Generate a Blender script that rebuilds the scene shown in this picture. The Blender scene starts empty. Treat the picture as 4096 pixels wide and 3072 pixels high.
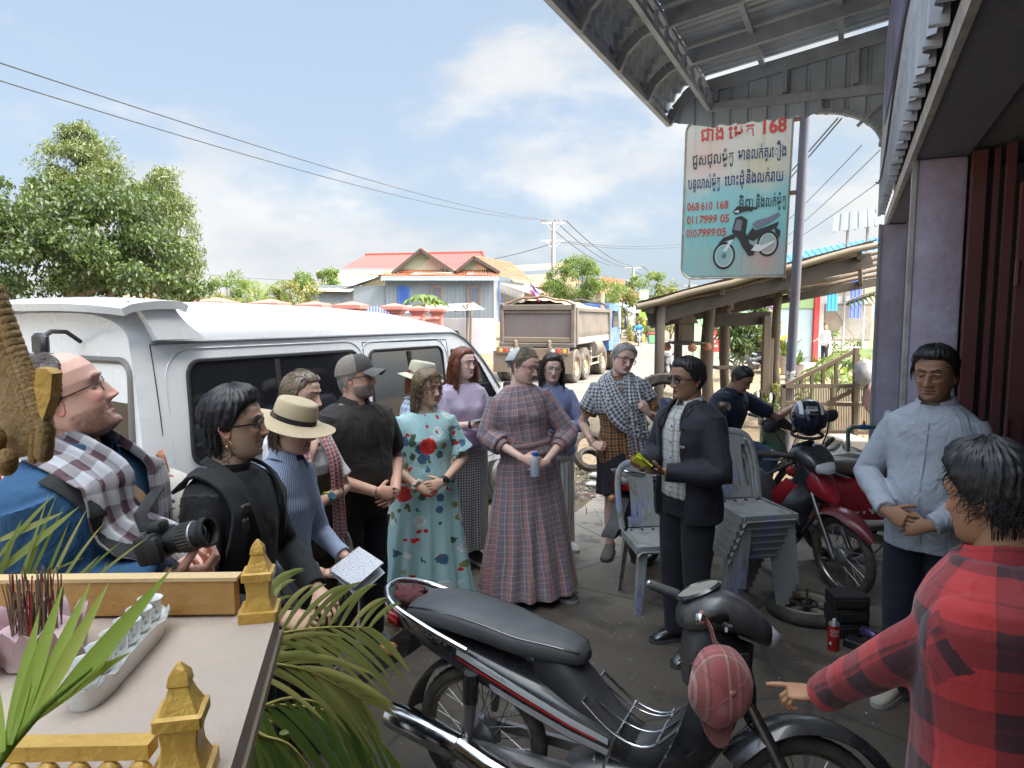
import bpy, bmesh, math, random
import numpy as np
from math import sin,cos,sqrt,exp,copysign,atan2,atan
from mathutils import Vector, Matrix, noise
R=math.radians; pi=math.pi
random.seed(7); np.random.seed(7)
SC=bpy.context.scene; COL=SC.collection
# ---------------- camera, sky, sun, exposure
F=710.0; CH=1.95; PT=atan(68/F)
cd=bpy.data.cameras.new('camera'); cam=bpy.data.objects.new('camera',cd); COL.objects.link(cam)
cam.location=(0,0,CH); cam.rotation_euler=(pi/2-PT,0,0); cd.sensor_width=36; cd.lens=36*F/1024; cd.clip_end=3000; cd.clip_start=.05
SC.camera=cam
SUN_EL=R(57); SUN_AZ=atan2(.62,-.78)   # direction towards the sun in plan (x,y) as an angle from +y
sx,sy=sin(R(118)),cos(R(118))      # sun stands to the right and a little behind
SUN_DIR=Vector((sx*cos(SUN_EL),sy*cos(SUN_EL),sin(SUN_EL)))
wd=bpy.data.worlds.new('World'); SC.world=wd; wd.use_nodes=True
wn=wd.node_tree; wn.nodes.clear()
def WN(t,**k):
 n=wn.nodes.new(t)
 for a,b in k.items(): setattr(n,a,b)
 return n
sky=WN('ShaderNodeTexSky',sky_type='NISHITA',sun_disc=False,sun_elevation=SUN_EL,sun_rotation=R(118),air_density=1.0,dust_density=2.2,ozone_density=1.0)
bg=WN('ShaderNodeBackground'); out=WN('ShaderNodeOutputWorld'); bg.inputs[1].default_value=.115
tc=WN('ShaderNodeTexCoord'); sep=WN('ShaderNodeSeparateXYZ'); wn.links.new(tc.outputs['Generated'],sep.inputs[0])
mp=WN('ShaderNodeMapping'); mp.inputs['Scale'].default_value=(1,1,2.1); mp.inputs['Location'].default_value=(.35,.1,.62); wn.links.new(tc.outputs['Generated'],mp.inputs[0])
nz=WN('ShaderNodeTexNoise'); nz.inputs['Scale'].default_value=2.3; nz.inputs['Detail'].default_value=9; nz.inputs['Roughness'].default_value=.55; wn.links.new(mp.outputs[0],nz.inputs[0])
mr=WN('ShaderNodeMapRange'); mr.inputs['From Min'].default_value=0; mr.inputs['From Max'].default_value=.75; mr.inputs['To Min'].default_value=.085; mr.inputs['To Max'].default_value=-.17; wn.links.new(sep.outputs[2],mr.inputs[0])
ad=WN('ShaderNodeMath',operation='ADD'); wn.links.new(nz.outputs[0],ad.inputs[0]); wn.links.new(mr.outputs[0],ad.inputs[1])
cr=WN('ShaderNodeValToRGB'); cr.color_ramp.elements[0].position=.50; cr.color_ramp.elements[1].position=.62; cr.color_ramp.elements[0].color=(0,0,0,1); cr.color_ramp.elements[1].color=(.9,.9,.9,1); cr.color_ramp.interpolation='EASE'; wn.links.new(ad.outputs[0],cr.inputs[0])
nz2=WN('ShaderNodeTexNoise'); nz2.inputs['Scale'].default_value=5; nz2.inputs['Detail'].default_value=5; wn.links.new(mp.outputs[0],nz2.inputs[0])
cc=WN('ShaderNodeValToRGB'); cc.color_ramp.elements[0].position=.35; cc.color_ramp.elements[1].position=.65
cc.color_ramp.elements[0].color=(2.5,2.6,2.75,1); cc.color_ramp.elements[1].color=(3.3,3.32,3.3,1); wn.links.new(nz2.outputs[0],cc.inputs[0])
mx=WN('ShaderNodeMix',data_type='RGBA'); wn.links.new(cr.outputs[0],mx.inputs[0]); wn.links.new(sky.outputs[0],mx.inputs[6]); wn.links.new(cc.outputs[0],mx.inputs[7])
hz=WN('ShaderNodeMapRange'); hz.inputs['From Min'].default_value=0; hz.inputs['From Max'].default_value=.55; hz.inputs['To Min'].default_value=.88; hz.inputs['To Max'].default_value=.6; wn.links.new(sep.outputs[2],hz.inputs[0])
mh=WN('ShaderNodeMix',data_type='RGBA'); mh.inputs[7].default_value=(1.75,2.1,2.5,1); wn.links.new(hz.outputs[0],mh.inputs[0]); wn.links.new(sky.outputs[0],mh.inputs[6])
wn.links.new(mh.outputs[2],mx.inputs[6])
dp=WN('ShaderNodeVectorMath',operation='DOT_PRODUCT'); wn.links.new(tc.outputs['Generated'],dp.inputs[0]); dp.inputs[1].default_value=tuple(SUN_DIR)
gl=WN('ShaderNodeMapRange'); gl.inputs['From Min'].default_value=.25; gl.inputs['From Max'].default_value=1; gl.inputs['To Min'].default_value=1; gl.inputs['To Max'].default_value=12; gl.interpolation_type='SMOOTHSTEP'; wn.links.new(dp.outputs['Value'],gl.inputs[0])  # added sky glow towards the sun, boosted to brighten the shaded areas
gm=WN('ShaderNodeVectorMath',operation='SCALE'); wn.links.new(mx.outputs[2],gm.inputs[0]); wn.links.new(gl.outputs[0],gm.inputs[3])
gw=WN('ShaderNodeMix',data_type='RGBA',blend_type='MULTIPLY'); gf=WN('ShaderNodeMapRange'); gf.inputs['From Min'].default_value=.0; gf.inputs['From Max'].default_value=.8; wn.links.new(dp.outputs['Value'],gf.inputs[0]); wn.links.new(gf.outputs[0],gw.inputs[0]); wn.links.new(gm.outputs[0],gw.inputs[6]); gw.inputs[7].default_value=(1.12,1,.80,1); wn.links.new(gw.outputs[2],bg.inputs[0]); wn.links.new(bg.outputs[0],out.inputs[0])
sl=bpy.data.lights.new('sun','SUN'); so=bpy.data.objects.new('sun',sl); COL.objects.link(so)
sl.energy=2.0; sl.angle=R(.6); sl.color=(1,.95,.86); so.rotation_euler=SUN_DIR.to_track_quat('Z','Y').to_euler(); so.location=(0,0,30)
SC.view_settings.view_transform='Standard'; SC.view_settings.look='None'; SC.view_settings.exposure=1.45; SC.view_settings.gamma=1; SC.view_settings.use_curve_mapping=False
SC.render.engine='CYCLES'; SC.cycles.use_denoising=True; SC.cycles.max_bounces=9; SC.cycles.diffuse_bounces=5; SC.cycles.transparent_max_bounces=12
# ---------------- place helpers
def ray(px,py):
 x=(px-512)/F; y=(384-py)/F
 return Vector((x, cos(PT)+y*sin(PT), -sin(PT)+y*cos(PT)))
def at(px,py,Y):
 d=ray(px,py); return Vector((0,0,CH))+d*(Y/d.y)
def G(px,py,z=0):
 d=ray(px,py); return Vector((0,0,CH))+d*((z-CH)/d.z)
U=Vector((.429,.903,0)); Rt=Vector((.903,-.429,0))
def ST(s,t,z=0): return U*s+Rt*t+Vector((0,0,z))
V=Vector
# ---------------- mesh builder
class MB:
 def __init__(s): s.v=[]; s.f=[]; s.m=[]; s.u=[]; s.M=None; s.k=0
 def add(s,vs,fs,k=None,uv=None):
  b=len(s.v); M=s.M
  s.v+=[tuple(M@V(p)) if M else tuple(p) for p in vs]
  s.f+=[tuple(i+b for i in f) for f in fs]; s.m+=[s.k if k is None else k]*len(fs)
  s.u+=list(uv) if uv is not None else [(0,0,0)]*len(vs)
  return s
 def box(s,c,d,rz=0,k=None,R3=None):
  c=V(c); x,y,z=d[0]/2,d[1]/2,d[2]/2
  q=[V((a,b,e)) for e in(-z,z) for a,b in((-x,-y),(x,-y),(x,y),(-x,y))]
  m=R3 if R3 is not None else Matrix.Rotation(rz,3,'Z')
  return s.add([c+m@p for p in q],[(0,3,2,1),(4,5,6,7),(0,1,5,4),(1,2,6,5),(2,3,7,6),(3,0,4,7)],k)
 def bbox(s,c,d,b=.01,rz=0,k=None,seg=1,R3=None):
  bm=bmesh.new(); bmesh.ops.create_cube(bm,size=1)
  bmesh.ops.scale(bm,vec=d,verts=bm.verts); bmesh.ops.bevel(bm,geom=bm.edges[:],offset=b,segments=seg,profile=.5,affect='EDGES')
  m=R3 if R3 is not None else Matrix.Rotation(rz,3,'Z'); c=V(c)
  s.add([c+m@v.co for v in bm.verts],[[v.index for v in f.verts] for f in bm.faces],k); bm.free(); return s
 def bar(s,a,b,w,h,k=None,up=(0,0,1)):
  a,b=V(a),V(b); d=(b-a); L=d.length
  if L<1e-6: return s
  d/=L; up=V(up)
  if abs(d.dot(up))>.98: up=V((0,1,0)) if abs(d.y)<.9 else V((1,0,0))
  x=d.cross(up).normalized(); z=x.cross(d)
  m=Matrix((x,d,z)).transposed()
  return s.box((a+b)/2,(w,L,h),k=k,R3=m)
 def rings(s,rs,k=None,cap=True,closed=True,uv=None):
  n=len(rs[0]); vs=[p for r in rs for p in r]; fs=[]
  for i in range(len(rs)-1):
   for j in range(n if closed else n-1):
    a=i*n+j; b=i*n+(j+1)%n; fs.append((a,b,b+n,a+n))
  if cap and closed:
   c0=sum((V(p) for p in rs[0]),V())/n; c1=sum((V(p) for p in rs[-1]),V())/n
   vs=list(vs)+[c0,c1]; N=len(rs)*n; L=(len(rs)-1)*n
   fs+=[(N,(j+1)%n,j) for j in range(n)]+[(N+1,L+j,L+(j+1)%n) for j in range(n)]
   if uv is not None: uv=list(uv)+[(0,0,0)]*2
  return s.add(vs,fs,k,uv)
 def tube(s,pts,r,n=8,k=None,cap=True,flat=None,ref=None,uvs=False):
  pts=[V(p) for p in pts]; m=len(pts); rr=[r]*m if not hasattr(r,'__len__') else r
  T=[(pts[min(i+1,m-1)]-pts[max(i-1,0)]).normalized() for i in range(m)]
  x=V(ref) if ref is not None else (V((0,0,1)) if abs(T[0].z)<.9 else V((1,0,0)))
  x=(x-T[0]*x.dot(T[0])).normalized(); rs=[]; uv=[]; L=0
  for i in range(m):
   x=(x-T[i]*x.dot(T[i])).normalized(); y=T[i].cross(x)
   if i: L+=(pts[i]-pts[i-1]).length
   q=rr[i]; qa,qb=(q,q) if not hasattr(q,'__len__') else q
   if flat: qb=qb*flat
   rs.append([pts[i]+x*(cos(2*pi*j/n)*qa)+y*(sin(2*pi*j/n)*qb) for j in range(n)])
   uv+=[(2*pi*j/n*qa,L,0) for j in range(n)]
  return s.rings(rs,k,cap,uv=uv if uvs else None)
 def lathe(s,prof,c=(0,0,0),n=20,k=None,ax=None,cap=False):
  c=V(c); m=V((0,0,1)).rotation_difference(V(ax)).to_matrix() if ax is not None else Matrix.Identity(3)
  rs=[[c+m@V((r*cos(2*pi*j/n),r*sin(2*pi*j/n),z)) for j in range(n)] for r,z in prof]
  return s.rings(rs,k,cap)
 def prism(s,poly,a,b,k=None):  # poly = list of 3D pts for face a, b = offset vector
  n=len(poly); p=[V(q)+V(a) for q in poly]; b=V(b); vs=p+[q+b for q in p]
  fs=[tuple(range(n))[::-1],tuple(range(n,2*n))]+[(i,(i+1)%n,(i+1)%n+n,i+n) for i in range(n)]
  return s.add(vs,fs,k)
 def grid(s,fn,nu,nv,k=None,uv=None,thick=0):
  P=[[V(fn(i/nu,j/nv)) for i in range(nu+1)] for j in range(nv+1)]
  vs=[p for r in P for p in r]; w=nu+1
  fs=[(j*w+i,j*w+i+1,(j+1)*w+i+1,(j+1)*w+i) for j in range(nv) for i in range(nu)]
  uu=[uv(i/nu,j/nv) for j in range(nv+1) for i in range(nu+1)] if uv else None
  if thick:
   nr=[]
   for j in range(nv+1):
    for i in range(nu+1):
     a=P[j][min(i+1,nu)]-P[j][max(i-1,0)]; b=P[min(j+1,nv)][i]-P[max(j-1,0)][i]
     q=a.cross(b); nr.append(q.normalized() if q.length>1e-9 else V((0,0,1)))
   N=len(vs); vs=vs+[vs[i]-nr[i]*thick for i in range(N)]
   fs=fs+[tuple(N+i for i in f[::-1]) for f in fs]
   bd=[i for i in range(w)]+[j*w+nu for j in range(1,nv+1)]+[nv*w+i for i in range(nu-1,-1,-1)]+[j*w for j in range(nv-1,0,-1)]
   fs+=[(bd[i],bd[i]+N,bd[(i+1)%len(bd)]+N,bd[(i+1)%len(bd)]) for i in range(len(bd))]
   if uu: uu=uu+uu
  return s.add(vs,fs,k,uu)
 def ball(s,c,r,n=10,m=7,k=None,R3=None):
  c=V(c); r=(r,r,r) if not hasattr(r,'__len__') else r; vs=[];fs=[]
  m3=R3 if R3 is not None else Matrix.Identity(3)
  for j in range(m+1):
   a=pi*j/m
   for i in range(n):
    b=2*pi*i/n; vs.append(c+m3@V((r[0]*sin(a)*cos(b),r[1]*sin(a)*sin(b),-r[2]*cos(a))))
  for j in range(m):
   for i in range(n):
    fs.append((j*n+i,j*n+(i+1)%n,(j+1)*n+(i+1)%n,(j+1)*n+i))
  return s.add(vs,fs,k)
 def merge(s,o):
  b=len(s.v); s.v+=o.v; s.f+=[tuple(i+b for i in f) for f in o.f]; s.m+=o.m; s.u+=o.u; return s
ROOT={}
def finish(name,me,mats,parent,sharp):
 for m in (mats if isinstance(mats,(list,tuple)) else [mats]): me.materials.append(m)
 if sharp is not None:
  me.shade_smooth()
  if sharp<180: me.set_sharp_from_angle(angle=R(sharp))
 o=bpy.data.objects.new(name,me); COL.objects.link(o)
 if parent is not None:
  o.parent=parent
 return o
def obj(name,mb,mats,parent=None,sharp=None,world=True,uv=True):
 """mesh given in world coordinates, stored relative to its parent"""
 me=bpy.data.meshes.new(name)
 vs=mb.v
 if parent is not None and world and parent.name in ROOT:
  Mi=ROOT[parent.name]; vs=[tuple(Mi@V(p)) for p in vs]
 me.from_pydata(vs,[],mb.f)
 if any(mb.m): me.polygons.foreach_set('material_index',mb.m)
 if uv and any(u!=(0,0,0) for u in mb.u[:400]+mb.u[-50:]):
  a=me.attributes.new('uvp','FLOAT_VECTOR','POINT'); a.data.foreach_set('vector',np.array(mb.u,dtype=np.float32).ravel())
 me.validate(); me.update()
 o=finish(name,me,mats,parent,sharp)
 if parent is not None and parent.name in ROOT: ROOT[o.name]=ROOT[parent.name]
 return o
def arr(name,Vt,Ft,mats,parent=None,sharp=None,attrs=None,world=True):
 me=bpy.data.meshes.new(name); Vt=np.asarray(Vt,dtype=np.float64)
 if parent is not None and world and parent.name in ROOT:
  Mi=np.array(ROOT[parent.name]); Vt=Vt@Mi[:3,:3].T+Mi[:3,3]
 Ft=np.asarray(Ft); n=len(Ft); q=Ft.shape[1]
 me.vertices.add(len(Vt)); me.vertices.foreach_set('co',Vt.astype(np.float32).ravel())
 me.loops.add(n*q); me.loops.foreach_set('vertex_index',Ft.astype(np.int32).ravel())
 me.polygons.add(n); me.polygons.foreach_set('loop_start',np.arange(0,n*q,q,dtype=np.int32))
 for nm,(ty,dat) in (attrs or {}).items():
  a=me.attributes.new(nm,ty,'POINT'); a.data.foreach_set({'FLOAT_VECTOR':'vector','FLOAT_COLOR':'color','FLOAT':'value'}[ty],np.asarray(dat,dtype=np.float32).ravel())
 me.update(calc_edges=True); me.validate()
 o=finish(name,me,mats,parent,sharp)
 if parent is not None and parent.name in ROOT: ROOT[o.name]=ROOT[parent.name]
 return o
def tag(o,label=None,cat=None,group=None,kind=None):
 for a,b in(('label',label),('category',cat),('group',group),('kind',kind)):
  if b: o[a]=b
 return o
def thing(name,label,cat,loc,rz=0,group=None,M=None):
 o=bpy.data.objects.new(name,None); COL.objects.link(o); o.empty_display_size=.1
 if M is None: M=Matrix.Translation(V(loc))@Matrix.Rotation(rz,4,'Z')
 o.matrix_world=M; ROOT[o.name]=M.inverted()
 return tag(o,label,cat,group)
def struct(name,mb,m,sharp=None): return tag(obj(name,mb,m,None,sharp),kind='structure')
def dup(root,M=None,label=None,loc=None,rz=None):
 r=root.copy(); COL.objects.link(r)
 if M is not None: r.matrix_world=M
 elif loc is not None: r.matrix_world=Matrix.Translation(V(loc))@Matrix.Rotation(rz or 0,4,'Z')
 if label: r['label']=label
 for ch in list(root.children):
  c=ch.copy(); COL.objects.link(c); c.parent=r
  for g in list(ch.children):
   d=g.copy(); COL.objects.link(d); d.parent=c
 return r
def share(name,src,parent,M=None,loc=None):
 o=bpy.data.objects.new(name,src.data); COL.objects.link(o); o.parent=parent
 if loc is not None: o.location=loc
 if M is not None: o.matrix_basis=M
 return o
# ---------------- voxel remesh + smoothing
def voxel(mb,size,smooth=2,lam=.5):
 me=bpy.data.meshes.new('tmp'); me.from_pydata(mb.v,[],mb.f); o=bpy.data.objects.new('tmp',me); COL.objects.link(o)
 md=o.modifiers.new('r','REMESH'); md.mode='VOXEL'; md.voxel_size=size; md.adaptivity=0
 dg=bpy.context.evaluated_depsgraph_get(); ev=o.evaluated_get(dg); em=ev.to_mesh()
 Vt=np.empty(len(em.vertices)*3,dtype=np.float64); em.vertices.foreach_get('co',Vt); Vt=Vt.reshape(-1,3)
 n=len(em.polygons); li=np.empty(len(em.loops),dtype=np.int32); em.loops.foreach_get('vertex_index',li)
 lt=np.empty(n,dtype=np.int32); em.polygons.foreach_get('loop_total',lt)
 if n and (lt==4).all(): Ft=li.reshape(-1,4)
 else:
  em.calc_loop_triangles(); Ft=np.array([t.vertices[:] for t in em.loop_triangles])
 ev.to_mesh_clear(); bpy.data.objects.remove(o); bpy.data.meshes.remove(me)
 return lap(Vt,Ft,smooth,lam),Ft
def lap(Vt,Ft,it,lam=.5):
 q=Ft.shape[1]; E=np.concatenate([Ft[:,[i,(i+1)%q]] for i in range(q)]); E=np.concatenate([E,E[:,::-1]])
 n=len(Vt); deg=np.bincount(E[:,0],minlength=n).clip(1)
 for _ in range(it):
  A=np.stack([np.bincount(E[:,0],weights=Vt[E[:,1],c],minlength=n) for c in range(3)],1)/deg[:,None]
  Vt=Vt+(A-Vt)*lam
 return Vt
def vnormals(Vt,Ft):
 a=Vt[Ft[:,0]];b=Vt[Ft[:,1]];c=Vt[Ft[:,2]]
 fn=np.cross(b-a,c-a); N=np.zeros_like(Vt)
 for i in range(Ft.shape[1]):
  for k in range(3): N[:,k]+=np.bincount(Ft[:,i],weights=fn[:,k],minlength=len(Vt))
 return N/np.maximum(np.linalg.norm(N,axis=1),1e-12)[:,None]
def snoise(P,scale,seed=0,oct=3):
 """cheap smooth pseudo noise: domain-warped sums of sines"""
 rs=np.random.RandomState(seed); P=P*scale; o=np.zeros(len(P)); amp=1
 for k in range(oct):
  W=rs.randn(6,3); ph=rs.rand(6)*6.28; w=rs.randn(6,3); ph2=rs.rand(6)*6.28
  q=P+.6*np.sin(P@rs.randn(3,3)+rs.rand(3)*6)
  o+=amp*np.sin(q@W.T+ph).sum(1)/6*np.cos((q@w.T*.7+ph2)).sum(1)/3
  P=P*2.03; amp*=.5
 return o
# ---------------- materials
class NT:
 def __init__(s,name):
  s.mat=bpy.data.materials.new(name); s.mat.use_nodes=True; s.t=s.mat.node_tree; s.b=s.t.nodes['Principled BSDF']
 def n(s,t,**k):
  x=s.t.nodes.new(t)
  for a,b in k.items(): setattr(x,a,b)
  return x
 def L(s,a,b): s.t.links.new(a,b)
 def set(s,i,v):
  if hasattr(v,'links') or isinstance(v,bpy.types.NodeSocket): s.L(v,i)
  elif hasattr(v,'__len__') and i.type=='RGBA': i.default_value=(*v[:3],1)
  else: i.default_value=v
 def obj(s): return s.n('ShaderNodeTexCoord').outputs['Object']
 def attr(s,a,o='Vector'):
  x=s.n('ShaderNodeAttribute'); x.attribute_name=a; return x.outputs[o]
 def map(s,v,sc=(1,1,1),loc=(0,0,0),rot=(0,0,0)):
  x=s.n('ShaderNodeMapping'); s.L(v,x.inputs[0]); x.inputs['Scale'].default_value=sc; x.inputs['Location'].default_value=loc; x.inputs['Rotation'].default_value=rot; return x.outputs[0]
 def noise(s,v,sc,d=4,r=.55,dist=0):
  x=s.n('ShaderNodeTexNoise'); x.inputs['Scale'].default_value=sc; x.inputs['Detail'].default_value=d; x.inputs['Roughness'].default_value=r; x.inputs['Distortion'].default_value=dist
  if v is not None: s.L(v,x.inputs[0])
  return x.outputs[0]
 def voro(s,v,sc,feat='F1',rnd=1):
  x=s.n('ShaderNodeTexVoronoi',feature=feat); x.inputs['Scale'].default_value=sc; x.inputs['Randomness'].default_value=rnd; s.L(v,x.inputs[0]); return x
 def ramp(s,f,st,inter='LINEAR'):
  x=s.n('ShaderNodeValToRGB'); c=x.color_ramp; c.interpolation=inter
  while len(c.elements)<len(st): c.elements.new(.5)
  for e,(p,col) in zip(c.elements,st):
   e.position=p; e.color=(*col[:3],1) if hasattr(col,'__len__') else (col,col,col,1)
  s.set(x.inputs[0],f); return x.outputs[0]
 def mix(s,f,a,b,mode='MIX'):
  x=s.n('ShaderNodeMix',data_type='RGBA',blend_type=mode); s.set(x.inputs[0],f); s.set(x.inputs[6],a); s.set(x.inputs[7],b); return x.outputs[2]
 def math(s,op,a,b=0,c=0):
  x=s.n('ShaderNodeMath',operation=op); s.set(x.inputs[0],a); s.set(x.inputs[1],b)
  if op in('MULTIPLY_ADD','SMOOTH_MIN','WRAP'): s.set(x.inputs[2],c)
  return x.outputs[0]
 def sep(s,v):
  x=s.n('ShaderNodeSeparateXYZ'); s.L(v,x.inputs[0]); return x.outputs
 def comb(s,a,b,c=0):
  x=s.n('ShaderNodeCombineXYZ'); s.set(x.inputs[0],a); s.set(x.inputs[1],b); s.set(x.inputs[2],c); return x.outputs[0]
 def bump(s,h,st=.3,d=.01,prev=None):
  x=s.n('ShaderNodeBump'); x.inputs['Strength'].default_value=st; x.inputs['Distance'].default_value=d; s.L(h,x.inputs['Height'])
  if prev is not None: s.L(prev,x.inputs['Normal'])
  s.L(x.outputs[0],s.b.inputs['Normal']); return x.outputs[0]
 def base(s,c): s.set(s.b.inputs['Base Color'],c); return s
 def P(s,**k):
  for a,v in k.items(): s.set(s.b.inputs[a.replace('_',' ')],v)
  return s
def dk(c,f): return tuple(x*f for x in c)
MATS={}
def M(name,col=(.5,.5,.5),rough=.6,metal=0,var=.18,vs=5,bump=0,bs=60,dirt=None,coat=0,spec=.5,sheen=0,stretch=(1,1,1)):
 if name in MATS: return MATS[name]
 t=NT(name); o=t.obj(); o2=t.map(o,sc=stretch) if stretch!=(1,1,1) else o
 n=t.noise(o2,vs,6,.6); c=t.mix(t.math('MULTIPLY',n,1),dk(col,1-var*1.3),dk(col,1+var))
 if dirt:
  dc,da,ds=dirt; d=t.ramp(t.noise(o2,ds,8,.65),[(.5-da*.25,0),(.5-da*.25+.22,1)])
  c=t.mix(t.math('MULTIPLY',d,min(1,da)),c,dc)
 t.base(c); rr=t.math('MULTIPLY_ADD',t.noise(o2,vs*3,4),.25,rough-.12); t.P(Roughness=rr,Metallic=metal,Coat_Weight=coat)
 t.b.inputs['Specular IOR Level'].default_value=spec; t.b.inputs['Sheen Weight'].default_value=sheen; t.b.inputs['Coat Roughness'].default_value=.06
 if bump: t.bump(t.noise(o2,bs,5),bump,.01)
 MATS[name]=t.mat; return t.mat
def glassy(name,col,rough=.04,alpha=1.0,tr=0):
 if name in MATS: return MATS[name]
 t=NT(name); n=t.noise(t.obj(),4,3); t.base(t.mix(n,dk(col,.8),dk(col,1.2))).P(Roughness=rough,Alpha=alpha); t.b.inputs['Transmission Weight'].default_value=tr
 t.b.inputs['Specular IOR Level'].default_value=.6
 MATS[name]=t.mat; return t.mat
def chrome(name='chrome',col=(.75,.76,.78),rough=.16,dirtc=(.22,.19,.15),da=.5):
 return M(name,col,rough,1,.1,9,dirt=(dirtc,da,12))
white_paint=M('van_white',(.72,.745,.77),.25,0,.03,2,dirt=((.55,.53,.5),.10,3),coat=.45)
black_plastic=M('black_plastic',(.022,.023,.026),.45,0,.3,12,dirt=((.10,.09,.08),.35,7))
black_gloss=M('black_gloss',(.012,.013,.016),.22,0,.3,8,coat=.5,dirt=((.09,.085,.08),.3,9))
dark_glass=glassy('dark_glass',(.012,.014,.018),.05)
rubber=M('rubber',(.035,.034,.033),.8,0,.3,14,bump=.3,bs=90,dirt=((.16,.13,.10),.55,6))
chrom=chrome()
alu=M('cast_alu',(.42,.42,.43),.42,.85,.15,10,dirt=((.14,.11,.08),.5,10))
steel=M('galv_steel',(.42,.44,.46),.45,.6,.12,5,dirt=((.26,.25,.24),.4,4))
rust=M('rusty_steel',(.16,.10,.07),.75,.3,.35,9,bump=.2,bs=50)
wood_old=M('weathered_wood',(.13,.10,.075),.85,0,.35,3,bump=.5,bs=30,stretch=(4,4,.6))
wood_dark=M('dark_wood',(.045,.036,.03),.8,0,.35,4,bump=.4,bs=30)
def ground_mat():
 t=NT('dirt_ground'); o=t.obj(); n=t.noise(o,.35,8,.6); n2=t.noise(o,6,8,.7)
 c=t.ramp(n,[(.35,(.12,.088,.052)),(.55,(.165,.125,.076)),(.7,(.095,.08,.048))]); c=t.mix(t.ramp(n2,[(.45,0),(.75,1)]),c,(.16,.13,.10))
 g=t.ramp(t.noise(o,.16,6,.6),[(.56,0),(.66,1)]); gg=t.math('MULTIPLY',g,t.ramp(t.noise(o,9,4),[(.42,0),(.6,1)])); c=t.mix(gg,c,(.14,.16,.055))
 t.base(c).P(Roughness=.95); t.bump(t.noise(o,40,6,.7),.6,.03); return t.mat
def road_mat():
 t=NT('asphalt'); o=t.obj(); c=t.mix(t.noise(o,.6,6,.6),(.055,.053,.051),(.10,.096,.09)); c=t.mix(t.ramp(t.noise(o,25,5,.7),[(.4,0),(.7,1)]),c,(.12,.12,.118))
 x=t.sep(o)[0]; w=t.ramp(t.noise(t.map(o,sc=(.15,2.5,1)),2,4),[(.45,0),(.7,1)]); c=t.mix(t.math('MULTIPLY',w,.35),c,(.36,.31,.24))
 t.base(c).P(Roughness=.85); t.bump(t.noise(o,60,4),.35,.01); return t.mat
def slab_mat():
 t=NT('stained_concrete'); o=t.obj(); s=t.sep(o)
 n=t.noise(o,1.1,8,.62,.6); c=t.mix(t.noise(o,7,8,.65),(.25,.215,.17),(.36,.31,.25))
 e=t.math('ADD',s[1],t.math('MULTIPLY',n,2.6)); oil=t.ramp(t.math('MULTIPLY',e,.1),[(.52,1),(.80,0)])
 c=t.mix(t.math('MULTIPLY',oil,.93),c,t.mix(t.noise(o,3,6,.7),(.030,.022,.015),(.068,.051,.035)))
 sc=t.ramp(t.noise(t.map(o,sc=(1,.35,1),rot=(0,0,.6)),9,6,.75,1.5),[(.62,0),(.70,1)]); c=t.mix(t.math('MULTIPLY',sc,.35),c,(.19,.165,.135))
 vc=t.voro(t.mix(.12,o,t.n('ShaderNodeTexNoise').outputs['Color']),.9,'DISTANCE_TO_EDGE'); c=t.mix(t.ramp(vc.outputs['Distance'],[(0,.75),(.012,0)]),c,(.018,.014,.011))
 c=t.mix(t.ramp(t.noise(t.map(o,loc=(3,1,0)),2.4,5,.6),[(.54,0),(.60,.55)]),c,(.024,.018,.014))
 dd=t.ramp(t.noise(o,30,6,.8),[(.66,0),(.72,1)]); c=t.mix(t.math('MULTIPLY',dd,.4),c,(.30,.27,.22))
 t.base(c); t.P(Roughness=t.ramp(t.noise(o,2.2,6),[(.35,.55),(.7,.88)]))
 wv=t.n('ShaderNodeTexWave',wave_type='RINGS',bands_direction='X'); t.L(t.map(o,sc=(1,.5,1),loc=(2.5,2.2,0)),wv.inputs[0]); wv.inputs['Scale'].default_value=1.1; wv.inputs['Distortion'].default_value=2.2; wv.inputs['Detail'].default_value=3
 g=t.ramp(wv.outputs[1],[(.0,0),(.06,1)]); b=t.bump(g,.25,.004); t.bump(t.noise(o,45,6,.7),.45,.006,b); return t.mat
MG=ground_mat(); MR=road_mat(); MS=slab_mat()
def leaf_mat(name,c0,c1,c2,tr=.35,rough=.55):
 t=NT(name); a=t.attr('lv','Fac'); c=t.ramp(a,[(0,c0),(.5,c1),(1,c2)]); t.base(c).P(Roughness=rough)
 tl=t.n('ShaderNodeBsdfTranslucent'); t.L(t.mix(.5,c,(.35,.42,.05)),tl.inputs[0]); m=t.n('ShaderNodeMixShader'); m.inputs[0].default_value=tr
 t.L(t.b.outputs[0],m.inputs[1]); t.L(tl.outputs[0],m.inputs[2]); t.L(m.outputs[0],t.t.nodes['Material Output'].inputs[0]); return t.mat
L_big=leaf_mat('leaf_dark',(.015,.034,.010),(.03,.06,.016),(.08,.115,.022),.2)
L_euc=leaf_mat('leaf_olive',(.055,.085,.03),(.09,.12,.04),(.15,.165,.065),.2)
L_man=leaf_mat('leaf_mango',(.04,.09,.018),(.08,.14,.03),(.16,.20,.05))
L_dry=leaf_mat('leaf_dry',(.10,.12,.03),(.17,.17,.05),(.25,.21,.08))
L_palm=leaf_mat('leaf_palm',(.05,.10,.02),(.11,.16,.035),(.24,.24,.06),.4,.4)
bark=M('bark',(.17,.135,.10),.9,0,.3,8,bump=.6,bs=25)
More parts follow.
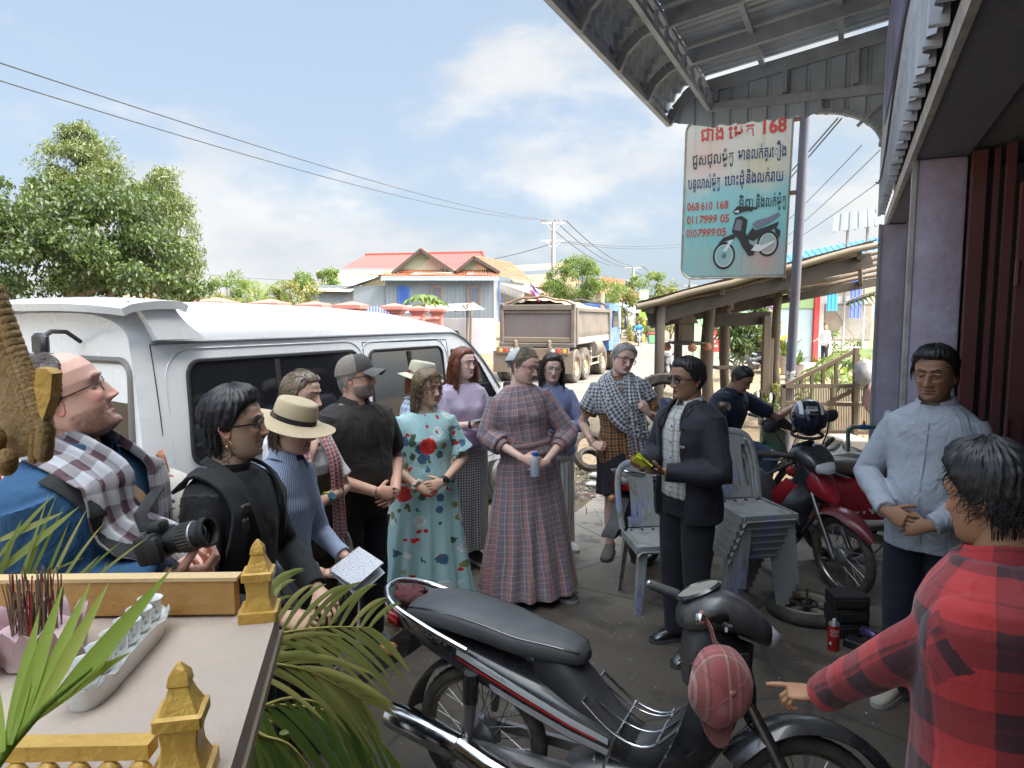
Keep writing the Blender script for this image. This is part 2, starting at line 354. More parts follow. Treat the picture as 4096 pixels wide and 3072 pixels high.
# ---------------- ground, road, slab
m=MB(); m.add([(-500,-60,-.02),(500,-60,-.02),(500,1500,-.02),(-500,1500,-.02)],[(0,1,2,3)]); struct('ground',m,MG)
rd=V((.353,.935,0)); rn=V((.935,-.353,0))
def RD(a,b,z=0): return V((1.3,14.5,0))+rd*a+rn*b+V((0,0,z))
m=MB(); m.grid(lambda u,v:RD(-60+u*560,-5.3+v*5.25,-.012+.03*(1-(2*v-1)**2)),60,6); struct('road',m,MR,40)
m=MB(); m.grid(lambda u,v:(-2.45+3.9*u+.09*sin(v*23)*(1-u)*.6, -3+10.85*v+.16*sin(u*9)*(v>.99), -.012+.0*u),12,40)
m.v=[(x,y,.004) for x,y,z in m.v]; sl_=struct('concrete_floor',m,MS); sl_.matrix_world=Matrix(((Rt.x,U.x,0,0),(Rt.y,U.y,0,0),(0,0,1,0),(0,0,0,1)))
def scatter(name,pts,smin,smax,mats,flat=.6,z=0):
 m=MB()
 for p in pts:
  r=random.uniform(smin,smax); a=random.random()*6.28; k=random.randrange(len(mats))
  q=[(cos(a+i*1.257+random.uniform(-.3,.3))*r*random.uniform(.7,1.1),sin(a+i*1.257)*r*random.uniform(.7,1.1)) for i in range(5)]
  b=len(m.v); h=r*flat*random.uniform(.6,1.2)
  vs=[(p[0]+x,p[1]+y,z) for x,y in q]+[(p[0]+x*.6,p[1]+y*.6,z+h) for x,y in q]
  m.add(vs,[(5,6,7,8,9)]+[(i,(i+1)%5,(i+1)%5+5,i+5) for i in range(5)],k=k)
 return tag(obj(name,m,mats,None,None),kind='stuff')
stA=M('stone_a',(.23,.19,.15),.9); stB=M('stone_b',(.33,.29,.24),.9); stC=M('stone_c',(.12,.10,.085),.9)
pts=[ST(random.uniform(-1,9.5),random.gauss(-2.72,.2)) for _ in range(2600)]
scatter('gravel',pts,.004,.014,[stA,stB,stC])
pts=[ST(random.uniform(0,13),random.uniform(-6,-2.6)) for _ in range(1500)]+[ST(random.uniform(8,13),random.uniform(-3,1.5)) for _ in range(900)]
scatter('loose_stones',pts,.005,.022,[stA,stB,stC],z=-.02)
# ---------------- leaves and trees
def leafmesh(name,C,size,mat,parent,asp=.42,droop=.35,seed=0,up=.6,world=True):
 rs=np.random.RandomState(seed); n=len(C)
 d=rs.randn(n,3); d[:,2]-=droop*2; d/=np.linalg.norm(d,axis=1)[:,None]
 nn=rs.randn(n,3); nn[:,2]+=up*2; w=np.cross(d,nn); w/=np.maximum(np.linalg.norm(w,axis=1),1e-6)[:,None]
 s=size*rs.uniform(.6,1.25,n)[:,None]
 a=C; b=C+d*s*.5+w*s*asp*.5; c=C+d*s; e=C+d*s*.5-w*s*asp*.5; c[:,2]-=s[:,0]*.08
 Vt=np.stack([a,b,c,e],1).reshape(-1,3); Ft=np.arange(4*n).reshape(-1,4)
 lv=np.clip(rs.beta(2,2.6,n)+.12*rs.randn(n),0,1); lv=np.repeat(lv,4)
 return arr(name,Vt,Ft,mat,parent,None,{'lv':('FLOAT',lv)},world)
def clumps(spec,seed):
 """spec: list of (centre, radii, n leaves, n clumps, clump radius)"""
 rs=np.random.RandomState(seed); out=[]
 for c,r,n,k,cr in spec:
  q=rs.randn(k,3); q/=np.linalg.norm(q,axis=1)[:,None]; q*=rs.uniform(.35,1,k)[:,None]**.5
  cc=np.array(c)+q*np.array(r); i=rs.randint(0,k,n); s=cr*rs.uniform(.5,1.3,k)[i][:,None]
  g=rs.randn(n,3); g/=np.linalg.norm(g,axis=1)[:,None]; g*=rs.uniform(0,1,n)[:,None]**.4
  out.append(cc[i]+g*s*np.array([1,1,.75]))
 return np.concatenate(out)
def tree(label,base,h,spec,mat,size,seed,lean=(0,0),tr=.12,asp=.42,droop=.35,name='leafy_tree',limbs=7,group=None,up=.6,cat='tree'):
 b=V(base); t=thing(name,label,cat,b,group=group); rnd=random.Random(seed)
 m=MB(); top=b+V((lean[0],lean[1],h*.8)); P=[b.lerp(top,i/6)+V((rnd.uniform(-1,1),rnd.uniform(-1,1),0))*tr*.5*(i>0) for i in range(7)]
 m.tube(P,[tr*(1-.12*i) for i in range(7)],9); obj('trunk',m,bark,t,60)
 m=MB(); cs=[V(s[0]) for s in spec]
 for i in range(limbs):
  a=P[rnd.randrange(2,6)]; c,r,*_=spec[rnd.randrange(len(spec))]
  e=V(c)+V((rnd.uniform(-.8,.8)*r[0],rnd.uniform(-.8,.8)*r[1],rnd.uniform(-.5,.7)*r[2])); md=a.lerp(e,.5)+V((0,0,(e-a).length*.08))
  m.tube([a,a.lerp(md,.5),md,md.lerp(e,.6),e],[tr*.5,tr*.4,tr*.3,tr*.2,tr*.07],6)
 obj('limb',m,bark,t,60)
 leafmesh('crown',clumps(spec,seed),size,mat,t,asp,droop,seed,up); return t
def W(px,py,Y): return at(px,py,Y)
def rad(w,Y): return w*Y/F
Y=13.5; c=W(60,245,Y)
tree('large dark green leafy tree rising behind the van at the far left',(c.x,Y,0),3.4,
[(W(20,250,Y),(1.6,1.5,.95),15000,60,.40),(W(92,240,Y),(1.4,1.4,1.0),13000,54,.38),(W(143,262,Y),(.85,1.2,.75),7000,34,.32),(W(110,205,Y),(1.1,1.1,.5),2600,18,.3),(W(15,200,Y),(1.0,1.1,.5),2200,16,.3),(W(185,285,Y),(.5,.9,.4),1200,10,.25),(W(-60,240,Y),(1.6,1.5,1.2),4200,26,.42)],L_big,.098,3,tr=.16,asp=.5,droop=.5)
Y=24; c=W(82,200,Y)
tree('tall feathery olive tree with an upswept crown behind the dark tree',(c.x,Y,0),7.4,
[(W(78,175,Y),(1.15,1.3,1.5),10500,70,.42),(W(60,195,Y),(.9,1,1.0),4200,26,.36),(W(100,190,Y),(.95,1.1,1.2),3200,32,.38),(W(80,142,Y),(.5,.6,.8),2200,24,.3),(W(108,158,Y),(.32,.4,.6),900,12,.24),(W(70,230,Y),(1.4,1,1.3),1500,20,.4)],L_euc,.17,5,tr=.15,asp=.22,droop=.2,name='feathery_tree')
Y=26; c=W(168,220,Y)
tree('slimmer feathery olive tree with thin gaps, right of the tallest one',(c.x,Y,0),6.2,
[(W(160,200,Y),(.9,1,1.1),4200,40,.36),(W(176,235,Y),(.9,1,1.5),5600,44,.38),(W(166,178,Y),(.4,.5,.6),1100,14,.28),(W(186,262,Y),(.5,.7,1.0),1600,22,.3),(W(140,205,Y),(.7,.7,1.0),1300,18,.32),(W(150,260,Y),(1.0,.8,1.4),2300,30,.36)],L_euc,.17,6,tr=.13,asp=.22,droop=.5,name='feathery_tree')
Y=19
tree('low yellow-green bush behind the orange pillar cap',(W(172,300,Y).x,Y,0),2,[(W(172,292,Y),(.9,.6,.4),2600,24,.26),(W(200,298,Y),(.8,.5,.3),1500,16,.2),(W(140,285,Y),(.6,.5,.5),1300,14,.25)],L_dry,.09,8,tr=.05,name='bush',cat='bush')
Y=30
for i,(px,py,r,h,lab) in enumerate([(228,287,.9,.7,'small loose tree left of the coconut palm'),(296,296,1.2,.6,'low yellow-green shrub just right of the coconut palm')]):
 tree(lab,(W(px,py,Y).x,Y,0),2.4,[(W(px,py,Y),(r,.8,h),1900,24,.3)],[L_man,L_dry][i],.13,20+i,tr=.07,name='small_tree')
Y=44
tree('light green spreading tree left of the cream tin roof',(W(322,290,Y).x,Y,0),4.2,[(W(314,282,Y),(1.4,1.2,.7),2400,26,.4),(W(300,300,Y),(1.1,1,.9),1500,18,.4),(W(330,272,Y),(.8,.8,.25),900,12,.25),(W(310,312,Y),(1.3,1,.8),1300,16,.4)],L_man,.2,31,tr=.12)
Y=34
tree('round mango tree standing between the rusty roof and the road',(W(578,290,Y).x,Y,0),3.6,[(W(575,282,Y),(1.35,1.3,1.05),6800,52,.42),(W(600,292,Y),(1.1,1.1,.9),3600,32,.38),(W(553,293,Y),(.7,.9,.7),1900,20,.34),(W(580,264,Y),(.8,.8,.45),1500,16,.3)],L_man,.16,41,tr=.16,droop=.7,asp=.25,name='mango_tree')
Y=62
for i,(px,py,rx,rz,lab) in enumerate([(650,292,2.4,1.9,'light green tree behind the second utility pole'),(672,300,2.0,1.3,'smaller light tree right of the second utility pole'),(720,300,2.2,.9,'hazy tree above the far end of the road'),(620,298,1.6,1.5,'yellowish tree beside the mango tree'),(752,310,3,1.4,'dusty bush at the bend of the road')]):
 Yi=Y+(22 if i in(2,4) else 0)
 tree(lab,(W(px,py,Yi).x,Yi,0),4,[(W(px,py,Yi),(rx,1.6,rz),2200,26,.6)],[L_man,L_dry][i%2],.28,50+i,tr=.14,name='roadside_tree')
Y=56
for i,(px,py,rx,rz) in enumerate([(655,322,1.9,1.1),(676,318,1.3,1.2),(630,330,1.5,.8)]):
 tree(['dry bush left of the green shop sign','straggly small tree under the green shop sign','scrubby bush at the left verge of the road'][i],(W(px,py,Y).x,Y,0),1.6,[(W(px,py,Y),(rx,1,rz),1500,20,.4)],L_dry,.2,70+i,tr=.08,name='bush',cat='bush')
cs=[]
for i in range(60):
 x=random.uniform(-300,300); cs.append(((x,random.uniform(230,300),2.5),(10,5,random.uniform(2,5)),160,12,3))
tag(leafmesh('far_tree_line',clumps(cs,9),2.0,L_man,None,.6,.3,9),kind='stuff')
def blades(name,P,h,mat,seed=0):
 rs=np.random.RandomState(seed); n=len(P); a=rs.rand(n)*6.28; l=h*rs.uniform(.5,1.2,n); d=np.stack([np.cos(a),np.sin(a),np.zeros(n)],1); w=np.stack([-np.sin(a),np.cos(a),np.zeros(n)],1)*(.06*l[:,None])
 t=P+d*(l*.5)[:,None]; t[:,2]+=l; mm=P+d*(l*.12)[:,None]; mm[:,2]+=l*.6
 Vt=np.stack([P-w,P+w,mm+w*.6,t,mm-w*.6],1).reshape(-1,3); q=np.arange(n)*5
 Ft=np.concatenate([np.stack([q,q+1,q+2,q+4],1),np.stack([q+4,q+2,q+3,q+3],1)])
 m=MB(); m.v=[tuple(x) for x in Vt]; m.f=[tuple(x) for x in Ft[:n]]+[(x[0],x[1],x[2]) for x in Ft[n:]]; m.m=[0]*len(m.f); m.u=[(0,0,0)]*len(m.v)
 o=obj(name,m,mat); at_=o.data.attributes.new('lv','FLOAT','POINT'); at_.data.foreach_set('value',np.repeat(rs.rand(n),5).astype(np.float32)[:len(o.data.vertices)]); return tag(o,kind='stuff')
gp=[]
for _ in range(420):
 c=RD(random.uniform(-16,40),random.choice([random.uniform(.2,2.2),random.uniform(-7,-5.5)]));
 for _ in range(9): gp.append((c.x+random.gauss(0,.15),c.y+random.gauss(0,.15),-.02))
blades('verge_grass',np.array(gp),.11,L_dry,3)
# ---------------- corrugated / tiled sheets
def corr(m,p,ex,ey,pitch=.1,amp=.012,trap=False,k=None,ny=1,wob=0):
 p,ex,ey=V(p),V(ex),V(ey); n=ex.cross(ey).normalized(); w=ex.length; c=max(1,round(w/pitch)); per=6 if trap else 4
 def f(u,v):
  i=u*c*per; ph=i%per
  h=({0:0,1:0,2:1,3:1,4:0,5:0}[int(round(ph))%6] if trap else sin(ph/per*2*pi))
  return p+ex*u+ey*v+n*(amp*h+wob*sin(v*9+u*31))
 return m.grid(f,c*per,ny,k)
def tiles(m,p,ex,ey,rows,cols,amp=.03,step=.035,k=None):
 p,ex,ey=V(p),V(ex),V(ey); n=ex.cross(ey).normalized()
 for r in range(rows):
  b=len(m.v); vs=[]; N=cols*4
  for e in(0,1):
   for i in range(N+1):
    u=i/N; jit=.012*sin(i//4*12.9+r*7.7)
    vs.append(p+ex*u+ey*((r+e*1.06)/rows)+n*(amp*abs(sin(i/4*pi))+step*(1-e)+jit))
  m.add(vs,[(i,i+1,i+N+2,i+N+1) for i in range(N)],k)
 return m
tile_or=M('orange_tile',(.26,.065,.022),.8,0,.3,7,dirt=((.16,.09,.06),.45,1.6)); tile_rd=M('red_tile',(.27,.035,.022),.6,0,.12,3)
zinc=M('grey_zinc',(.16,.185,.205),.65,.15,.14,1.2,dirt=((.16,.19,.22),.5,2.5)); zincL=M('light_zinc',(.26,.28,.30),.6,.2,.1,1); cream=M('cream_tin',(.33,.30,.20),.6,0,.1,1.3,dirt=((.45,.40,.27),.4,2)); creamg=M('pale_green_tin',(.27,.29,.20),.65,0,.08,1.5)
rusty=M('rusty_tin',(.25,.14,.08),.75,.1,.25,2,dirt=((.33,.28,.2),.5,1.2)); blue_p=M('blue_paint',(.045,.12,.42),.6,0,.2,5); wht=M('white_plaster',(.36,.37,.39),.8,0,.08,1.5,dirt=((.42,.38,.30),.35,1.2))
pink=M('pink_paint',(.30,.105,.09),.75,0,.12,3,dirt=((.33,.16,.13),.35,4)); orng=M('orange_concrete',(.45,.22,.12),.8,0,.15,4,dirt=((.3,.17,.1),.3,5))
YH=38.0; t=thing('tin_house','two-gabled grey corrugated house with an orange tiled roof and blue shutters','house',(W(440,352,YH).x,YH,0))
def H(px,py,dy=0):
 p=W(px,py,YH); return V((p.x,YH+dy,p.z))
m=MB(); a,b=H(386,322),H(494,322); corr(m,a,b-a,V((0,0,H(386,279).z-a.z)),.07,.01,k=0); m.box(((a.x+b.x)/2,YH+2.5,a.z/2+1.7),(b.x-a.x-.1,4.9,3.2+.0),k=0);
c=H(494,322); corr(m,c,V((1.7,5.2,0)),V((0,0,H(494,279).z-c.z)),.35,.02,True,k=1); obj('wall',m,[zinc,zincL],t,None)
m=MB(); a=H(300,0); x0,x1=H(347,0).x,H(386,0).x; m.box(((x0+x1)/2+.0,YH+1.4,1.9),(x1-x0,2.6,3.3));
obj('lean_to_wall',m,zinc,t)
m=MB(); corr(m,H(340,290,-.1),H(382,278,-.1)-H(340,290,-.1)+V((0,0,.12)),V((0,3,.2)),.12,.012); obj('lean_to_roof',m,zincL,t)
ze=H(0,278).z
m=MB(); tiles(m,V((H(378,0).x,YH-.55,ze)),V((H(500,0).x-H(378,0).x,0,0)),V((0,.75,.42)),5,44,.03,.03); tag(obj('eave_tiles',m,tile_or,t),kind='stuff')
m=MB(); fx0,fx1=H(378,0).x,H(499,0).x; n=46
for i in range(n):
 x=fx0+(fx1-fx0)*(i+.5)/n; w=(fx1-fx0)/n*.45
 m.prism([(x-w,0,ze-.02),(x+w,0,ze-.02),(x+w,0,ze-.1),(x,0,ze-.19),(x-w,0,ze-.1)],(0,YH-.58,0),(0,.02,0))
tag(obj('eave_fringe',m,M('pale_blue_trim',(.33,.46,.55),.6),t),kind='stuff')
m=MB(); m.box(((fx0+fx1)/2,YH-.55,ze+.01),(fx1-fx0,.05,.07)); obj('eave_board',m,M('blue_trim',(.12,.30,.48),.6),t)
def gable(x0,xp,x1,zb,zp,dep,y0):
 A,P_,B=V((x0,y0,zb)),V((xp,y0,zp)),V((x1,y0,zb))
 m=MB(); nn=int((x1-x0)/.09)
 for i in range(nn):
  xa=x0+(x1-x0)*i/nn; xb=x0+(x1-x0)*(i+.8)/nn
  zz=lambda x: zb+(zp-zb)*((x-x0)/(xp-x0) if x<xp else (x1-x)/(x1-xp))
  m.prism([(xa,0,zb),(xb,0,zb),(xb,0,zz(xb)),(xa,0,zz(xa))],(0,y0+.3,0),(0,.03+.02*(i%2),0))
 obj('gable_wall',m,creamg,t)
 m=MB(); o=V((0,dep,0)); ov=1.08
 for S,sgn in((A,1),(B,-1)):
  q=P_+(S-P_)*ov; nrm=12
  if sgn>0: tiles(m,q+o,V((0,-dep-.1,0)),P_-q,13,int(dep/.22),.03,.03)
  else: tiles(m,q+V((0,-.1,0)),V((0,dep+.1,0)),P_-q,13,int(dep/.22),.03,.03)
 tag(obj('roof_tiles',m,tile_or,t),kind='stuff')
 for S in(A,B):
  m=MB(); q=P_+(S-P_)*1.1; m.bar(P_+V((0,-.12,.02)),q+V((0,-.12,.02)),.06,.16); obj('barge_board',m,wood_dark,t)
 m=MB()
 for i in range(int(dep/.25)): m.tube([P_+V((0,i*.25-.1,.05)),P_+V((0,i*.25+.18,.08))],.075,6)
 tag(obj('ridge_tiles',m,tile_or,t),kind='stuff')
zg=H(0,272).z
gable(H(391,0).x,H(418,0).x,H(451,0).x,zg,H(0,250.5).z,4.8,YH-.1); gable(H(455,0).x,H(473,0).x,H(497,0).x,zg,H(0,258).z,4.8,YH-.1)
m=MB(); p=H(498,277,-.1); tiles(m,p,V((2.0,5.2,0)),V((-1.35,.25,1.15)),9,26,.03,.03); tag(obj('side_roof_tiles',m,tile_or,t),kind='stuff')
m=MB(); corr(m,H(500,282,.2)+V((0,0,-.05)),V((1.8,4.6,0)),V((1.5,-.5,-.55)),.2,.02,True); obj('porch_roof',m,M('red_tin',(.33,.16,.14),.6),t)
for i,(xa,xb,ya,yb,bl) in enumerate([(399,409,287,303,1),(432,442,287,303,0),(468,480,287,304,0)]):
 a,b=H(xa,yb,-.06),H(xb,ya,-.06); cx,cz=(a.x+b.x)/2,(a.z+b.z)/2; w,h=b.x-a.x,b.z-a.z
 m=MB(); fw=.05
 for dx in(-1,1): m.box((cx+dx*w/2,YH-.05,cz),(fw,.08,h+fw))
 for dz in(-1,1): m.box((cx,YH-.05,cz+dz*h/2),(w-fw,.07,fw))
 fr=obj('window',m,blue_p if bl else M('brown_frame',(.25,.15,.09),.7),t)
 if bl:
  for s in(-1,1):
   m=MB()
   for q in range(11): m.bar((cx+s*w/4-w*.2,YH-.06,cz-h*.45+q*h*.09),(cx+s*w/4+w*.2,YH-.06,cz-h*.45+q*h*.09),.05,.02)
   m.box((cx+s*w/4,YH-.03,cz),(w*.45,.02,h*.95)); obj('shutter',m,blue_p,fr)
 else:
  m=MB(); m.box((cx,YH-.03,cz),(w*.95,.02,h*.95)); obj('pane',m,glassy('house_glass',(.09,.11,.16),.12),fr)
  m=MB()
  for q in range(5): m.box((cx-w*.38+q*w*.19,YH-.06,cz),(.02,.02,h*.95))
  obj('curtain_strip',m,M('brown_curtain',(.22,.17,.12),.8),fr)
m=MB(); m.tube([H(499,279,-.15),H(500,322,-.15)],.04,6); obj('drain_pipe',m,blue_p,t)
m=MB(); m.box((H(452.5,0).x,YH-.1,H(0,275).z),(.1,.1,.28)); m.lathe([(.02,0),(.07,-.12),(.09,-.2)],(H(452.5,0).x,YH-.5,H(0,277).z-.0),8); obj('gutter_spout',m,rust,t)
tw=thing('yard_wall','pale lilac plastered wall below the grey house','wall',(H(478,352).x,YH-.9,0))
m=MB(); a,b=W(438,352,YH-.9),W(496,352,YH-.9); m.bbox(((a.x+b.x)/2,YH-.9,.9),(b.x-a.x,.15,1.85),.01); obj('wall_face',m,M('lilac_plaster',(.30,.31,.37),.85,0,.07,1.3,dirt=((.40,.38,.34),.35,1.5)),tw)
ta=thing('yard_canopy','low sheet canopy on a wooden post in front of the grey house','canopy',(W(465,352,35).x,35,0))
m=MB(); p=W(405,309,35.2); q=W(472,302,33.5); corr(m,W(400,306,36.5),W(474,303,36.5)-W(400,306,36.5),W(440,311.5,33.8)-W(432,305,36.5),.15,.015); obj('canopy_sheet',m,M('pale_sheet',(.36,.37,.35),.6,0,.1,1,dirt=((.4,.38,.3),.3,2)),ta)
for px,Yp in((466.5,34.2),(470,36.8)):
 m=MB(); g=W(px,304,Yp); m.tube([(g.x,Yp,0),(g.x+.05,Yp,g.z)],.06,7); obj('post',m,wood_old,ta,40)
m=MB(); m.bar(W(455,311,34.1),W(474,302.5,36.6),.07,.09); m.bar(W(466,309,34.2),W(462,303,35.5),.05,.05); obj('beam',m,wood_old,ta)
YS=43.0
def S(px,py,dy=0): p=W(px,py,YS); return V((p.x,YS+dy,p.z))
ts=thing('tin_shed','grey tin shed with a cream corrugated roof left of the two-gabled house','shed',(S(350,345).x,YS,0))
m=MB(); a,b=S(310,322),S(352,322); m.box(((a.x+b.x)/2,YS+1.2,1.9),(b.x-a.x,2.4,3.8)); corr(m,a+V((.35,-.02,0)),b-a,V((0,0,S(0,287).z-a.z)),.5,.015,True); obj('wall',m,[zinc],ts)
m=MB(); p=S(304,291,-.5); corr(m,p,S(352,292,-.5)-p,S(322,272,2.8)-p,.13,.018,k=0); obj('roof',m,cream,ts,60)
m=MB(); p=S(322,272,2.8); corr(m,p,S(390,270,2.8)-p,V((.2,2,.25)),.13,.018); p2=S(352,292,-.5); corr(m,p2,S(373,279,-.2)-p2+V((0,0,-.0)),S(385,272,2.6)-S(373,279,-.2),.13,.018); obj('roof_sheet',m,cream,ts,60)
for px in (327,338,346):
 m=MB(); a=S(px,316,-.05); m.bbox((a.x,YS-.06,2.0),(.55,.05,1.5),.01); obj('door_panel',m,[cream,M('grey_door',(.20,.22,.22),.7)][px==338],ts)
YB=52.0
def B(px,py,dy=0): p=W(px,py,YB); return V((p.x,YB+dy,p.z))
tb=thing('red_roof_house','long bright red tiled roof with cream soffit rising behind the grey house','house',(B(410,345).x,YB,0))
m=MB(); a,b=B(346,273),B(470,273); m.box(((a.x+b.x)/2+.2,YB+3,a.z/2),(b.x-a.x-.6,5,a.z)); obj('wall',m,M('cream_wall',(.33,.28,.2),.8),tb)
m=MB(); m.box(((a.x+b.x)/2,YB-.3,a.z+.0),(b.x-a.x+.5,.5,.25)); obj('soffit',m,M('soffit_white',(.7,.65,.58),.7),tb)
m=MB(); p=B(342,269,-.4); p2=B(482,270,-.4); q=B(356,251.5,3.2); q2=B(481,249,3.2);
for r in range(14):
 v0,v1=r/14,(r+1.05)/14; l0,l1=p.lerp(q,v0),p.lerp(q,v1); r0,r1=p2.lerp(q2,v0),p2.lerp(q2,v1); N=150; vs=[]
 for (l,rr,up) in((l0,r0,.05),(l1,r1,0)):
  for i in range(N+1): vs.append(l.lerp(rr,i/N)+V((0,-.4,.6))*(up+.05*abs(sin(i/4*pi*1.0))))
 m.add(vs,[(i,i+1,i+N+2,i+N+1) for i in range(N)])
tag(obj('roof_tiles',m,tile_rd,tb),kind='stuff')
m=MB(); m.bar(q+V((0,0,.05)),q2+V((0,0,.05)),.25,.14); m.bar(B(481,248,3.1),B(488,272,-.2),.12,.2); obj('ridge',m,tile_rd,tb)
m=MB(); m.prism([B(475,270,2.0),B(481,251,3.0),B(487,270,2.0)],(0,0,0),(0,.2,0)); obj('gable_wall',m,M('yellow_wall',(.40,.27,.08),.7),tb)
YR=60.0
def Q(px,py,dy=0): p=W(px,py,YR); return V((p.x,YR+dy,p.z))
tr=thing('rusty_hall','hall with a streaky rusty tin roof behind the mango tree','building',(Q(530,340).x,YR,0))
m=MB(); p=Q(505,272); corr(m,p,Q(570,268)-p,Q(505,262.5,4)-Q(500,272),.3,.03); p=Q(520,290,-4); corr(m,p,Q(580,286,-4)-p,Q(508,273,-1)-Q(520,286,-4),.3,.03); obj('roof',m,rusty,tr)
m=MB(); a=Q(512,300); m.box((Q(545,0).x,YR+1,2.5),(5.5,4,5.2)); obj('wall',m,M('hall_wall',(.35,.27,.22),.8),tr)
# ---------------- pink fence
fp=[(133,16.5,.76,1),(155,18.6,.76,0),(217.6,16,.75,0),(271.6,17.5,.75,0),(315.6,20,.75,0),(353,20.5,.75,0),(395.5,23.4,.75,0),(419,29,.74,0),(438,33,.74,0)]
def pillar(x,y,top,col,label,s=1):
 t=thing('fence_pillar',label,'pillar',(x,y,0),R(-8),'pillars of the pink roadside fence')
 m=MB(); m.bbox((0,0,(top-.42)/2),(.44*s,.44*s,top-.42),.012); obj('shaft',m,col,t,world=False)
 m=MB(); z=top-.42
 for w,h in((.50,.05),(.46,.04),(.56,.05),(.64,.06),(.76,.12)): m.bbox((0,0,z+h/2),(w*s,w*s,h-.001),.008); z+=h
 w=.37*s; m.add([(-w,-w,z),(w,-w,z),(w,w,z),(-w,w,z),(0,0,z+.1)],[(0,1,4),(1,2,4),(2,3,4),(3,0,4)]); obj('cap',m,col,t,world=False); return t
labs=['orange concrete fence pillar cap half hidden by the dark tree','pink fence pillar touching the orange one','pink fence pillar alone above the middle of the van roof','pink fence pillar below the coconut palm','pink fence pillar in front of the cream roofed shed','pink fence pillar left of the blue spiked gate','pink fence pillar right of the blue spiked gate','pink fence pillar between the two baluster panels','last pink fence pillar beside the yard canopy']
FP=[]
for (px,Yp,w,o),lb in zip(fp,labs):
 x=(px-512)/F*Yp*1.0; FP.append(V((x,Yp,0))); pillar(x,Yp,{16.5:2.44,18.6:2.42}.get(Yp,2.37),orng if o else pink,lb)
for i,j in((2,3),(3,4),(4,5)):
 a,b=FP[i],FP[j]; m=MB(); m.bar(a.lerp(b,.12)+V((0,0,.92)),b.lerp(a,.12)+V((0,0,.92)),.14,1.84); m.bar(a.lerp(b,.12)+V((0,0,1.87)),b.lerp(a,.12)+V((0,0,1.87)),.24,.06)
 tag(obj('fence_wall',m,pink),['pink fence wall between the lone pillar and the palm pillar','pink fence wall left of the shed pillar','pink fence wall just left of the blue gate'][i-2],'wall')
for i,j in((6,7),(7,8)):
 a,b=FP[i],FP[j]; t=thing('baluster_panel',['nearer pink baluster panel right of the blue gate','farther pink baluster panel by the yard canopy'][i-6],'fence',a.lerp(b,.5))
 m=MB(); m.bar(a.lerp(b,.04)+V((0,0,1.87)),b.lerp(a,.04)+V((0,0,1.87)),.25,.12); obj('top_rail',m,pink,t); m=MB(); m.bar(a.lerp(b,.04)+V((0,0,.55)),b.lerp(a,.04)+V((0,0,.55)),.25,1.1); obj('base_wall',m,pink,t)
 n=11
 base=None
 for q in range(n):
  p=a.lerp(b,.09+.82*q/(n-1))
  if base is None:
   m=MB(); m.lathe([(.05,0),(.05,.05),(.03,.08),(.075,.25),(.04,.42),(.03,.5),(.05,.62),(.05,.72)],(0,0,0),8); base=obj('baluster',m,pink,t,50,world=False); base.location=p-t.location+V((0,0,1.09))
  else: share('baluster',base,t,loc=p-t.location+V((0,0,1.09)))
t=thing('spiked_gate','blue metal gate with white-tipped spikes between pink pillars','gate',FP[5].lerp(FP[6],.5))
a,b=FP[5].lerp(FP[6],.12),FP[6].lerp(FP[5],.12); m=MB()
for z in(1.25,1.75,.3): m.bar(a+V((0,0,z)),b+V((0,0,z)),.05,.06)
obj('gate_rail',m,blue_p,t);
for q in range(22):
 f=(q+.5)/22; p=a.lerp(b,f); h=1.95+.24*sin(f*pi); m=MB(); m.tube([p+V((0,0,.1)),p+V((0,0,h)),p+V((0,0,h+.09))],[.014,.014,.002],5); obj('gate_bar',m,blue_p if q%2 else wht,t)
def fan_leaf(m,c,d,size,k=0,lobes=7,droop=.3,rnd=random):
 """palmate leaf: lobes radiate from c around direction d"""
 d=V(d).normalized(); s=d.cross(V((0,0,1))); s=s.normalized() if s.length>.01 else V((1,0,0)); nrm=s.cross(d)
 for i in range(lobes):
  a=(i/(lobes-1)-.5)*4.2; q=d*cos(a)+s*sin(a); L=size*(1-.35*abs(i/(lobes-1)-.5)*2); w=q.cross(nrm)*L*.17
  p1=c+q*L*.45+V((0,0,-droop*L*.12)); p2=c+q*L+V((0,0,-droop*L*.5))
  m.add([c,p1+w,p2,p1-w,p1+w*.9+q*L*.22-V((0,0,.02*L)),p1-w*.9+q*L*.22-V((0,0,.02*L))],[(0,1,4,2,5,3)],k)
def lvattr(o,n=1,seed=0):
 a=o.data.attributes.new('lv','FLOAT','POINT'); k=len(o.data.vertices); rs=np.random.RandomState(seed); a.data.foreach_set('value',np.repeat(rs.rand(k//n+1),n)[:k].astype(np.float32)); return o
def papaya(label,base,h,n,size,seed,mat=None,name='papaya_plant'):
 rnd=random.Random(seed); t=thing(name,label,'plant',base); b=V(base); m=MB(); top=b+V((rnd.uniform(-.05,.05),0,h)); m.tube([b,b.lerp(top,.5),top],[.05,.04,.025],7); obj('stem',m,M('papaya_stem',(.22,.24,.13),.8),t,60)
 for i in range(n):
  a=i*2.4+rnd.uniform(-.3,.3); e=rnd.uniform(-.1,.9); d=V((cos(a),sin(a),e)); L=size*rnd.uniform(.8,1.3); p=top+V((0,0,-rnd.random()*.15)); q=p+d.normalized()*L*.9
  m=MB(); m.tube([p,p.lerp(q,.6)+V((0,0,.03)),q],.008,4); fan_leaf(m,q,V((d.x,d.y,-.3)),L*.75,1,droop=.8); o=obj('leaf',m,[M('papaya_stem'),mat or L_man],t); lvattr(o,6,seed+i)
 return t
papaya('small papaya tree growing behind the baluster fence',(W(426,330,31).x,31,0),2.55,15,.62,3)
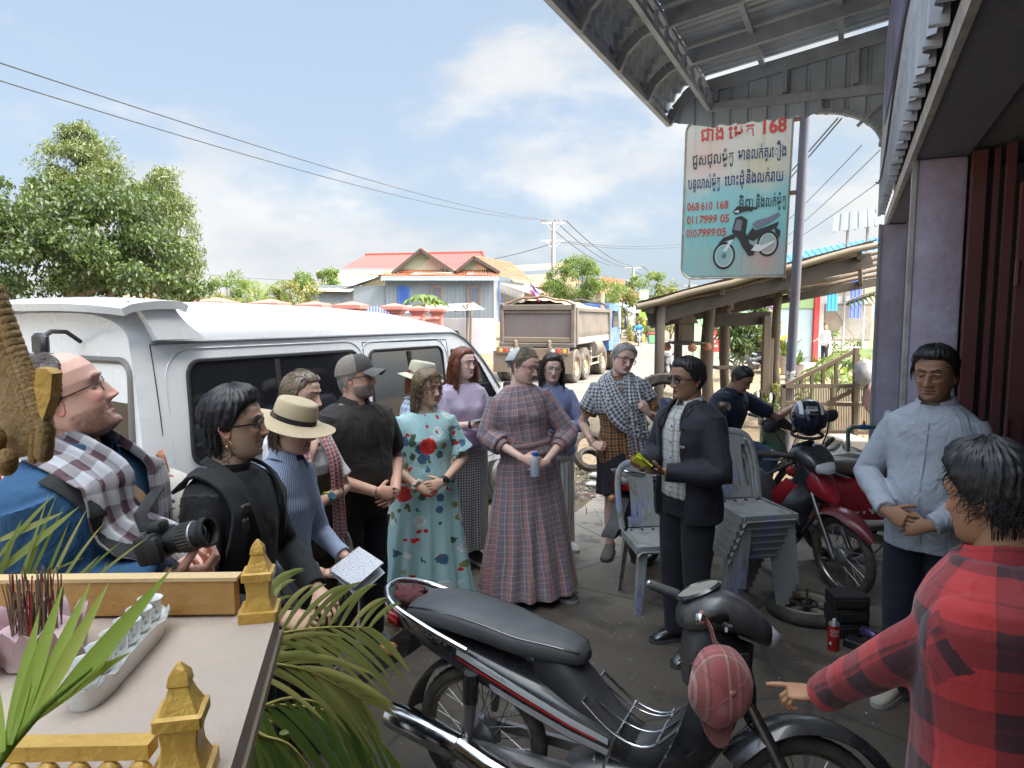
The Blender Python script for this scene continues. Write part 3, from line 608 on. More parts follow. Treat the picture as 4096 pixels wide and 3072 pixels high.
def palm_frond(m,p,d,L,rise,wleaf,n,droop,rnd,k=0):
 d=V(d).normalized(); up=V((0,0,1)); s=d.cross(up).normalized(); P=[]
 for i in range(13):
  f=i/12; P.append(p+d*(L*f*(1-.18*f))+up*(rise*L*sin(f*1.9)-droop*L*f*f))
 m.tube(P,[.018*(1-.9*i/12) for i in range(13)],4,k=k)
 for i in range(n):
  f=.12+.88*i/n; j=f*12; a=int(j); q=P[min(a,12)].lerp(P[min(a+1,12)],j-a); tg=(P[min(a+1,12)]-P[max(a-1,0)]).normalized(); ll=L*.30*sin(min(1,f*1.1+.12)*pi*.85)+.05
  for sg in(-1,1):
   dd=(s*sg*.85+tg*.75+up*rnd.uniform(-.25,.05)).normalized(); e=q+dd*ll+V((0,0,-ll*.35)); w=tg*wleaf
   mid=q+dd*ll*.5; m.add([q-w*.4,q+w*.4,mid+w,e,mid-w],[(0,1,2,4),(4,2,3)],k)
def coco(label,base,h,n,L,seed):
 rnd=random.Random(seed); t=thing('coconut_palm',label,'palm tree',base); b=V(base); m=MB(); m.tube([b,b+V((.1,0,h*.5)),b+V((0,0,h))],[.16,.13,.1],9); obj('trunk',m,bark,t,60)
 for i in range(n):
  a=i*2.399; m=MB(); palm_frond(m,b+V((0,0,h)),(cos(a),sin(a),.1),L*rnd.uniform(.85,1.1),rnd.uniform(.35,.9),.022,20,rnd.uniform(.5,1.0),rnd); lvattr(obj('frond',m,L_palm,t),5,seed+i)
 return t
coco('coconut palm with yellow-green fronds above the fence',(W(258,310,30).x,30,0),2.35,15,1.7,5)
coco('second smaller coconut palm tucked behind the right edge of the shed',(W(246,318,33).x,33,0),1.9,9,1.4,8)
# ---------------- utility poles and wires
conc=M('pole_concrete',(.27,.265,.25),.85,0,.1,2)
PO=[]
for px,ptop,Yp,lab in((553.5,222,45,'tall concrete utility pole with crossarms behind the grey house'),(633.5,267,86,'middle concrete utility pole beyond the mango tree'),(690,285,125,'far utility pole over the road beside the stall roof'),(683,292,118,'thin far pole with a flat lamp'),(748,262,70,'utility pole top between the sign and the blue roof')):
 tp=W(px,ptop,Yp); t=thing('utility_pole',lab,'pole',(tp.x,Yp,0),0,'utility poles along the road'); b=V((tp.x,Yp,0)); top=V((tp.x,Yp,tp.z)); k=Yp/45; m=MB(); m.tube([b,top],[.17*min(k,1.5),.11*min(k,1.5)],8); obj('shaft',m,conc,t,60)
 m=MB(); w=.75*k**.5 ;
 for dz in((0,) if Yp>100 else (0,-1.1*k**.5)):
  m.bar(top+V((-w,0,dz-.05)),top+V((w,0,dz-.05)),.1,.1); m.bar(top+V((-w*.6,-.05,dz-.1)),top+V((0,-.05,dz-.55)),.05,.05); m.bar(top+V((w*.6,-.05,dz-.1)),top+V((0,-.05,dz-.55)),.05,.05)
 obj('crossarm',m,steel,t)
 for dx in(-1,-.5,.5,1):
  m=MB(); m.lathe([(.05,0),(.07,.05),(.04,.1),(.07,.15),(.03,.2)],top+V((dx*w*.95,0,0)),6); obj('insulator',m,M('insulator',(.2,.12,.1),.4),t)
 PO.append((top,w))
wire=M('cable',(.05,.055,.065),.6)
def cable(a,b,sag,r,label,group=None):
 a,b=V(a),V(b); m=MB(); m.tube([a.lerp(b,i/24)-V((0,0,sag*4*(i/24)*(1-i/24))) for i in range(25)],r,5); return tag(obj('overhead_wire',m,wire,None,60),label,'wire',group)
g='overhead power wires'
p0=PO[0][0]
cable(at(-60,43,9),p0+V((-.7,0,.15)),.35,.012,'upper power wire running down from the top left corner to the tall pole',g)
cable(at(-60,62,9.3),p0+V((-.3,0,.15)),.5,.011,'lower power wire running down from the left edge to the tall pole',g)
for i in range(3): cable(p0+V((.75-.7*i,0,.12)),PO[1][0]+V((PO[1][1]*(1-i),0,.1)),.9,.03,['right','middle','left'][i]+' wire strung between the tall and the middle pole',g)
for i in range(2): cable(PO[1][0]+V((PO[1][1]*(1-2*i),0,.1)),PO[2][0]+V((0,0,.1)),.8,.05,['right','left'][i]+' wire strung from the middle to the far pole',g)
cable(p0+V((.3,0,-1.1)),at(700,241,55),.4,.022,'wire leaving the tall pole towards the painted sign',g)
cable(p0+V((.3,0,-1.2)),at(700,244,55),.4,.022,'second wire leaving the tall pole towards the painted sign, just below the first',g)
cable(p0+V((0,0,-1.3)),at(420,262,70),.6,.022,'wire from the tall pole dropping behind the red roof',g)
cable(at(195,273,70),at(350,280,80),.3,.03,'thin wire above the palms left of the red roof',g)
for i,(a,b) in enumerate([((842,118,20),(700,275,90)),((838,118,20),(696,272,90)),((862,145,22),(740,260,60)),((880,150,22),(752,262,60)),((884,178,24),(752,262,60))]):
 cable(at(*a),at(*b),.3,.014+.01*(i<2),['first','second','third','fourth','last'][i]+' of the wires fanning past the sign pole, counted from the left',g)
# ---------------- the shop building
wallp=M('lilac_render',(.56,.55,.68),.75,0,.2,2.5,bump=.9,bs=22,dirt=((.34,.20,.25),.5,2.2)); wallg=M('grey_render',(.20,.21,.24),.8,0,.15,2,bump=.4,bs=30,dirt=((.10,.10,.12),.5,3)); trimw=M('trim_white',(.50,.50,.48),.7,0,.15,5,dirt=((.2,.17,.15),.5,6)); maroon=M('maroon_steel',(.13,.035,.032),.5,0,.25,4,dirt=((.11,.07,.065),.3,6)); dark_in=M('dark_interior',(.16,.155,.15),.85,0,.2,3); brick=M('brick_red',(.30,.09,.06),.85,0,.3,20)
tS=thing('shop_building','lilac rendered repair shop with a beam over its open front and maroon doors','building',ST(5,.5))
def sbox(m,s0,s1,t0,t1,z0,z1,k=None,b=0):
 c=ST((s0+s1)/2,(t0+t1)/2,(z0+z1)/2); a=-atan2(.429,.903)
 d=(t1-t0,s1-s0,z1-z0)
 return m.bbox(c,d,b,a,k,2) if b else m.box(c,d,a,k)
m=MB(); sbox(m,4.75,5.1,.30,.56,0,2.84,b=.02); obj('column',m,wallp,tS,30)
m=MB(); sbox(m,7.9,8.25,.225,.56,0,2.84,b=.02); obj('column',m,wallp,tS,30)
m=MB(); sbox(m,4.74,4.76,.285,.31,0,2.84); obj('corner_strip',m,trimw,tS)
m=MB(); sbox(m,7.89,7.91,.21,.235,0,2.84); obj('corner_strip',m,trimw,tS)
for i in range(16):
 m=MB(); sbox(m,7.86,7.9,.50+.01*(i%2),.54,1.05+i*.075,1.115+i*.075,b=.004); obj('brick',m,brick,tS)
m=MB(); sbox(m,-3,8.3,.30,.56,2.842,3.02); obj('beam',m,M('beam_render',(.16,.165,.20),.8,0,.2,2,bump=.5,bs=20),tS)
m=MB(); sbox(m,-3,8.3,.27,.298,2.835,2.93); obj('beam_edge',m,trimw,tS)
m=MB(); sbox(m,-3,8.3,5.0,5.2,0,10.8); sbox(m,5.12,5.3,.57,5,0,2.84); sbox(m,8.1,8.3,.57,5,0,10.8); sbox(m,-3.2,-3,.3,5.2,0,10.8); sbox(m,-3,8.3,.34,.56,3.03,10.8); sbox(m,-3.2,8.5,.2,5.3,10.8,11); sbox(m,5.3,7.9,.45,.56,0,2.84); obj('wall',m,dark_in,tS)  # unseen upper walls and roof, made this tall to shade people and van
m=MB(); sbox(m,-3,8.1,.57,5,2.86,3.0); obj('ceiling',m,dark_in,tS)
fac=M('facade_tin',(.50,.55,.62),.5,.1,.08,2,dirt=((.28,.30,.35),.35,4))
for i in range(12):
 s0=-2.4+i*.9; m=MB(); a=ST(s0+.92,.235,2.96+.01*(i%2)); corr(m,a,U*-.92,V((0,0,3.9 if s0<0 else 1.72)),.15,.028,True); o=obj('cladding_sheet',m,fac,tS)
m=MB()
for i in range(44):
 s=-1.5+i*.22; sbox(m,s,s+.035,.20,.262,2.94,3.3)
tag(obj('cladding_rib',m,fac,tS),kind='stuff')
def print_mat(name,cols,sc):
 t=NT(name); o=t.map(t.obj(),sc=sc); c=t.ramp(t.noise(o,3,6,.7,1),[(i/(len(cols)-1)*.6+.2,q) for i,q in enumerate(cols)]); c=t.mix(t.ramp(t.noise(t.obj(),9,8,.7),[(.6,0),(.75,.6)]),c,(.35,.36,.4)); t.base(c).P(Roughness=.5); return t.mat
m=MB(); sbox(m,2.6,7.2,.19,.20,3.62,4.5); obj('banner',m,print_mat('blue_banner',[(.06,.05,.055),(.12,.15,.30),(.20,.26,.5),(.12,.06,.05),(.22,.28,.5)],(.6,.6,.25)),tS)
m=MB(); sbox(m,2.6,6.9,.18,.19,4.52,4.72); obj('banner_strip',m,print_mat('brown_banner',[(.05,.05,.03),(.16,.15,.11),(.08,.09,.06),(.22,.2,.15)],(.6,.6,.3)),tS)
m=MB(); m.tube([ST(s*.8,.17-.0*s,3.18-.15*sin(s)) for s in range(-1,11)],.008,5); obj('facade_cable',m,wire,tS)
def leaf(s,t0,t1,z1,nm='door_leaf',rot=0):
 m=MB(); sbox(m,s-.02,s+.02,t0,t1,0,z1); L=obj(nm,m,maroon,tS)
 m=MB(); fw=.07
 for a,b in((t0,t0+fw),(t1-fw,t1)): sbox(m,s-.045,s-.021,a,b,0,z1)
 for z in(0,.62,.72,1.5,1.6,z1-.1):
  if z not in(.62,1.5): sbox(m,s-.043,s-.021,t0+fw,t1-fw,z,z+.1)
 obj('stile',m,maroon,L)
 for za,zb in((.14,.70),(.86,1.56),(1.74,z1-.14)):
  m=MB(); sbox(m,s-.034,s-.021,t0+fw+.05,t1-fw-.05,za,zb,b=.006); obj('panel',m,maroon,L)
 for z in(.4,1.3,2.1):
  m=MB(); m.tube([ST(s-.05,t0,z),ST(s-.05,t0,z+.13)],.012,7); obj('hinge',m,maroon,L)
m=MB(); sbox(m,4.62,4.72,.565,.63,0,2.84); sbox(m,4.60,4.64,.66,.685,0,2.84); sbox(m,4.5,4.55,.70,.74,0,2.84); obj('door_frame',m,maroon,tS)
leaf(4.42,.75,1.28,2.62); leaf(4.2,1.32,1.9,2.62); leaf(4.05,1.93,2.5,2.62)
m=MB(); m.tube([ST(4.05,2.2+1.0*cos(a),2.0+.8*sin(a)) for a in np.linspace(pi,pi/2,9)],.02,6); sbox(m,4.0,4.06,.75,2.6,2.66,2.78); obj('arch_frame',m,maroon,tS)
m=MB(); m.bbox(ST(4.735,.53,1.62),(.05,.03,.14),.006,-.44); obj('switch_box',m,trimw,tS)
# ---------------- awning
tA=thing('awning','large tin awning on steel rafters with a curved scalloped eave','awning',ST(8.2,-.8,4.3))
tinw=M('tin_weathered',(.44,.50,.56),.45,.3,.14,1.6,dirt=((.27,.30,.33),.5,2.2),stretch=(1,1,1)); stl=M('steel_beam',(.37,.40,.43),.5,.2,.14,5,dirt=((.12,.10,.08),.35,3))
z_in=4.86; z_out=4.56   # roof sheet height at facade and at truss
def RZ(t): return z_in+(z_out-z_in)*(.3-t)/(1.86)
for i in range(6):
 s0=3.7+i*.9; m=MB(); a=ST(s0,.29,RZ(.29));
 if s0+.9>8.35: break
 corr(m,a,U*.9,ST(0,-1.56)-ST(0,.29)+V((0,0,RZ(-1.56)-RZ(.29))),.12,.018,True,ny=1); obj('roof_sheet',m,tinw,tA)
m=MB(); s0=-1.6+11*.9
for i in range(11):
 s=8.2-i*.98
 if s<3.7: break
 m=MB(); m.bar(ST(s,.28,RZ(.28)-.12),ST(s,-1.56,RZ(-1.56)-.12),.05,.14); obj('rafter',m,stl,tA)
 q=[ST(s,-1.56,RZ(-1.56)-.12),ST(s,-1.74,RZ(-1.56)-.19),ST(s,-1.88,RZ(-1.56)-.31),ST(s,-1.95,RZ(-1.56)-.46)]
 m=MB()
 for a,b in zip(q,q[1:]): m.bar(a,b,.05,.09)
 obj('bracket',m,stl,tA)
 if s>0:
  for tt in(-.95,-.2):
   m=MB(); m.bar(ST(s-.03,tt,RZ(tt)-.07),ST(s-.93,tt,RZ(tt)-.07),.05,.045); obj('purlin',m,stl,tA)
m=MB(); m.bar(ST(3.7,-1.95,RZ(-1.56)-.45),ST(8.25,-1.95,RZ(-1.56)-.45),.05,.05); obj('eave_bar',m,stl,tA)
m=MB(); m.bar(ST(3.7,-1.60,RZ(-1.6)-.10),ST(8.2,-1.60,RZ(-1.6)-.10),.04,.05); obj('purlin',m,stl,tA)
m=MB(); m.bar(ST(3.7,-1.5,RZ(-1.5)-.17),ST(8.2,-1.5,RZ(-1.5)-.17),.04,.045); obj('truss_chord',m,stl,tA)
m=MB(); m.bar(ST(3.7,-1.5,RZ(-1.5)-.36),ST(8.2,-1.5,RZ(-1.5)-.36),.045,.045); obj('truss_chord',m,stl,tA)
b0=None
for i in range(12):
 s=8.0-i*.36; m=MB(); m.bar(ST(s,-1.5,RZ(-1.5)-.34),ST(s,-1.5,RZ(-1.5)-.19),.03,.035); obj('truss_post',m,stl,tA)
zc=RZ(-1.56)
def eave(u,v):
 s=3.7+4.6*u; a=v*pi/2; st=(v*6)%1
 r=1+.05*abs(sin(s*pi/.2))+.07*(1-st); t=-1.56-.40*sin(a)*(.96+.04*r)-.03*(1-st)*(v>.01)+.012*sin(s*pi/.1); z=zc-.45*(1-cos(a))-.02*st+.02*abs(sin(s*pi/.2))-.0
 return ST(s,t,z)
m=MB(); m.grid(eave,300,30); obj('scalloped_eave',m,tinw,tA,40)
def zbot(t):
 if t<-1.5: return 4.03+(-1.5-t)*.22
 if t<-.42: return 4.03+.012*sin(t*40)
 x=(t+.42)/.62; return 4.03-.40*(1-sqrt(max(0,1-min(x,1)**2)))
def ztop(t):
 if t<-1.56: a=min(1,(-1.56-t)/.38); return zc-.45*(1-sqrt(max(0,1-a*a)))-.02
 return RZ(t)-.03
m=MB(); N=0; ts=np.linspace(-1.93,.28,180); top=[];bot=[]
for j,tt in enumerate(ts):
 ph=(tt*1/.19)%1; h=.022 if .25<ph<.45 else 0; zb=zbot(tt);
 top.append(ST(8.235+h,tt,max(ztop(tt),zb+.01))); bot.append(ST(8.235+h,tt,zb))
n=len(ts); m.add(top+bot,[(j,j+1,n+j+1,n+j) for j in range(n-1)]); obj('gable_sheet',m,tinw,tA,20)
m=MB(); m.bar(ST(8.19,-1.5,4.225),ST(8.19,.27,4.2),.045,.09); obj('gable_bar',m,stl,tA)
for tt in(-1.42,-.72,-.05):
 m=MB(); m.bar(ST(8.19,tt,RZ(tt)-.2),ST(8.19,tt,4.28),.045,.10,up=U); obj('gable_post',m,stl,tA)
m=MB(); m.bar(ST(8.18,-.38,4.17),ST(8.18,-.38,4.05),.045,.05,up=U); obj('gable_post',m,stl,tA)
m=MB(); m.bar(ST(8.18,.25,4.12),ST(8.18,-.02,3.86),.03,.03); obj('brace',m,stl,tA)
q=[ST(8.19,-.40+.62*sin(a),4.05-.40*(1-cos(a))) for a in np.linspace(0,pi/2,13)]
for a,b in zip(q,q[1:]):
 m=MB(); m.bar(a,a.lerp(b,.92),.05,.045,up=(0,0,1)); obj('arch_block',m,stl,tA)
m=MB(); m.bar(ST(8.19,.18,3.66),ST(8.19,.28,3.66),.05,.04); obj('arch_foot',m,stl,tA)
# ---------------- lettering helper
def letters(body,size,mat,parent,Mx,name='lettering',bold=0,ext=.0008,align='LEFT',space=1,sx=1,shear=0,world=True,fit=None):
 c=bpy.data.curves.new('t','FONT'); c.body=body; c.size=size; c.offset=bold; c.extrude=ext; c.align_x=align; c.space_character=space; c.shear=shear; c.resolution_u=3
 o=bpy.data.objects.new('t',c); COL.objects.link(o); dg=bpy.context.evaluated_depsgraph_get(); me=bpy.data.meshes.new_from_object(o.evaluated_get(dg)); bpy.data.objects.remove(o)
 if fit:
  xs=[v.co.x for v in me.vertices]; sx=fit/(max(xs)-min(xs)); me.transform(Matrix.Translation((-min(xs),0,0)))
 T=Mx@Matrix.Diagonal((sx,1,1,1))
 if parent is not None and world: T=ROOT[parent.name]@T
 me.transform(T); me.materials.clear(); me.materials.append(mat)
 q=bpy.data.objects.new(name,me); COL.objects.link(q); q.parent=parent
 if parent is not None and parent.name in ROOT: ROOT[q.name]=ROOT[parent.name]
 return q
def frame(o,x,y):
 x=V(x).normalized(); y=V(y); y=(y-x*y.dot(x)).normalized(); z=x.cross(y)
 m=Matrix((x,y,z)).transposed().to_4x4(); m.translation=V(o); return m
flat=lambda n,c=(.5,.5,.5),r=.6: M(n,c,r,0,.12,12)
ink_red=flat('ink_red',(.42,.045,.025)); ink_navy=flat('ink_navy',(.015,.03,.12)); ink_green=flat('ink_darkgreen',(.015,.05,.055)); ink_w=flat('ink_white',(.7,.7,.7)); ink_b=flat('ink_black',(.02,.02,.022))
# ---------------- painted sign on its pole
Bp=G(785.5,459); pole_b=V((Bp.x,Bp.y,0)); px_=at(805,122,9.35); pdir=(px_-pole_b).normalized()
tP=thing('sign_pole','rusty blue-grey steel pole carrying the painted repair sign','pole',pole_b)
polem=M('pole_blue',(.10,.115,.16),.55,.2,.3,3,bump=.25,bs=30,dirt=((.14,.075,.045),.4,2.5),stretch=(1,1,.4)); m=MB(); m.tube([pole_b+V((0,0,-.02)),pole_b+pdir*4.9],.062,16); obj('shaft',m,polem,tP,60)
def PZ(z): return pole_b+pdir*(z/pdir.z)
nt=NT('notice_paper'); o_=nt.obj(); nt.base(nt.mix(nt.ramp(nt.noise(nt.map(o_,sc=(1,1,3)),22,5),[(.42,0),(.5,1)]),(.10,.10,.12),(.55,.56,.56))).P(Roughness=.9)
m=MB(); p=PZ(.95+.28);
for (z0,z1) in((1.0,1.22),(.66,.80)):
 m=MB(); c=PZ((z0+z1)/2); m.grid(lambda u,v:PZ(z0+(z1-z0)*v)+V((cos(-2.9+2.2*u),sin(-2.9+2.2*u),0))*.0645,8,1); nn=obj('paper_notice',m,nt.mat,tP,60)
letters('331678',.07,ink_b,tP,frame(PZ(1.20)+V((.012,-.067,0)),(0,0,-1),(1,0,0)),'lettering',.001)
sx_=-Rt; w_=1.365; sp0=PZ(2.5)+V((-.15,0,0))
def SG(u,v): # u 0..1 from left edge to right edge, v metres from bottom (sign plane leans with the pole)
 return PZ(2.47+v)+sx_*(.14+w_*(1-u))
tG=thing('painted_sign','hand painted moped repair sign in Khmer with phone numbers and a painted moped','sign',SG(.5,0))
def sign_mat():
 t=NT('sign_paint'); o=t.obj(); s=t.sep(t.map(o,rot=(0,0,0)))
 n=t.noise(o,1.4,5); c=t.ramp(t.math('ADD',t.math('MULTIPLY',s[2],.42),t.math('MULTIPLY_ADD',n,.5,-.2)),[(.0,(.26,.36,.36)),(.3,(.16,.44,.46)),(.5,(.22,.44,.47)),(.62,(.46,.47,.44)),(.9,(.50,.49,.44))])
 for (x,z,r,col) in((.42,.25,.42,(.50,.25,.22)),(-.35,1.62,.38,(.55,.32,.28)),(.35,1.45,.4,(.42,.40,.24))):
  d=t.n('ShaderNodeVectorMath',operation='DISTANCE'); t.L(o,d.inputs[0]); d.inputs[1].default_value=(Rt.x*x,Rt.y*x,z); c=t.mix(t.ramp(t.math('DIVIDE',d.outputs['Value'],r),[(0,.75),(1,0)]),c,col)
 e=t.ramp(t.math('ADD',s[2],t.math('MULTIPLY',t.noise(o,20,5),.06)),[(.02,.9),(.075,0)]); c=t.mix(e,c,(.07,.06,.045))
 c=t.mix(t.ramp(t.noise(t.map(o,sc=(6,6,.7)),2,6),[(.58,0),(.75,.35)]),c,(.2,.18,.12)); t.base(c).P(Roughness=.5); return t.mat
outl=[];r=.16
for a in np.linspace(pi,1.5*pi,7): outl.append((r+r*cos(a),r+r*sin(a)))
outl+=[(w_,0),(w_,2.13)]
for a in np.linspace(pi/2,pi,7): outl.append((r+r*cos(a),2.13-r+r*sin(a)))
P3=[SG(x/w_,z) for x,z in outl]; nS=V((-U.x,-U.y,0)).normalized()
m=MB(); m.prism(P3,(0,0,0),U*.06); obj('board',m,sign_mat(),tG)
m=MB(); m.tube(P3+[P3[0]],.016,6); obj('rim',m,M('sign_rim',(.33,.33,.30),.5,.5,.2,8,dirt=((.12,.09,.06),.5,9)),tG,60)
for z in(.05,1.08,2.0):
 m=MB(); m.bar(PZ(2.47+z)+V((0,0,0)),SG(.97,z)+U*.03,.05,.05); obj('bracket',m,rust,tG)
up_=pdir
def SL(body,x0,x1,v,size,mat,bold=.0,shear=0,**k):
 o=SG(x0/w_,v)+nS*.004; letters(body,size,mat,tG,frame(o,-sx_,up_),'lettering',bold,.001,shear=shear,fit=x1-x0,**k)
SL('ជាង',.20,.50,1.84,.25,ink_red,.004); SL('\u17c1ម៉ត',.56,.89,1.84,.25,ink_red,.004); SL('168',1.0,1.29,1.86,.25,ink_red,.008)
SL('ជួសជុលម៉ូតូ',.10,.64,1.53,.21,ink_green,.002); SL('មានលក់គ្រឿង',.70,1.30,1.55,.21,ink_navy,.002)
SL('បន្លាស់ម៉ូតូ',.05,.48,1.22,.21,ink_navy,.002); SL('\u17c1បា\u17c7ដុំ',.54,.79,1.23,.21,ink_navy,.002); SL('និងលក់រាយ',.82,1.28,1.24,.21,ink_navy,.002)
SL('ទិញ',.74,.92,.92,.20,ink_green,.002); SL('និងលក់ម៉ូតូ',.96,1.33,.92,.20,ink_green,.002)
for v,L in((.93,(('068',.05,.21),('610',.24,.39),('168',.45,.60))),(.75,(('011',.05,.19),('7999',.22,.46),('05',.50,.62))),(.57,(('010',.05,.19),('7999',.20,.44),('05',.46,.59)))):
 for b_,x0,x1 in L: SL(b_,x0,x1,v,.15,ink_red,.002,shear=.2 if '7' in b_ else 0)
def paint(poly,mat,k):
 m=MB(); m.add([SG(x/w_,z)+nS*(.003+.0012*k) for x,z in poly],[tuple(range(len(poly)))[::-1]]); obj('painted_moped',m,mat,tG)
def ringp(cx,cz,r,w,mat,k,sx=.8):
 m=MB(); N=28; vs=[]
 for i in range(N):
  a=2*pi*i/N
  for q in(r,r-w): vs.append(SG((cx+q*cos(a)*sx)/w_,cz+q*sin(a))+nS*(.003+.0012*k))
 m.add(vs,[(2*i,2*i+1,(2*i+3)%(2*N),(2*i+2)%(2*N)) for i in range(N)]); obj('painted_wheel',m,mat,tG)
pb=ink_b; pg=flat('paint_grey',(.13,.15,.20)); pw=flat('paint_pale',(.55,.6,.62))
ringp(.57,.30,.185,.035,pb,1); ringp(.57,.30,.15,.012,pw,1); ringp(.57,.30,.04,.04,pg,1); ringp(1.13,.44,.17,.03,pb,1); ringp(1.13,.44,.135,.012,pw,1)
paint([(.55,.36),(.60,.36),(.72,.58),(.69,.60)],pw,2); paint([(.48,.46),(.55,.54),(.72,.60),(.70,.52),(.60,.50)],pb,3)
paint([(.66,.62),(.70,.80),(.78,.82),(.86,.76),(.84,.60),(.90,.45),(.98,.40),(.96,.30),(.90,.28),(.80,.42),(.76,.50)],pb,4); paint([(.68,.64),(.72,.78),(.79,.76),(.78,.62)],pg,5)
paint([(.84,.52),(.95,.48),(1.02,.54),(1.12,.58),(1.24,.66),(1.26,.72),(1.10,.66),(.96,.62),(.93,.66),(.90,.62)],pb,4)
paint([(.92,.70),(.96,.74),(1.12,.78),(1.24,.84),(1.27,.80),(1.12,.70),(.98,.64)],pg,5); paint([(.66,.88),(.72,.95),(.80,.94),(.98,.92),(.98,.90),(.80,.87),(.70,.84)],pb,5); paint([(.67,.88),(.74,.90),(.74,.86)],pw,6)
paint([(.92,.36),(1.02,.34),(1.10,.38),(1.22,.46),(1.20,.48),(1.06,.42),(.98,.44)],pw,5); paint([(1.2,.66),(1.28,.6),(1.27,.5),(1.22,.58)],pb,5)
# ---------------- minivan
VO=V((-2.04,3.9,0)); vx=V((.48,.8773,0)); vy=V((-.8773,.48,0)); VM=Matrix(((vx.x,vy.x,0,VO.x),(vx.y,vy.y,0,VO.y),(0,0,1,0),(0,0,0,1)))
tV=thing('white_minivan','white minivan with dark windows and a roof spoiler parked behind the group','van',VO,M=VM)
def interp(x,T):
 for (a,b),(c,d) in zip(T,T[1:]):
  if x<=c:
   f=(x-a)/(c-a) if c>a else 0; f=max(0,f); return b+(d-b)*f
 return T[-1][1]
ZT=[(0,1.97),(.12,2.01),(.4,2.045),(1.0,2.05),(2.0,2.03),(2.7,1.985),(3.2,1.90),(3.45,1.80),(3.7,1.60),(4.05,1.24),(4.25,1.10),(4.6,1.0),(4.82,.85),(4.9,.6)]
def hw(z): return .845-(.085*((z-1.0)/.78)**1.6 if z>1.0 else 0)-(.03*((.55-z)/.25)**2 if z<.55 else 0)
def wf(x): return 1-(.10*((x-4.2)/.7)**2 if x>4.2 else 0)-(.02*((.15-x)/.15)**2 if x<.15 else 0)
def sec(x):
 zt=interp(x,ZT); zg=min(1.79-.0*x,zt-.09); q=[]
 for i in range(13): z=.30+(zg-.30)*i/12; q.append((hw(z)*wf(x),z))
 yg=hw(zg)*wf(x)
 for i in range(1,9):
  a=i/8*pi/2; q.append((yg*cos(a)**.62 if i<8 else 0,zg+(zt-zg)*sin(a)**.9))
 return q
m=MB(); xs=list(np.linspace(0,.3,6))+list(np.linspace(.45,3.0,12))+list(np.linspace(3.15,4.9,26)); rs=[]
for x in xs:
 q=sec(x); left=[V((x,.845-y,z)) for y,z in q]; right=[V((x,.845+y,z)) for y,z in q[::-1][1:]]
 rs.append(left+right)
m.rings(rs); obj('body',m,white_paint,tV,38,world=False)
def side(x,z,off=0,s=1): return V((x,.845-s*(hw(z)*wf(x)+off),z))
def spatch(name,poly_fn,mat,off,nu=8,nv=6,parent=None,s=1):
 m=MB(); m.grid(lambda u,v:side(*poly_fn(u,v),off,s),nu,nv); return obj(name,m,mat,parent or tV,50,world=False)
def rrect(x0,x1,z0,z1,r,n=5,sl0=0,sl1=0):
 P=[]
 for (cx,cz,a0) in((x1-r,z1-r,0),(x0+r,z1-r,pi/2),(x0+r,z0+r,pi),(x1-r,z0+r,1.5*pi)):
  for i in range(n+1):
   a=a0+i/n*pi/2; x,z=cx+r*cos(a),cz+r*sin(a); P.append((x+(sl0 if x<(x0+x1)/2 else sl1)*(z-z0),z))
 return P
def sring(name,P,mat,r,off,s=1,parent=None,n=6):
 m=MB(); Q=[side(x,z,off,s) for x,z in P]; Q.append(Q[0]); m.tube(Q,r,n,cap=False); return obj(name,m,mat,parent or tV,60,world=False)
def sfill(name,P,mat,off,s=1,parent=None):
 zs=sorted(set(round(z,4) for x,z in P)); Z=np.linspace(zs[0],zs[-1],15); m=MB(); rows=[]
 for z in Z:
  xs_=[]
  for (xa,za),(xb,zb) in zip(P,P[1:]+P[:1]):
   if (za-z)*(zb-z)<=0 and abs(za-zb)>1e-9: xs_.append(xa+(xb-xa)*(z-za)/(zb-za))
   elif abs(za-zb)<1e-9 and abs(za-z)<1e-6: xs_+=[xa,xb]
  rows.append([side(min(xs_)+(max(xs_)-min(xs_))*i/10,z,off,s) for i in range(11)])
 vs=[p for r in rows for p in r]; m.add(vs,[(j*11+i,j*11+i+1,(j+1)*11+i+1,(j+1)*11+i) for j in range(14) for i in range(10)]); return obj(name,m,mat,parent or tV,60,world=False)
seal=M('window_seal',(.02,.02,.022),.5,0,.2,9); seam=M('door_gap',(.05,.05,.055),.7,0,.2,9)
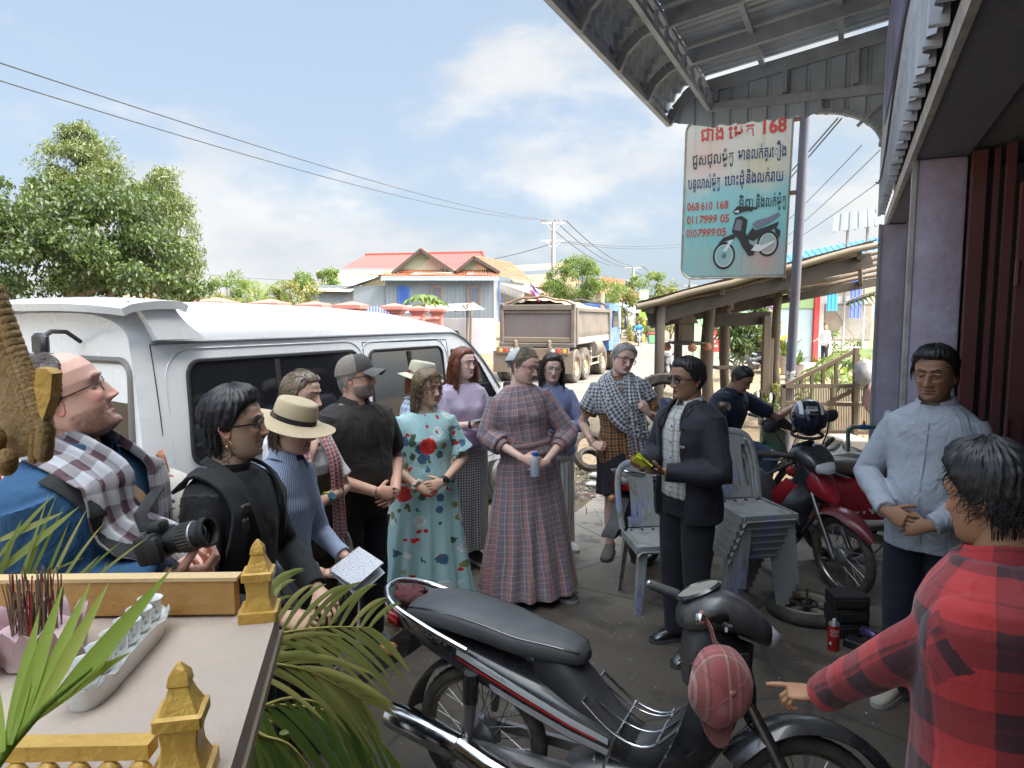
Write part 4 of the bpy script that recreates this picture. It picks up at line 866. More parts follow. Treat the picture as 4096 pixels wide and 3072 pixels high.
for s in(1,-1):
 for (x0,x1,z0,z1,r,div,sl1) in((.30,1.85,1.06,1.68,.085,1.02,0),(1.98,3.0,1.06,1.67,.07,2.5,0)):
  P=rrect(x0,x1,z0,z1,r,5,.05 if x0<1 else 0); w=sfill('window',P,dark_glass,.004,s); sring('window_seal',P,seal,.014,.004,s,w)
  m=MB(); m.tube([side(div,z0+.02,.008,s),side(div,z1-.02,.008,s)],.02,6); obj('window_divider',m,seal,w,world=False)
  sring('window_pressing',rrect(x0-.12,x1+(.07 if x0<1 else .08),z0-.19,z1+.075,r+.1,6),M('van_crease',(.55,.58,.61),.4,0,.05,3),.006,.0005,s)
 P=[(3.16,1.63),(3.42,1.62),(3.62,1.48),(3.92,1.12),(4.0,1.0),(3.9,.98),(3.16,1.02)]; w=sfill('window',P,dark_glass,.004,s); sring('window_seal',P,seal,.012,.004,s,w)
 for P in([(3.10,1.72),(3.10,.4)],[(1.92,1.74),(1.93,.45)],[(4.12,1.1),(4.0,.7),(4.0,.42)],[(.115,1.79),(.12,1.3),(.12,.4)],[(1.92,1.74),(3.1,1.73)],[(.0+.02,.52),(4.8,.52)]):
  m=MB(); N=10; Q=[side(P[0][0]+(P[1][0]-P[0][0])*i/N,P[0][1]+(P[1][1]-P[0][1])*i/N,-.001,s) for i in range(N+1)]
  if len(P)==3: Q+=[side(P[2][0],P[2][1],-.001,s)]
  m.tube(Q,.0045,5); obj('panel_gap',m,seam,tV,60,world=False)
 m=MB(); Q=[V((x,.845-s*(hw(min(1.79,interp(x,ZT)-.09))*wf(x)+.004),min(1.79,interp(x,ZT)-.09)+.006)) for x in np.linspace(.12,4.0,40)]; m.tube(Q,.011,6); obj('rain_gutter',m,M('gutter_grey',(.25,.26,.28),.5),tV,60,world=False)
 for x in(.85,3.95):
  wh=None; m=MB(); m.lathe([(.12,-.1),(.27,-.1),(.31,-.07),(.32,0),(.31,.07),(.27,.1),(.12,.1)],(x,.845-s*.74,.32),28,ax=(0,s,0)); wh=obj('tyre',m,rubber,tV,40,world=False)
  m=MB(); m.lathe([(.19,-.09),(.2,-.03),(.15,-.02),(.05,-.05),(0,-.06)][::-1] if s<0 else [(.0,-.09),(.05,-.085),(.15,-.05),(.19,-.09),(.20,-.10)],(x,.845-s*.75,.32),20,ax=(0,s,0)); obj('rim',m,alu,tV,40,world=False)
  m=MB(); P=[side(x+.40*cos(a),.36+.36*sin(a),-.002,s) for a in np.linspace(0,pi,15)]; m.tube(P,.02,6); obj('wheel_arch',m,seam,tV,60,world=False)
def back(y,z,off=0): return V((-off-.015*(z<.9)+.02*max(0,z-1.2),y,z))
m=MB(); P=[(a,b) for a,b in rrect(.10,1.59,1.08,1.70,.09)]; m.add([back(a,b,.006) for a,b in P],[tuple(range(len(P)))]); rw=obj('rear_window',m,dark_glass,tV,world=False)
m=MB(); Q=[back(a,b,.008) for a,b in P]; m.tube(Q+[Q[0]],.022,6,cap=False); obj('window_seal',m,M('grey_seal',(.20,.19,.18),.6),rw,60,world=False)
m=MB(); m.bbox((.01,.07,.80),(.07,.15,.36),.02); obj('tail_lamp',m,glassy('red_lens',(.25,.01,.012),.15),tV,40,world=False)
m=MB(); m.bbox((.01,1.62,.80),(.07,.15,.36),.02); obj('tail_lamp',m,glassy('red_lens',(.25,.01,.012),.15),tV,40,world=False)
m=MB(); Q=[side(.04+.16*sin(a)-.02,.78+.22*cos(a),.006) for a in np.linspace(-.2,1.6,8)]; m.tube(Q,.012,6); obj('chrome_trim',m,chrom,tV,60,world=False)
m=MB(); m.bbox((-.04,.845,.45),(.14,1.68,.22),.04,seg=2); obj('bumper',m,white_paint,tV,40,world=False)
def spo(u,v):
 y=.02+1.65*u; e=abs(2*u-1); x=-.12+.38*v; z=1.992+.028*sin(min(1,v*1.6)*pi*.5)-.03*e**3-.02*(v>.95)-.012*(v<.05)
 return V((x+.05*e**4,y,z))
m=MB(); m.grid(spo,24,8,thick=.045); obj('roof_spoiler',m,white_paint,tV,50,world=False)
for s in(0,1):
 m=MB(); y0=.035+s*1.58
 def leg(u,v,y0=y0,s=s):
  x0=-.02+.14*v**.6; x1=.24+.20*v**1.5; x=x0+(x1-x0)*u; z=2.035-.22*v; return V((x,y0+(.02 if s==0 else -.02)-(.03*(1-2*s))*v,z))
 m.grid(leg,6,8,thick=.04 if s else -.04); obj('spoiler_leg',m,white_paint,tV,60,world=False)
m=MB(); m.tube([(-.02,.52,1.80),(-.10,.52,1.86),(-.22,.45,1.865),(-.30,.40,1.83)],.013,8); obj('mirror_arm',m,black_plastic,tV,60,world=False)
m=MB(); m.bbox((-.31,.39,1.80),(.05,.12,.12),.02); obj('rear_mirror',m,black_plastic,tV,40,world=False)
for s in(1,-1):
 m=MB(); m.bbox((3.95,.845-s*1.0,1.15),(.07,.18,.26),.03,seg=2); m2=obj('door_mirror',m,black_plastic,tV,40,world=False)
for x in(2.02,3.2):
 m=MB(); Q=[side(x+.05,.93,.012),side(x+.17,.93,.02),side(x+.2,.93,.012)]; m.tube(Q,.014,8); obj('door_handle',m,chrom,tV,60,world=False)
m=MB(); m.grid(lambda u,v:V((3.5+.5*v,.20+1.29*u,1.775-.515*v+.03)),6,4); obj('windscreen',m,dark_glass,tV,60,world=False)
m=MB();
# ---------------- dump truck
TO=V((.745,20.9,0)); TM=Matrix(((rn.x,rd.x,0,TO.x),(rn.y,rd.y,0,TO.y),(0,0,1,0),(0,0,0,1)))
tT=thing('dump_truck','dusty grey dump truck with a blue cab loaded with sand on the road','truck',TO,M=TM)
bedm=M('truck_steel',(.10,.092,.09),.6,.25,.25,2,bump=.2,bs=14,dirt=((.17,.13,.095),.6,1.4)); bedd=M('truck_dusty',(.145,.11,.08),.85,0,.2,3,dirt=((.12,.10,.09),.4,2)); cabb=M('cab_blue',(.04,.13,.40),.45,0,.15,3,coat=.3,dirt=((.30,.26,.22),.3,3)); sand=M('sand_load',(.42,.31,.19),.95,0,.15,4,bump=.6,bs=30); tarp=M('tarp',(.045,.04,.045),.8,0,.2,6)
a=dict(world=False)
m=MB(); m.bbox((0,.06,1.62),(2.16,.08,1.12),.02); tg=obj('tailgate',m,M('tailgate_steel',(.15,.125,.12),.55,.35,.3,1.3,bump=.15,bs=10,dirt=((.12,.12,.13),.45,1.1)),tT,None,**a)
for (c,d) in(((0,.0,2.20),(2.3,.16,.16)),((-1.10,.0,1.72),(.12,.16,1.2)),((1.10,.0,1.72),(.12,.16,1.2)),((0,-.02,1.10),(2.34,.22,.12)),((0,-.0,2.07),(2.1,.06,.10))):
 m=MB(); m.bbox(c,d,.015); obj('frame_rail',m,bedm,tg,None,**a)
m=MB(); m.bbox((0,-.01,1.25),(2.1,.10,.16),.02); obj('dusty_sill',m,bedd,tg,None,**a)
for x in(-.62,.42):
 m=MB(); m.bbox((x,-.16,1.14),(.10,.14,.22),.03); m.bbox((x,-.16,1.03),(.16,.10,.05),.02); obj('hook',m,bedd,tg,None,**a)
for s in(-1,1):
 m=MB(); m.add([(s*1.13,.1,1.14),(s*1.13,4.3,1.12),(s*1.17,4.3,1.45),(s*1.17,.1,1.45)],[(0,1,2,3)]); m.add([(s*1.17,.1,1.45),(s*1.17,4.3,1.45),(s*1.12,4.3,2.12),(s*1.12,.1,2.16)],[(0,1,2,3)]); m.box((s*1.06,2.2,1.6),(.1,4.1,1.0)); obj('bed_side',m,bedm,tT,None,**a)
 for y in(.12,4.28):
  m=MB(); m.bbox((s*1.15,y,1.66),(.12,.16,1.1),.015); obj('bed_post',m,bedm,tT,None,**a)
 m=MB(); m.bar((s*1.15,.1,2.14),(s*1.15,4.3,2.12),.1,.1); m2=obj('bed_rail',m,bedm,tT,None,**a)
 m=MB(); m.bbox((s*1.14,2.2,1.22),(.06,4.1,.20),.02); obj('dusty_skirt',m,M('skirt_dust',(.28,.25,.22),.8,0,.2,3,dirt=((.15,.13,.13),.6,4)),tT,None,**a)
m=MB(); m.grid(lambda u,v:V((-1.08+2.16*u,.05+4.3*v,2.14+.34*sin(u*pi)**.6*(.4+.6*sin(min(1,v*1.3+.15)*pi)**.5)+.02*sin(u*40+v*13))),24,20); obj('sand_heap',m,sand,tT,180,**a)
for q in(0,1):
 m=MB(); m.tube([(x,.0+q*4.3,2.24+.26*cos(x*1.25)+.03*sin(x*9)) for x in np.linspace(-1.0,1.1,12)],.035,6); obj('tarp_roll',m,tarp if q else M('tarp_edge',(.16,.10,.07),.9),tT,60,**a)
m=MB(); m.bbox((0,2.3,.86),(.9,4.6,.26),.02); obj('chassis',m,M('chassis',(.06,.05,.045),.8,0,.2,4,dirt=((.24,.17,.12),.5,3)),tT,None,**a)
for y in(.15,1.22,3.45,5.6):
 for s in(-1,1):
  x=s*.98; m=MB(); m.lathe([(.28,-.2),(.46,-.2),(.5,-.16),(.505,-.02),(.47,-.015),(.47,.015),(.505,.02),(.5,.16),(.46,.2),(.28,.2)],(x,y,.5),30,ax=(1,0,0)); w=obj('wheel',m,rubber,tT,35,**a)
  m=MB(); m.lathe([(.29,.19),(.27,.1),(.2,.06),(.13,.10),(.11,.17),(.0,.18)] if s>0 else [(.0,-.18),(.11,-.17),(.13,-.10),(.2,-.06),(.27,-.1),(.29,-.19)],(x,y,.5),24,ax=(1,0,0)); obj('rim',m,M('truck_rim',(.36,.24,.16),.8,0,.2,7,dirt=((.15,.12,.1),.4,6)),w,40,**a)
  for j in range(8): m=MB(); an=j*pi/4; m.tube([(x+s*.10,y+.17*cos(an),.5+.17*sin(an)),(x+s*.13,y+.17*cos(an),.5+.17*sin(an))],.018,6); obj('wheel_nut',m,bedd,w,None,**a)
for s in(-1,1):
 m=MB(); m.bbox((s*.95,-.42,.62),(.55,.03,.62),.005); obj('mud_flap',m,bedd,tT,None,**a)
 m=MB(); m.bbox((s*.80,-.45,.95),(.60,.06,.20),.01); lp=obj('lamp_bar',m,bedd,tT,None,**a)
 for j,(c) in enumerate(((.45,.42,.38),(.5,.04,.03),(.7,.25,.03))):
  m=MB(); m.lathe([(0,-.02),(.055,-.01),(.06,0)],(s*.80+s*(-.17+j*.17),-.48,.95),12,ax=(0,1,0)); obj('lamp',m,glassy(f'lens_{j}',c,.25),lp,40,**a)
m=MB(); m.bbox((0,-.40,.85),(1.1,.05,.35),.01); obj('rear_panel',m,bedd,tT,None,**a)
m=MB(); m.bbox((-.22,-.44,.86),(.38,.02,.25),.005); pl=obj('number_plate',m,M('plate',(.50,.45,.36),.7,0,.1,8),tT,None,**a)
letters('3A-2356',.115,ink_b,tT,TM@frame((-.39,-.452,.79),(1,0,0),(0,0,1)),'lettering',.002)
letters('ភ្នំពេញ',.06,ink_b,tT,TM@frame((-.32,-.452,.91),(1,0,0),(0,0,1)),'lettering',.001)
m=MB(); m.tube([(1.05,2.0,.95),(1.05,2.9,.95)],.27,14); obj('fuel_tank',m,bedm,tT,40,**a)
for z in(.45,.65,.85): m=MB(); m.bar((1.12,1.85,z),(1.12,3.0,z),.04,.05); obj('side_guard',m,M('guard_pale',(.28,.25,.21),.7),tT,None,**a)
m=MB(); m.bar((1.12,2.0,.4),(1.12,2.0,.98),.04,.05); m.bar((1.12,2.9,.4),(1.12,2.9,.98),.04,.05); obj('guard_post',m,M('guard_pale'),tT,None,**a)
m=MB(); m.prism([(-1.1,4.55,.75),(-1.1,6.3,.75),(-1.1,6.35,1.5),(-1.1,6.05,2.34),(-1.1,4.6,2.40),(-1.1,4.5,1.2)],(0,0,0),(2.2,0,0)); obj('cab',m,cabb,tT,None,**a)
for s in(-1,1):
 m=MB(); m.add([(s*1.105,5.0,1.55),(s*1.105,6.1,1.55),(s*1.105,5.95,2.12),(s*1.105,5.0,2.14)],[(0,1,2,3)]); obj('cab_window',m,dark_glass,tT,None,**a)
 m=MB(); m.bbox((s*1.38,6.1,1.72),(.10,.24,.42),.03); obj('side_mirror',m,black_plastic,tT,40,**a)
 m=MB(); m.bbox((s*1.33,6.15,2.16),(.10,.2,.2),.03); obj('upper_mirror',m,black_plastic,tT,40,**a)
 m=MB(); m.tube([(s*1.1,6.2,2.3),(s*1.36,6.15,2.28),(s*1.38,6.12,1.5),(s*1.1,6.2,1.5)],.015,5); obj('mirror_arm',m,black_plastic,tT,40,**a)
m=MB(); m.bar((.9,4.35,2.2),(.9,4.35,2.75),.10,.12); obj('deflector',m,M('guard_pale'),tT,None,**a)
m=MB(); m.tube([(-.25,.05,2.5),(-.22,.05,3.0)],.012,5); fl=obj('flag_pole',m,wood_old,tT,None,**a)
for j,c in enumerate(((.05,.06,.35),(.6,.45,.5),(.35,.05,.2))):
 m=MB(); m.grid(lambda u,v:V((-.24+.28*u,.05+.04*sin(u*7),2.70+.09*(2-j)*1+.09*v-.3*u-.05)),5,1); obj('flag_stripe',m,flat(f'flag_{j}',c),fl,180,**a)
# ---------------- open stall with sloping tin roof
A_=at(637,303.5,11.2); Bf=at(877,241,11.0); C_=at(655,315,14.0); D_=at(877,272,13.6)
tO=thing('open_stall','open wooden stall with a sagging tin roof on log posts beside the road','stall',(2.4,11.5,0))
m=MB(); mid=[]
nrm=(Bf-A_).cross(C_-A_).normalized();
if nrm.z<0: nrm=-nrm
corr(m,A_+V((0,0,.03)),C_-A_,Bf-A_+V((0,-.4,0))*0,.25,.02,k=0); obj('tin_roof',m,M('stall_tin',(.16,.15,.135),.6,.4,.2,1,dirt=((.16,.13,.10),.5,1.6)),tO,60)
for i in range(6):
 f=i/5; a=A_.lerp(C_,f); b=Bf.lerp(D_,f); m=MB(); m.tube([a.lerp(b,q/10)-V((0,0,.055+.012*sin(q*2+i))) for q in range(11)],.04 if i else .052,8); obj('bamboo_pole' if i<2 else 'roof_batten',m,M('bamboo',(.12,.10,.07),.6,0,.3,2,dirt=((.12,.09,.06),.4,3)) if i<2 else wood_old,tO,60)
for f in(.06,.36,.62,.93):
 a=A_.lerp(Bf,f)-V((0,0,.15)); b=C_.lerp(D_,f)-V((0,0,.15)); m=MB(); m.bar(a,b,.06,.12); obj('rafter',m,wood_dark,tO)
m=MB(); m.bar(A_+V((.2,.15,-.26)),Bf+V((0,.15,-.26)),.05,.20); obj('front_beam',m,wood_dark,tO)
m=MB(); m.bar(C_+V((-.1,-.1,-.18)),D_+V((0,-.1,-.18)),.05,.16); obj('back_beam',m,wood_dark,tO)
m=MB(); m.bar(at(705,321,12.5),at(770,318,12.5),.06,.22); obj('sign_plank',m,wood_dark,tO)
def topz(x,y): # roof height above point
 f=(x-A_.x)/(Bf.x-A_.x); g=(y-A_.y)/(C_.y-A_.y); return A_.z+(Bf.z-A_.z)*f+(C_.z-A_.z)*g-.1
for px,Y_,w,kind in((659.5,11.3,.16,0),(678,12.6,.15,0),(708,12.2,.21,1),(725,13.2,.18,1),(776,13.5,.16,1)):
 b=V(((px-512)/F*Y_,Y_,0)); z=topz(b.x,b.y); m=MB()
 if kind: m.tube([b+V((.02*sin(i),.02*cos(i*2),z*i/8)) for i in range(9)],[w/2*(1+.10*sin(i*1.7)) for i in range(9)],11)
 else: m.bbox(b+V((0,0,z/2)),(w*.85,w*.8,z),.012)
 obj('log_post' if kind else 'square_post',m,M('log_pale',(.09,.07,.05),.85,0,.3,3,bump=.6,bs=26,stretch=(3,3,.5)) if kind else wood_dark,tO,50)
m=MB(); m.bbox(V(((735-512)/F*12.6,12.6,.98+.06)),(.75,.35,.05),.01); obj('shelf',m,wood_old,tO)
tb_=thing('hanging_altar','small hanging altar on a round tray with clay pots under the stall roof','altar',at(688,345,12.0))
c=at(688,343,12.0); m=MB(); m.lathe([(0,-.04),(.22,-.03),(.34,0),(.34,.02),(0,.02)],c,18); obj('tray',m,wood_dark,tb_,40)
m=MB(); m.bbox(c+V((-.03,0,.18)),(.22,.2,.3),.01); m.prism([c+V((-.2,-.15,.33)),c+V((.14,-.15,.33)),c+V((-.03,-.15,.58))],(0,0,0),(0,.3,0)); obj('spirit_box',m,wood_old,tb_)
for dx,dy in((-.36,0),(.0,-.3),(.34,.05)):
 m=MB(); m.lathe([(0,-.09),(.06,-.07),(.08,-.02),(.06,.03),(.045,.05),(.055,.06)],c+V((dx,dy,-.05)),12); obj('clay_pot',m,M('clay',(.30,.14,.08),.8),tb_,50)
for a in range(4): m=MB(); m.tube([c+V((.32*cos(a*1.57),.32*sin(a*1.57),0)),c+V((0,0,1.0)),c+V((0,0,1.6))],.006,4); obj('cord',m,M('cord_dark',(.10,.08,.06),.9),tb_)
t=thing('draped_cloth','dark rag and rope tied to the second stall post','cloth',at(684,320,12.5)); m=MB(); m.grid(lambda u,v:at(683+8*u+2*sin(v*6),300+34*v,12.45)+V((0,.05*sin(u*6+v*9),0)),6,10,thick=.01); obj('rag',m,M('rag_dark',(.06,.055,.05),.9),t,180)
# ---------------- kiosks across the side street
YK=29.0
def K(px,py,dy=0): p=W(px,py,YK); return V((p.x,YK+dy,p.z))
tK=thing('roadside_shop','pale blue plastered shop with green wall, blue tin panels and a red door frame','building',(K(800,365).x,YK,0))
m=MB(); a,b=K(754,0),K(826,0); zt=K(0,296).z; m.box(((a.x+b.x)/2,YK+.1,zt/2),(b.x-a.x,.2,zt)); obj('blue_wall',m,M('powder_blue',(.25,.32,.35),.85,0,.08,1,dirt=((.33,.37,.36),.3,1.5)),tK)
m=MB(); a,b=K(702,0),K(756,0); m.box(((a.x+b.x)/2,YK+.05,zt/2+.1),(b.x-a.x,.2,zt+.2)); obj('green_wall',m,M('mint_wall',(.22,.44,.22),.85,0,.12,1,dirt=((.3,.42,.3),.3,1.2)),tK)
m=MB(); a,b=K(760,300),K(818,290); m.box(((a.x+b.x)/2,YK-.03,(K(0,290).z+K(0,308).z)/2),(b.x-a.x,.05,.75)); obj('green_band',m,M('olive_wall',(.20,.28,.13),.85),tK)
m=MB(); a,b=K(832,0),K(884,0); m.box(((a.x+b.x)/2,YK+.1,zt/2),(b.x-a.x,.2,zt)); obj('white_wall',m,M('dirty_white',(.48,.47,.44),.85,0,.1,1,dirt=((.3,.27,.22),.4,1.5)),tK)
m=MB(); a=K(828.5,0); m.bbox((a.x,YK-.05,1.9),(.22,.16,3.8),.02); obj('red_post',m,M('red_enamel',(.42,.03,.03),.5),tK)
for i,(xa,xb,ya,yb,c) in enumerate(((821,845,284,311,(.05,.28,.62)),(843,869,280,318,(.10,.15,.50)),(867,888,277,317,(.04,.24,.60)))):
 m=MB(); p=K(xa,yb,-.5-.03*i); corr(m,p,V((K(xb,0).x-p.x,0,0)),V((0,0,K(0,ya).z-p.z)),.16,.02,True); obj('tin_panel',m,M(f'blue_tin_{i}',c,.5,.2,.1,2),tK)
m=MB();
for i in range(17):
 x=K(846+i*1.6,0).x; m.bar((x,YK-.03,1.0),(x+1.0,YK-.03,2.35),.012,.02); m.bar((x+1.0,YK-.04,1.0),(x,YK-.04,2.35),.012,.02)
tag(obj('wire_mesh',m,M('mesh_wire',(.42,.40,.36),.6,.3),tK),kind='stuff')
m=MB(); m.box((K(862,0).x,YK-.01,1.7),(1.9,.04,1.5)); obj('window_opening',m,M('dim_window',(.16,.13,.10),.8),tK)
m=MB(); a=K(875,0); m.box((K(800,0).x+0,YK-1.2,-.0),(9,2.6,.12)); obj('doorstep',m,M('step_concrete',(.32,.29,.25),.9,0,.12,3),tK)
tt=thing('blue_tin_roof_house','house behind the stall with a bright blue tin roof','house',(K(830,300).x,36,0));
m=MB(); p=W(783,273,31.5); corr(m,p,W(905,250,31.5)-p,W(784,255,32.5)-W(783,270,31.5)+V((0,1.5,.15)),.3,.03,True); obj('roof',m,M('blue_roof',(.03,.17,.50),.45,.2,.1,1),tt); m=MB(); m.box((W(840,300,36).x,36,1.9),(6,4,3.8)); obj('wall',m,M('cream_wall'),tt)
tq=thing('carport_roof','grey corrugated roof on thin posts high at the right beyond the awning','canopy',W(860,240,30)); m=MB(); p=W(836,214,30); corr(m,p,W(905,205,30)-p,W(834,231,27.5)-p,.35,.03,True); obj('roof_sheet',m,M('carport_tin',(.10,.11,.12),.5,.5,.1,1),tq)
for i in range(6): m=MB(); m.bar(W(836+i*10,215.5-i*1.2,30),W(834+i*10.5,232-i*1.5,27.5),.06,.08); obj('purlin',m,stl,tq)
for px in(848,868): m=MB(); m.tube([W(px,222,29),V((W(px,222,29).x,29,0))],.06,6); obj('post',m,steel,tq)
def board(label,name,px0,px1,py0,py1,Y_,mat,cat='sign',post=None,ry=0):
 a,b=W(px0,py1,Y_),W(px1,py0,Y_); t=thing(name,label,cat,((a.x+b.x)/2,Y_,0 if post else a.z)); m=MB(); m.bbox(((a.x+b.x)/2,Y_,(a.z+b.z)/2),(b.x-a.x,.06,b.z-a.z),.01); obj('board',m,mat,t)
 if post:
  for q in post: m=MB(); x=W(q,0,Y_).x; m.bar((x,Y_+.06,0),(x,Y_+.06,a.z+.1),.07,.07); obj('post',m,steel,t)
 return t,a,b
t,a,b=board('purple salon sign with a phone number on the blue shop wall','shop_sign',754,778,306,320,YK-.3,flat('purple',(.13,.05,.20)))
letters('Tel: 096 467 46 40',.145,ink_w,t,frame((a.x+.02,YK-.34,a.z+.06),(1,0,0),(0,0,1)),bold=.003,sx=.62);
for i,c in enumerate(((.6,.5,.1),(.55,.55,.6),(.4,.3,.1))): m=MB(); m.prism([(a.x+.5+.13*i,0,a.z+.27),(a.x+.95,0,a.z+.5-.06*i),(a.x+.95,0,a.z+.45-.06*i)],(0,YK-.345,0),(0,.01,0)); obj('ray_mark',m,flat(f'ray{i}',c),t)
letters('ហាងកែសម្ផស្ស',.13,flat('ink_yellow',(.6,.5,.08)),t,frame((a.x+.02,YK-.34,a.z+.26),(1,0,0),(0,0,1)),bold=.002,sx=.6)
t,a,b=board('red menu banner with white Khmer lines behind the log posts','banner_sign',709,722,306,352,23.5,flat('banner_red',(.45,.035,.035)),post=(710,721))
for i in range(7): letters(['ខ្មែរ','បាយ','កាហ្វេ','តែ','ភេសជ្ជៈ','នំបុ័ង','គុយទាវ'][i],.12,ink_w,t,frame((a.x+.04,23.46,b.z-.45-.15*i),(1,0,0),(0,0,1)),bold=.001,sx=.7)
t,a,b=board('red framed picture menu beside the red banner','banner_sign',722,738,310,352,23.8,flat('menu_brown',(.30,.16,.10)),post=(724,737))
for i in range(6): m=MB(); m.bbox((a.x+.14+.25*(i%2),23.75,a.z+.25+.4*(i//2)),(.18,.02,.28),.004); obj('menu_picture',m,flat(f'menu_{i}',random.choice([(.5,.4,.3),(.35,.2,.12),(.2,.25,.12),(.55,.5,.45)])),t)
YW=58
t,a,b=board('green money transfer sign on a pole at the left verge','shop_sign',639,648.5,290,318,YW,flat('wing_green',(.20,.55,.05)),post=(640,))
m=MB(); m.bbox(((a.x+b.x)/2,YW-.05,b.z-.42),(.66,.04,.66),.08); obj('white_panel',m,ink_w,t,40); letters('Wing',.24,flat('wing_ink',(.08,.35,.06)),t,frame((a.x+.10,YW-.08,b.z-.52),(1,0,0),(0,0,1)),bold=.004)
t,a,b=board('yellow notice board under the green sign','notice_board',640,646,318,327,57,flat('yel',(.62,.5,.08)),post=(642,))
t,a,b=board('faded white billboard behind the truck cab','billboard',608,621,303,334,52,flat('bill_grey',(.42,.47,.42)),post=(610,619))
letters('សាលា',.35,flat('bill_ink',(.2,.28,.3)),t,frame((a.x+.1,51.95,b.z-.6),(1,0,0),(0,0,1)))
t=thing('street_shop','small dark roadside shop with a sheet roof and goods','building',(W(652,345,60).x,60,0)); m=MB(); a,b=W(645,0,60),W(664,0,60); m.box(((a.x+b.x)/2,61,1.1),(b.x-a.x,2,2.2)); obj('wall',m,M('shop_dark',(.10,.07,.06),.9),t); m=MB(); p=W(641,318,59); corr(m,W(664,320,58.4),W(640,320,58.4)-W(664,320,58.4),W(664,313,61)-W(664,320,58.4),.3,.03); obj('roof',m,M('pale_blue_tin',(.34,.45,.55),.6),t)
for i in range(4): m=MB(); m.bbox((a.x+.3+.38*i,59.7,.5+.2*(i%2)),(.3,.3,.9),.02); obj('goods_shelf',m,flat(f'goods{i}',[(.45,.12,.06),(.1,.3,.2),(.5,.4,.2),(.2,.1,.3)][i]),t)
t=thing('small_house','small house with an orange gabled roof far up the road','house',(W(620,330,75).x,75,0)); m=MB(); m.box((W(622,0,75).x,76,1.7),(5,3,3.4)); obj('wall',m,M('white_plaster'),t); m=MB(); p=W(615,303,74); tiles(m,p,W(636,303,74)-p,W(620,293,76)-W(615,303,74),6,18,.05,.05); tag(obj('roof_tiles',m,tile_or,t),kind='stuff');
m=MB(); p=W(612,309,72); corr(m,p,W(640,312,72)-p,V((.3,1.5,.9)),.3,.03); obj('porch_roof',m,M('pale_blue_tin'),t)
t=thing('gable_house','tall narrow gabled roof peeking above the mango tree','house',(W(600,330,80).x,80,0)); m=MB(); m.box((W(605,0,80).x,81,2.5),(6,3,5)); obj('wall',m,M('hall_wall'),t); m=MB(); tiles(m,W(596,293,79),W(622,296,79)-W(596,293,79),W(600,277,82)-W(596,293,79),6,18,.05,.05); tag(obj('roof_tiles',m,tile_or,t),kind='stuff')
t=thing('cool_box','green and red cool box in front of the roadside shop','box',(W(661,342,50).x,50,0)); m=MB(); x=W(661,0,50).x; m.bbox((x,50,.35),(.9,.5,.6),.04); obj('tub',m,flat('coolgreen',(.1,.3,.15)),t,40); m=MB(); m.bbox((x,50,.72),(.95,.55,.12),.03); obj('lid',m,flat('coolred',(.5,.05,.04)),t,40)
# ---------------- motorbikes
a=dict(world=False)
def rotm(p,ax,ang): return Matrix.Translation(p)@Matrix.Rotation(ang,4,ax)@Matrix.Translation(-V(p))
def wheel(parent,c,r=.285,w=.036,k=0,spokes=32,cast=False,Mx=None,front=False,cheap=False):
 m=MB(); m.M=Mx; N=44 if not cheap else 22
 prof=[(r-.052,-w*.55),(r-.035,-w*.95),(r-.012,-w*.85),(r-.002,-w*.35),(r,0),(r-.002,w*.35),(r-.012,w*.85),(r-.035,w*.95),(r-.052,w*.55)]
 m.lathe(prof,c,N,ax=(0,1,0)); ty=obj('tyre',m,rubber,parent,60,**a)
 if not cheap:
  m=MB(); m.M=Mx
  for i in range(46):
   t=i/46*2*pi; cc=V(c)+V((cos(t)*(r-.002),0,sin(t)*(r-.002)))
   for s in(-1,1):
    q=V(c)+V((cos(t+.04)*(r-.014),s*w*.8,sin(t+.04)*(r-.014))); m.bar(cc,q,.009,.006)
  tag(obj('tread_block',m,rubber,ty,None,**a),kind='stuff')
 m=MB(); m.M=Mx; ri=r-.05; m.lathe([(ri+.004,-w*.6),(ri-.006,-w*.62),(ri-.014,-w*.25),(ri-.014,w*.25),(ri-.006,w*.62),(ri+.004,w*.6)],c,N,ax=(0,1,0)); obj('rim',m,chrome('rim_chrome',(.55,.54,.52),.3,(.25,.19,.13),.75),parent,50,**a)
 m=MB(); m.M=Mx; hb=.06 if front else .072; m.lathe([(.014,-w*1.5),(hb,-w*1.15),(hb+.006,-w*.9),(hb+.006,w*.5),(.03,w*.8),(.014,w*1.5)],c,22,ax=(0,1,0),cap=True); hub=obj('hub',m,alu,parent,40,**a)
 m=MB(); m.M=Mx
 if cast:
  for i in range(5):
   t=i/5*2*pi; p0=V(c)+V((cos(t)*.04,0,sin(t)*.04)); p1=V(c)+V((cos(t)*(ri-.01),0,sin(t)*(ri-.01))); m.bar(p0,p1,.03,.025,up=(0,1,0))
  obj('cast_spoke',m,alu,parent,None,**a)
 else:
  for i in range(spokes):
   t=i/spokes*2*pi; s=1 if i%2 else -1; d=.5 if (i//2)%2 else -.5
   p1=V(c)+V((cos(t)*(ri-.008),s*.004,sin(t)*(ri-.008))); p0=V(c)+V((cos(t+d)*hb*.95,s*w*.75,sin(t+d)*hb*.95)); m.tube([p0,p1],.0022 if not cheap else .003,4)
  tag(obj('spoke',m,chrome('spoke_metal',(.42,.41,.40),.4),parent,60,**a),kind='stuff')
 return ty
def xloft(m,st,n=16,k=None,p=.75):
 """st: (x, zc, hz, hy[, yoff]) stations along local x"""
 rs=[]
 for q in st:
  x,zc,hz,hy=q[:4]; yo=q[4] if len(q)>4 else 0
  rs.append([V((x,yo+hy*copysign(abs(cos(t))**p,cos(t)),zc+hz*copysign(abs(sin(t))**p,sin(t)))) for t in [2*pi*j/n for j in range(n)]])
 return m.rings(rs,k)
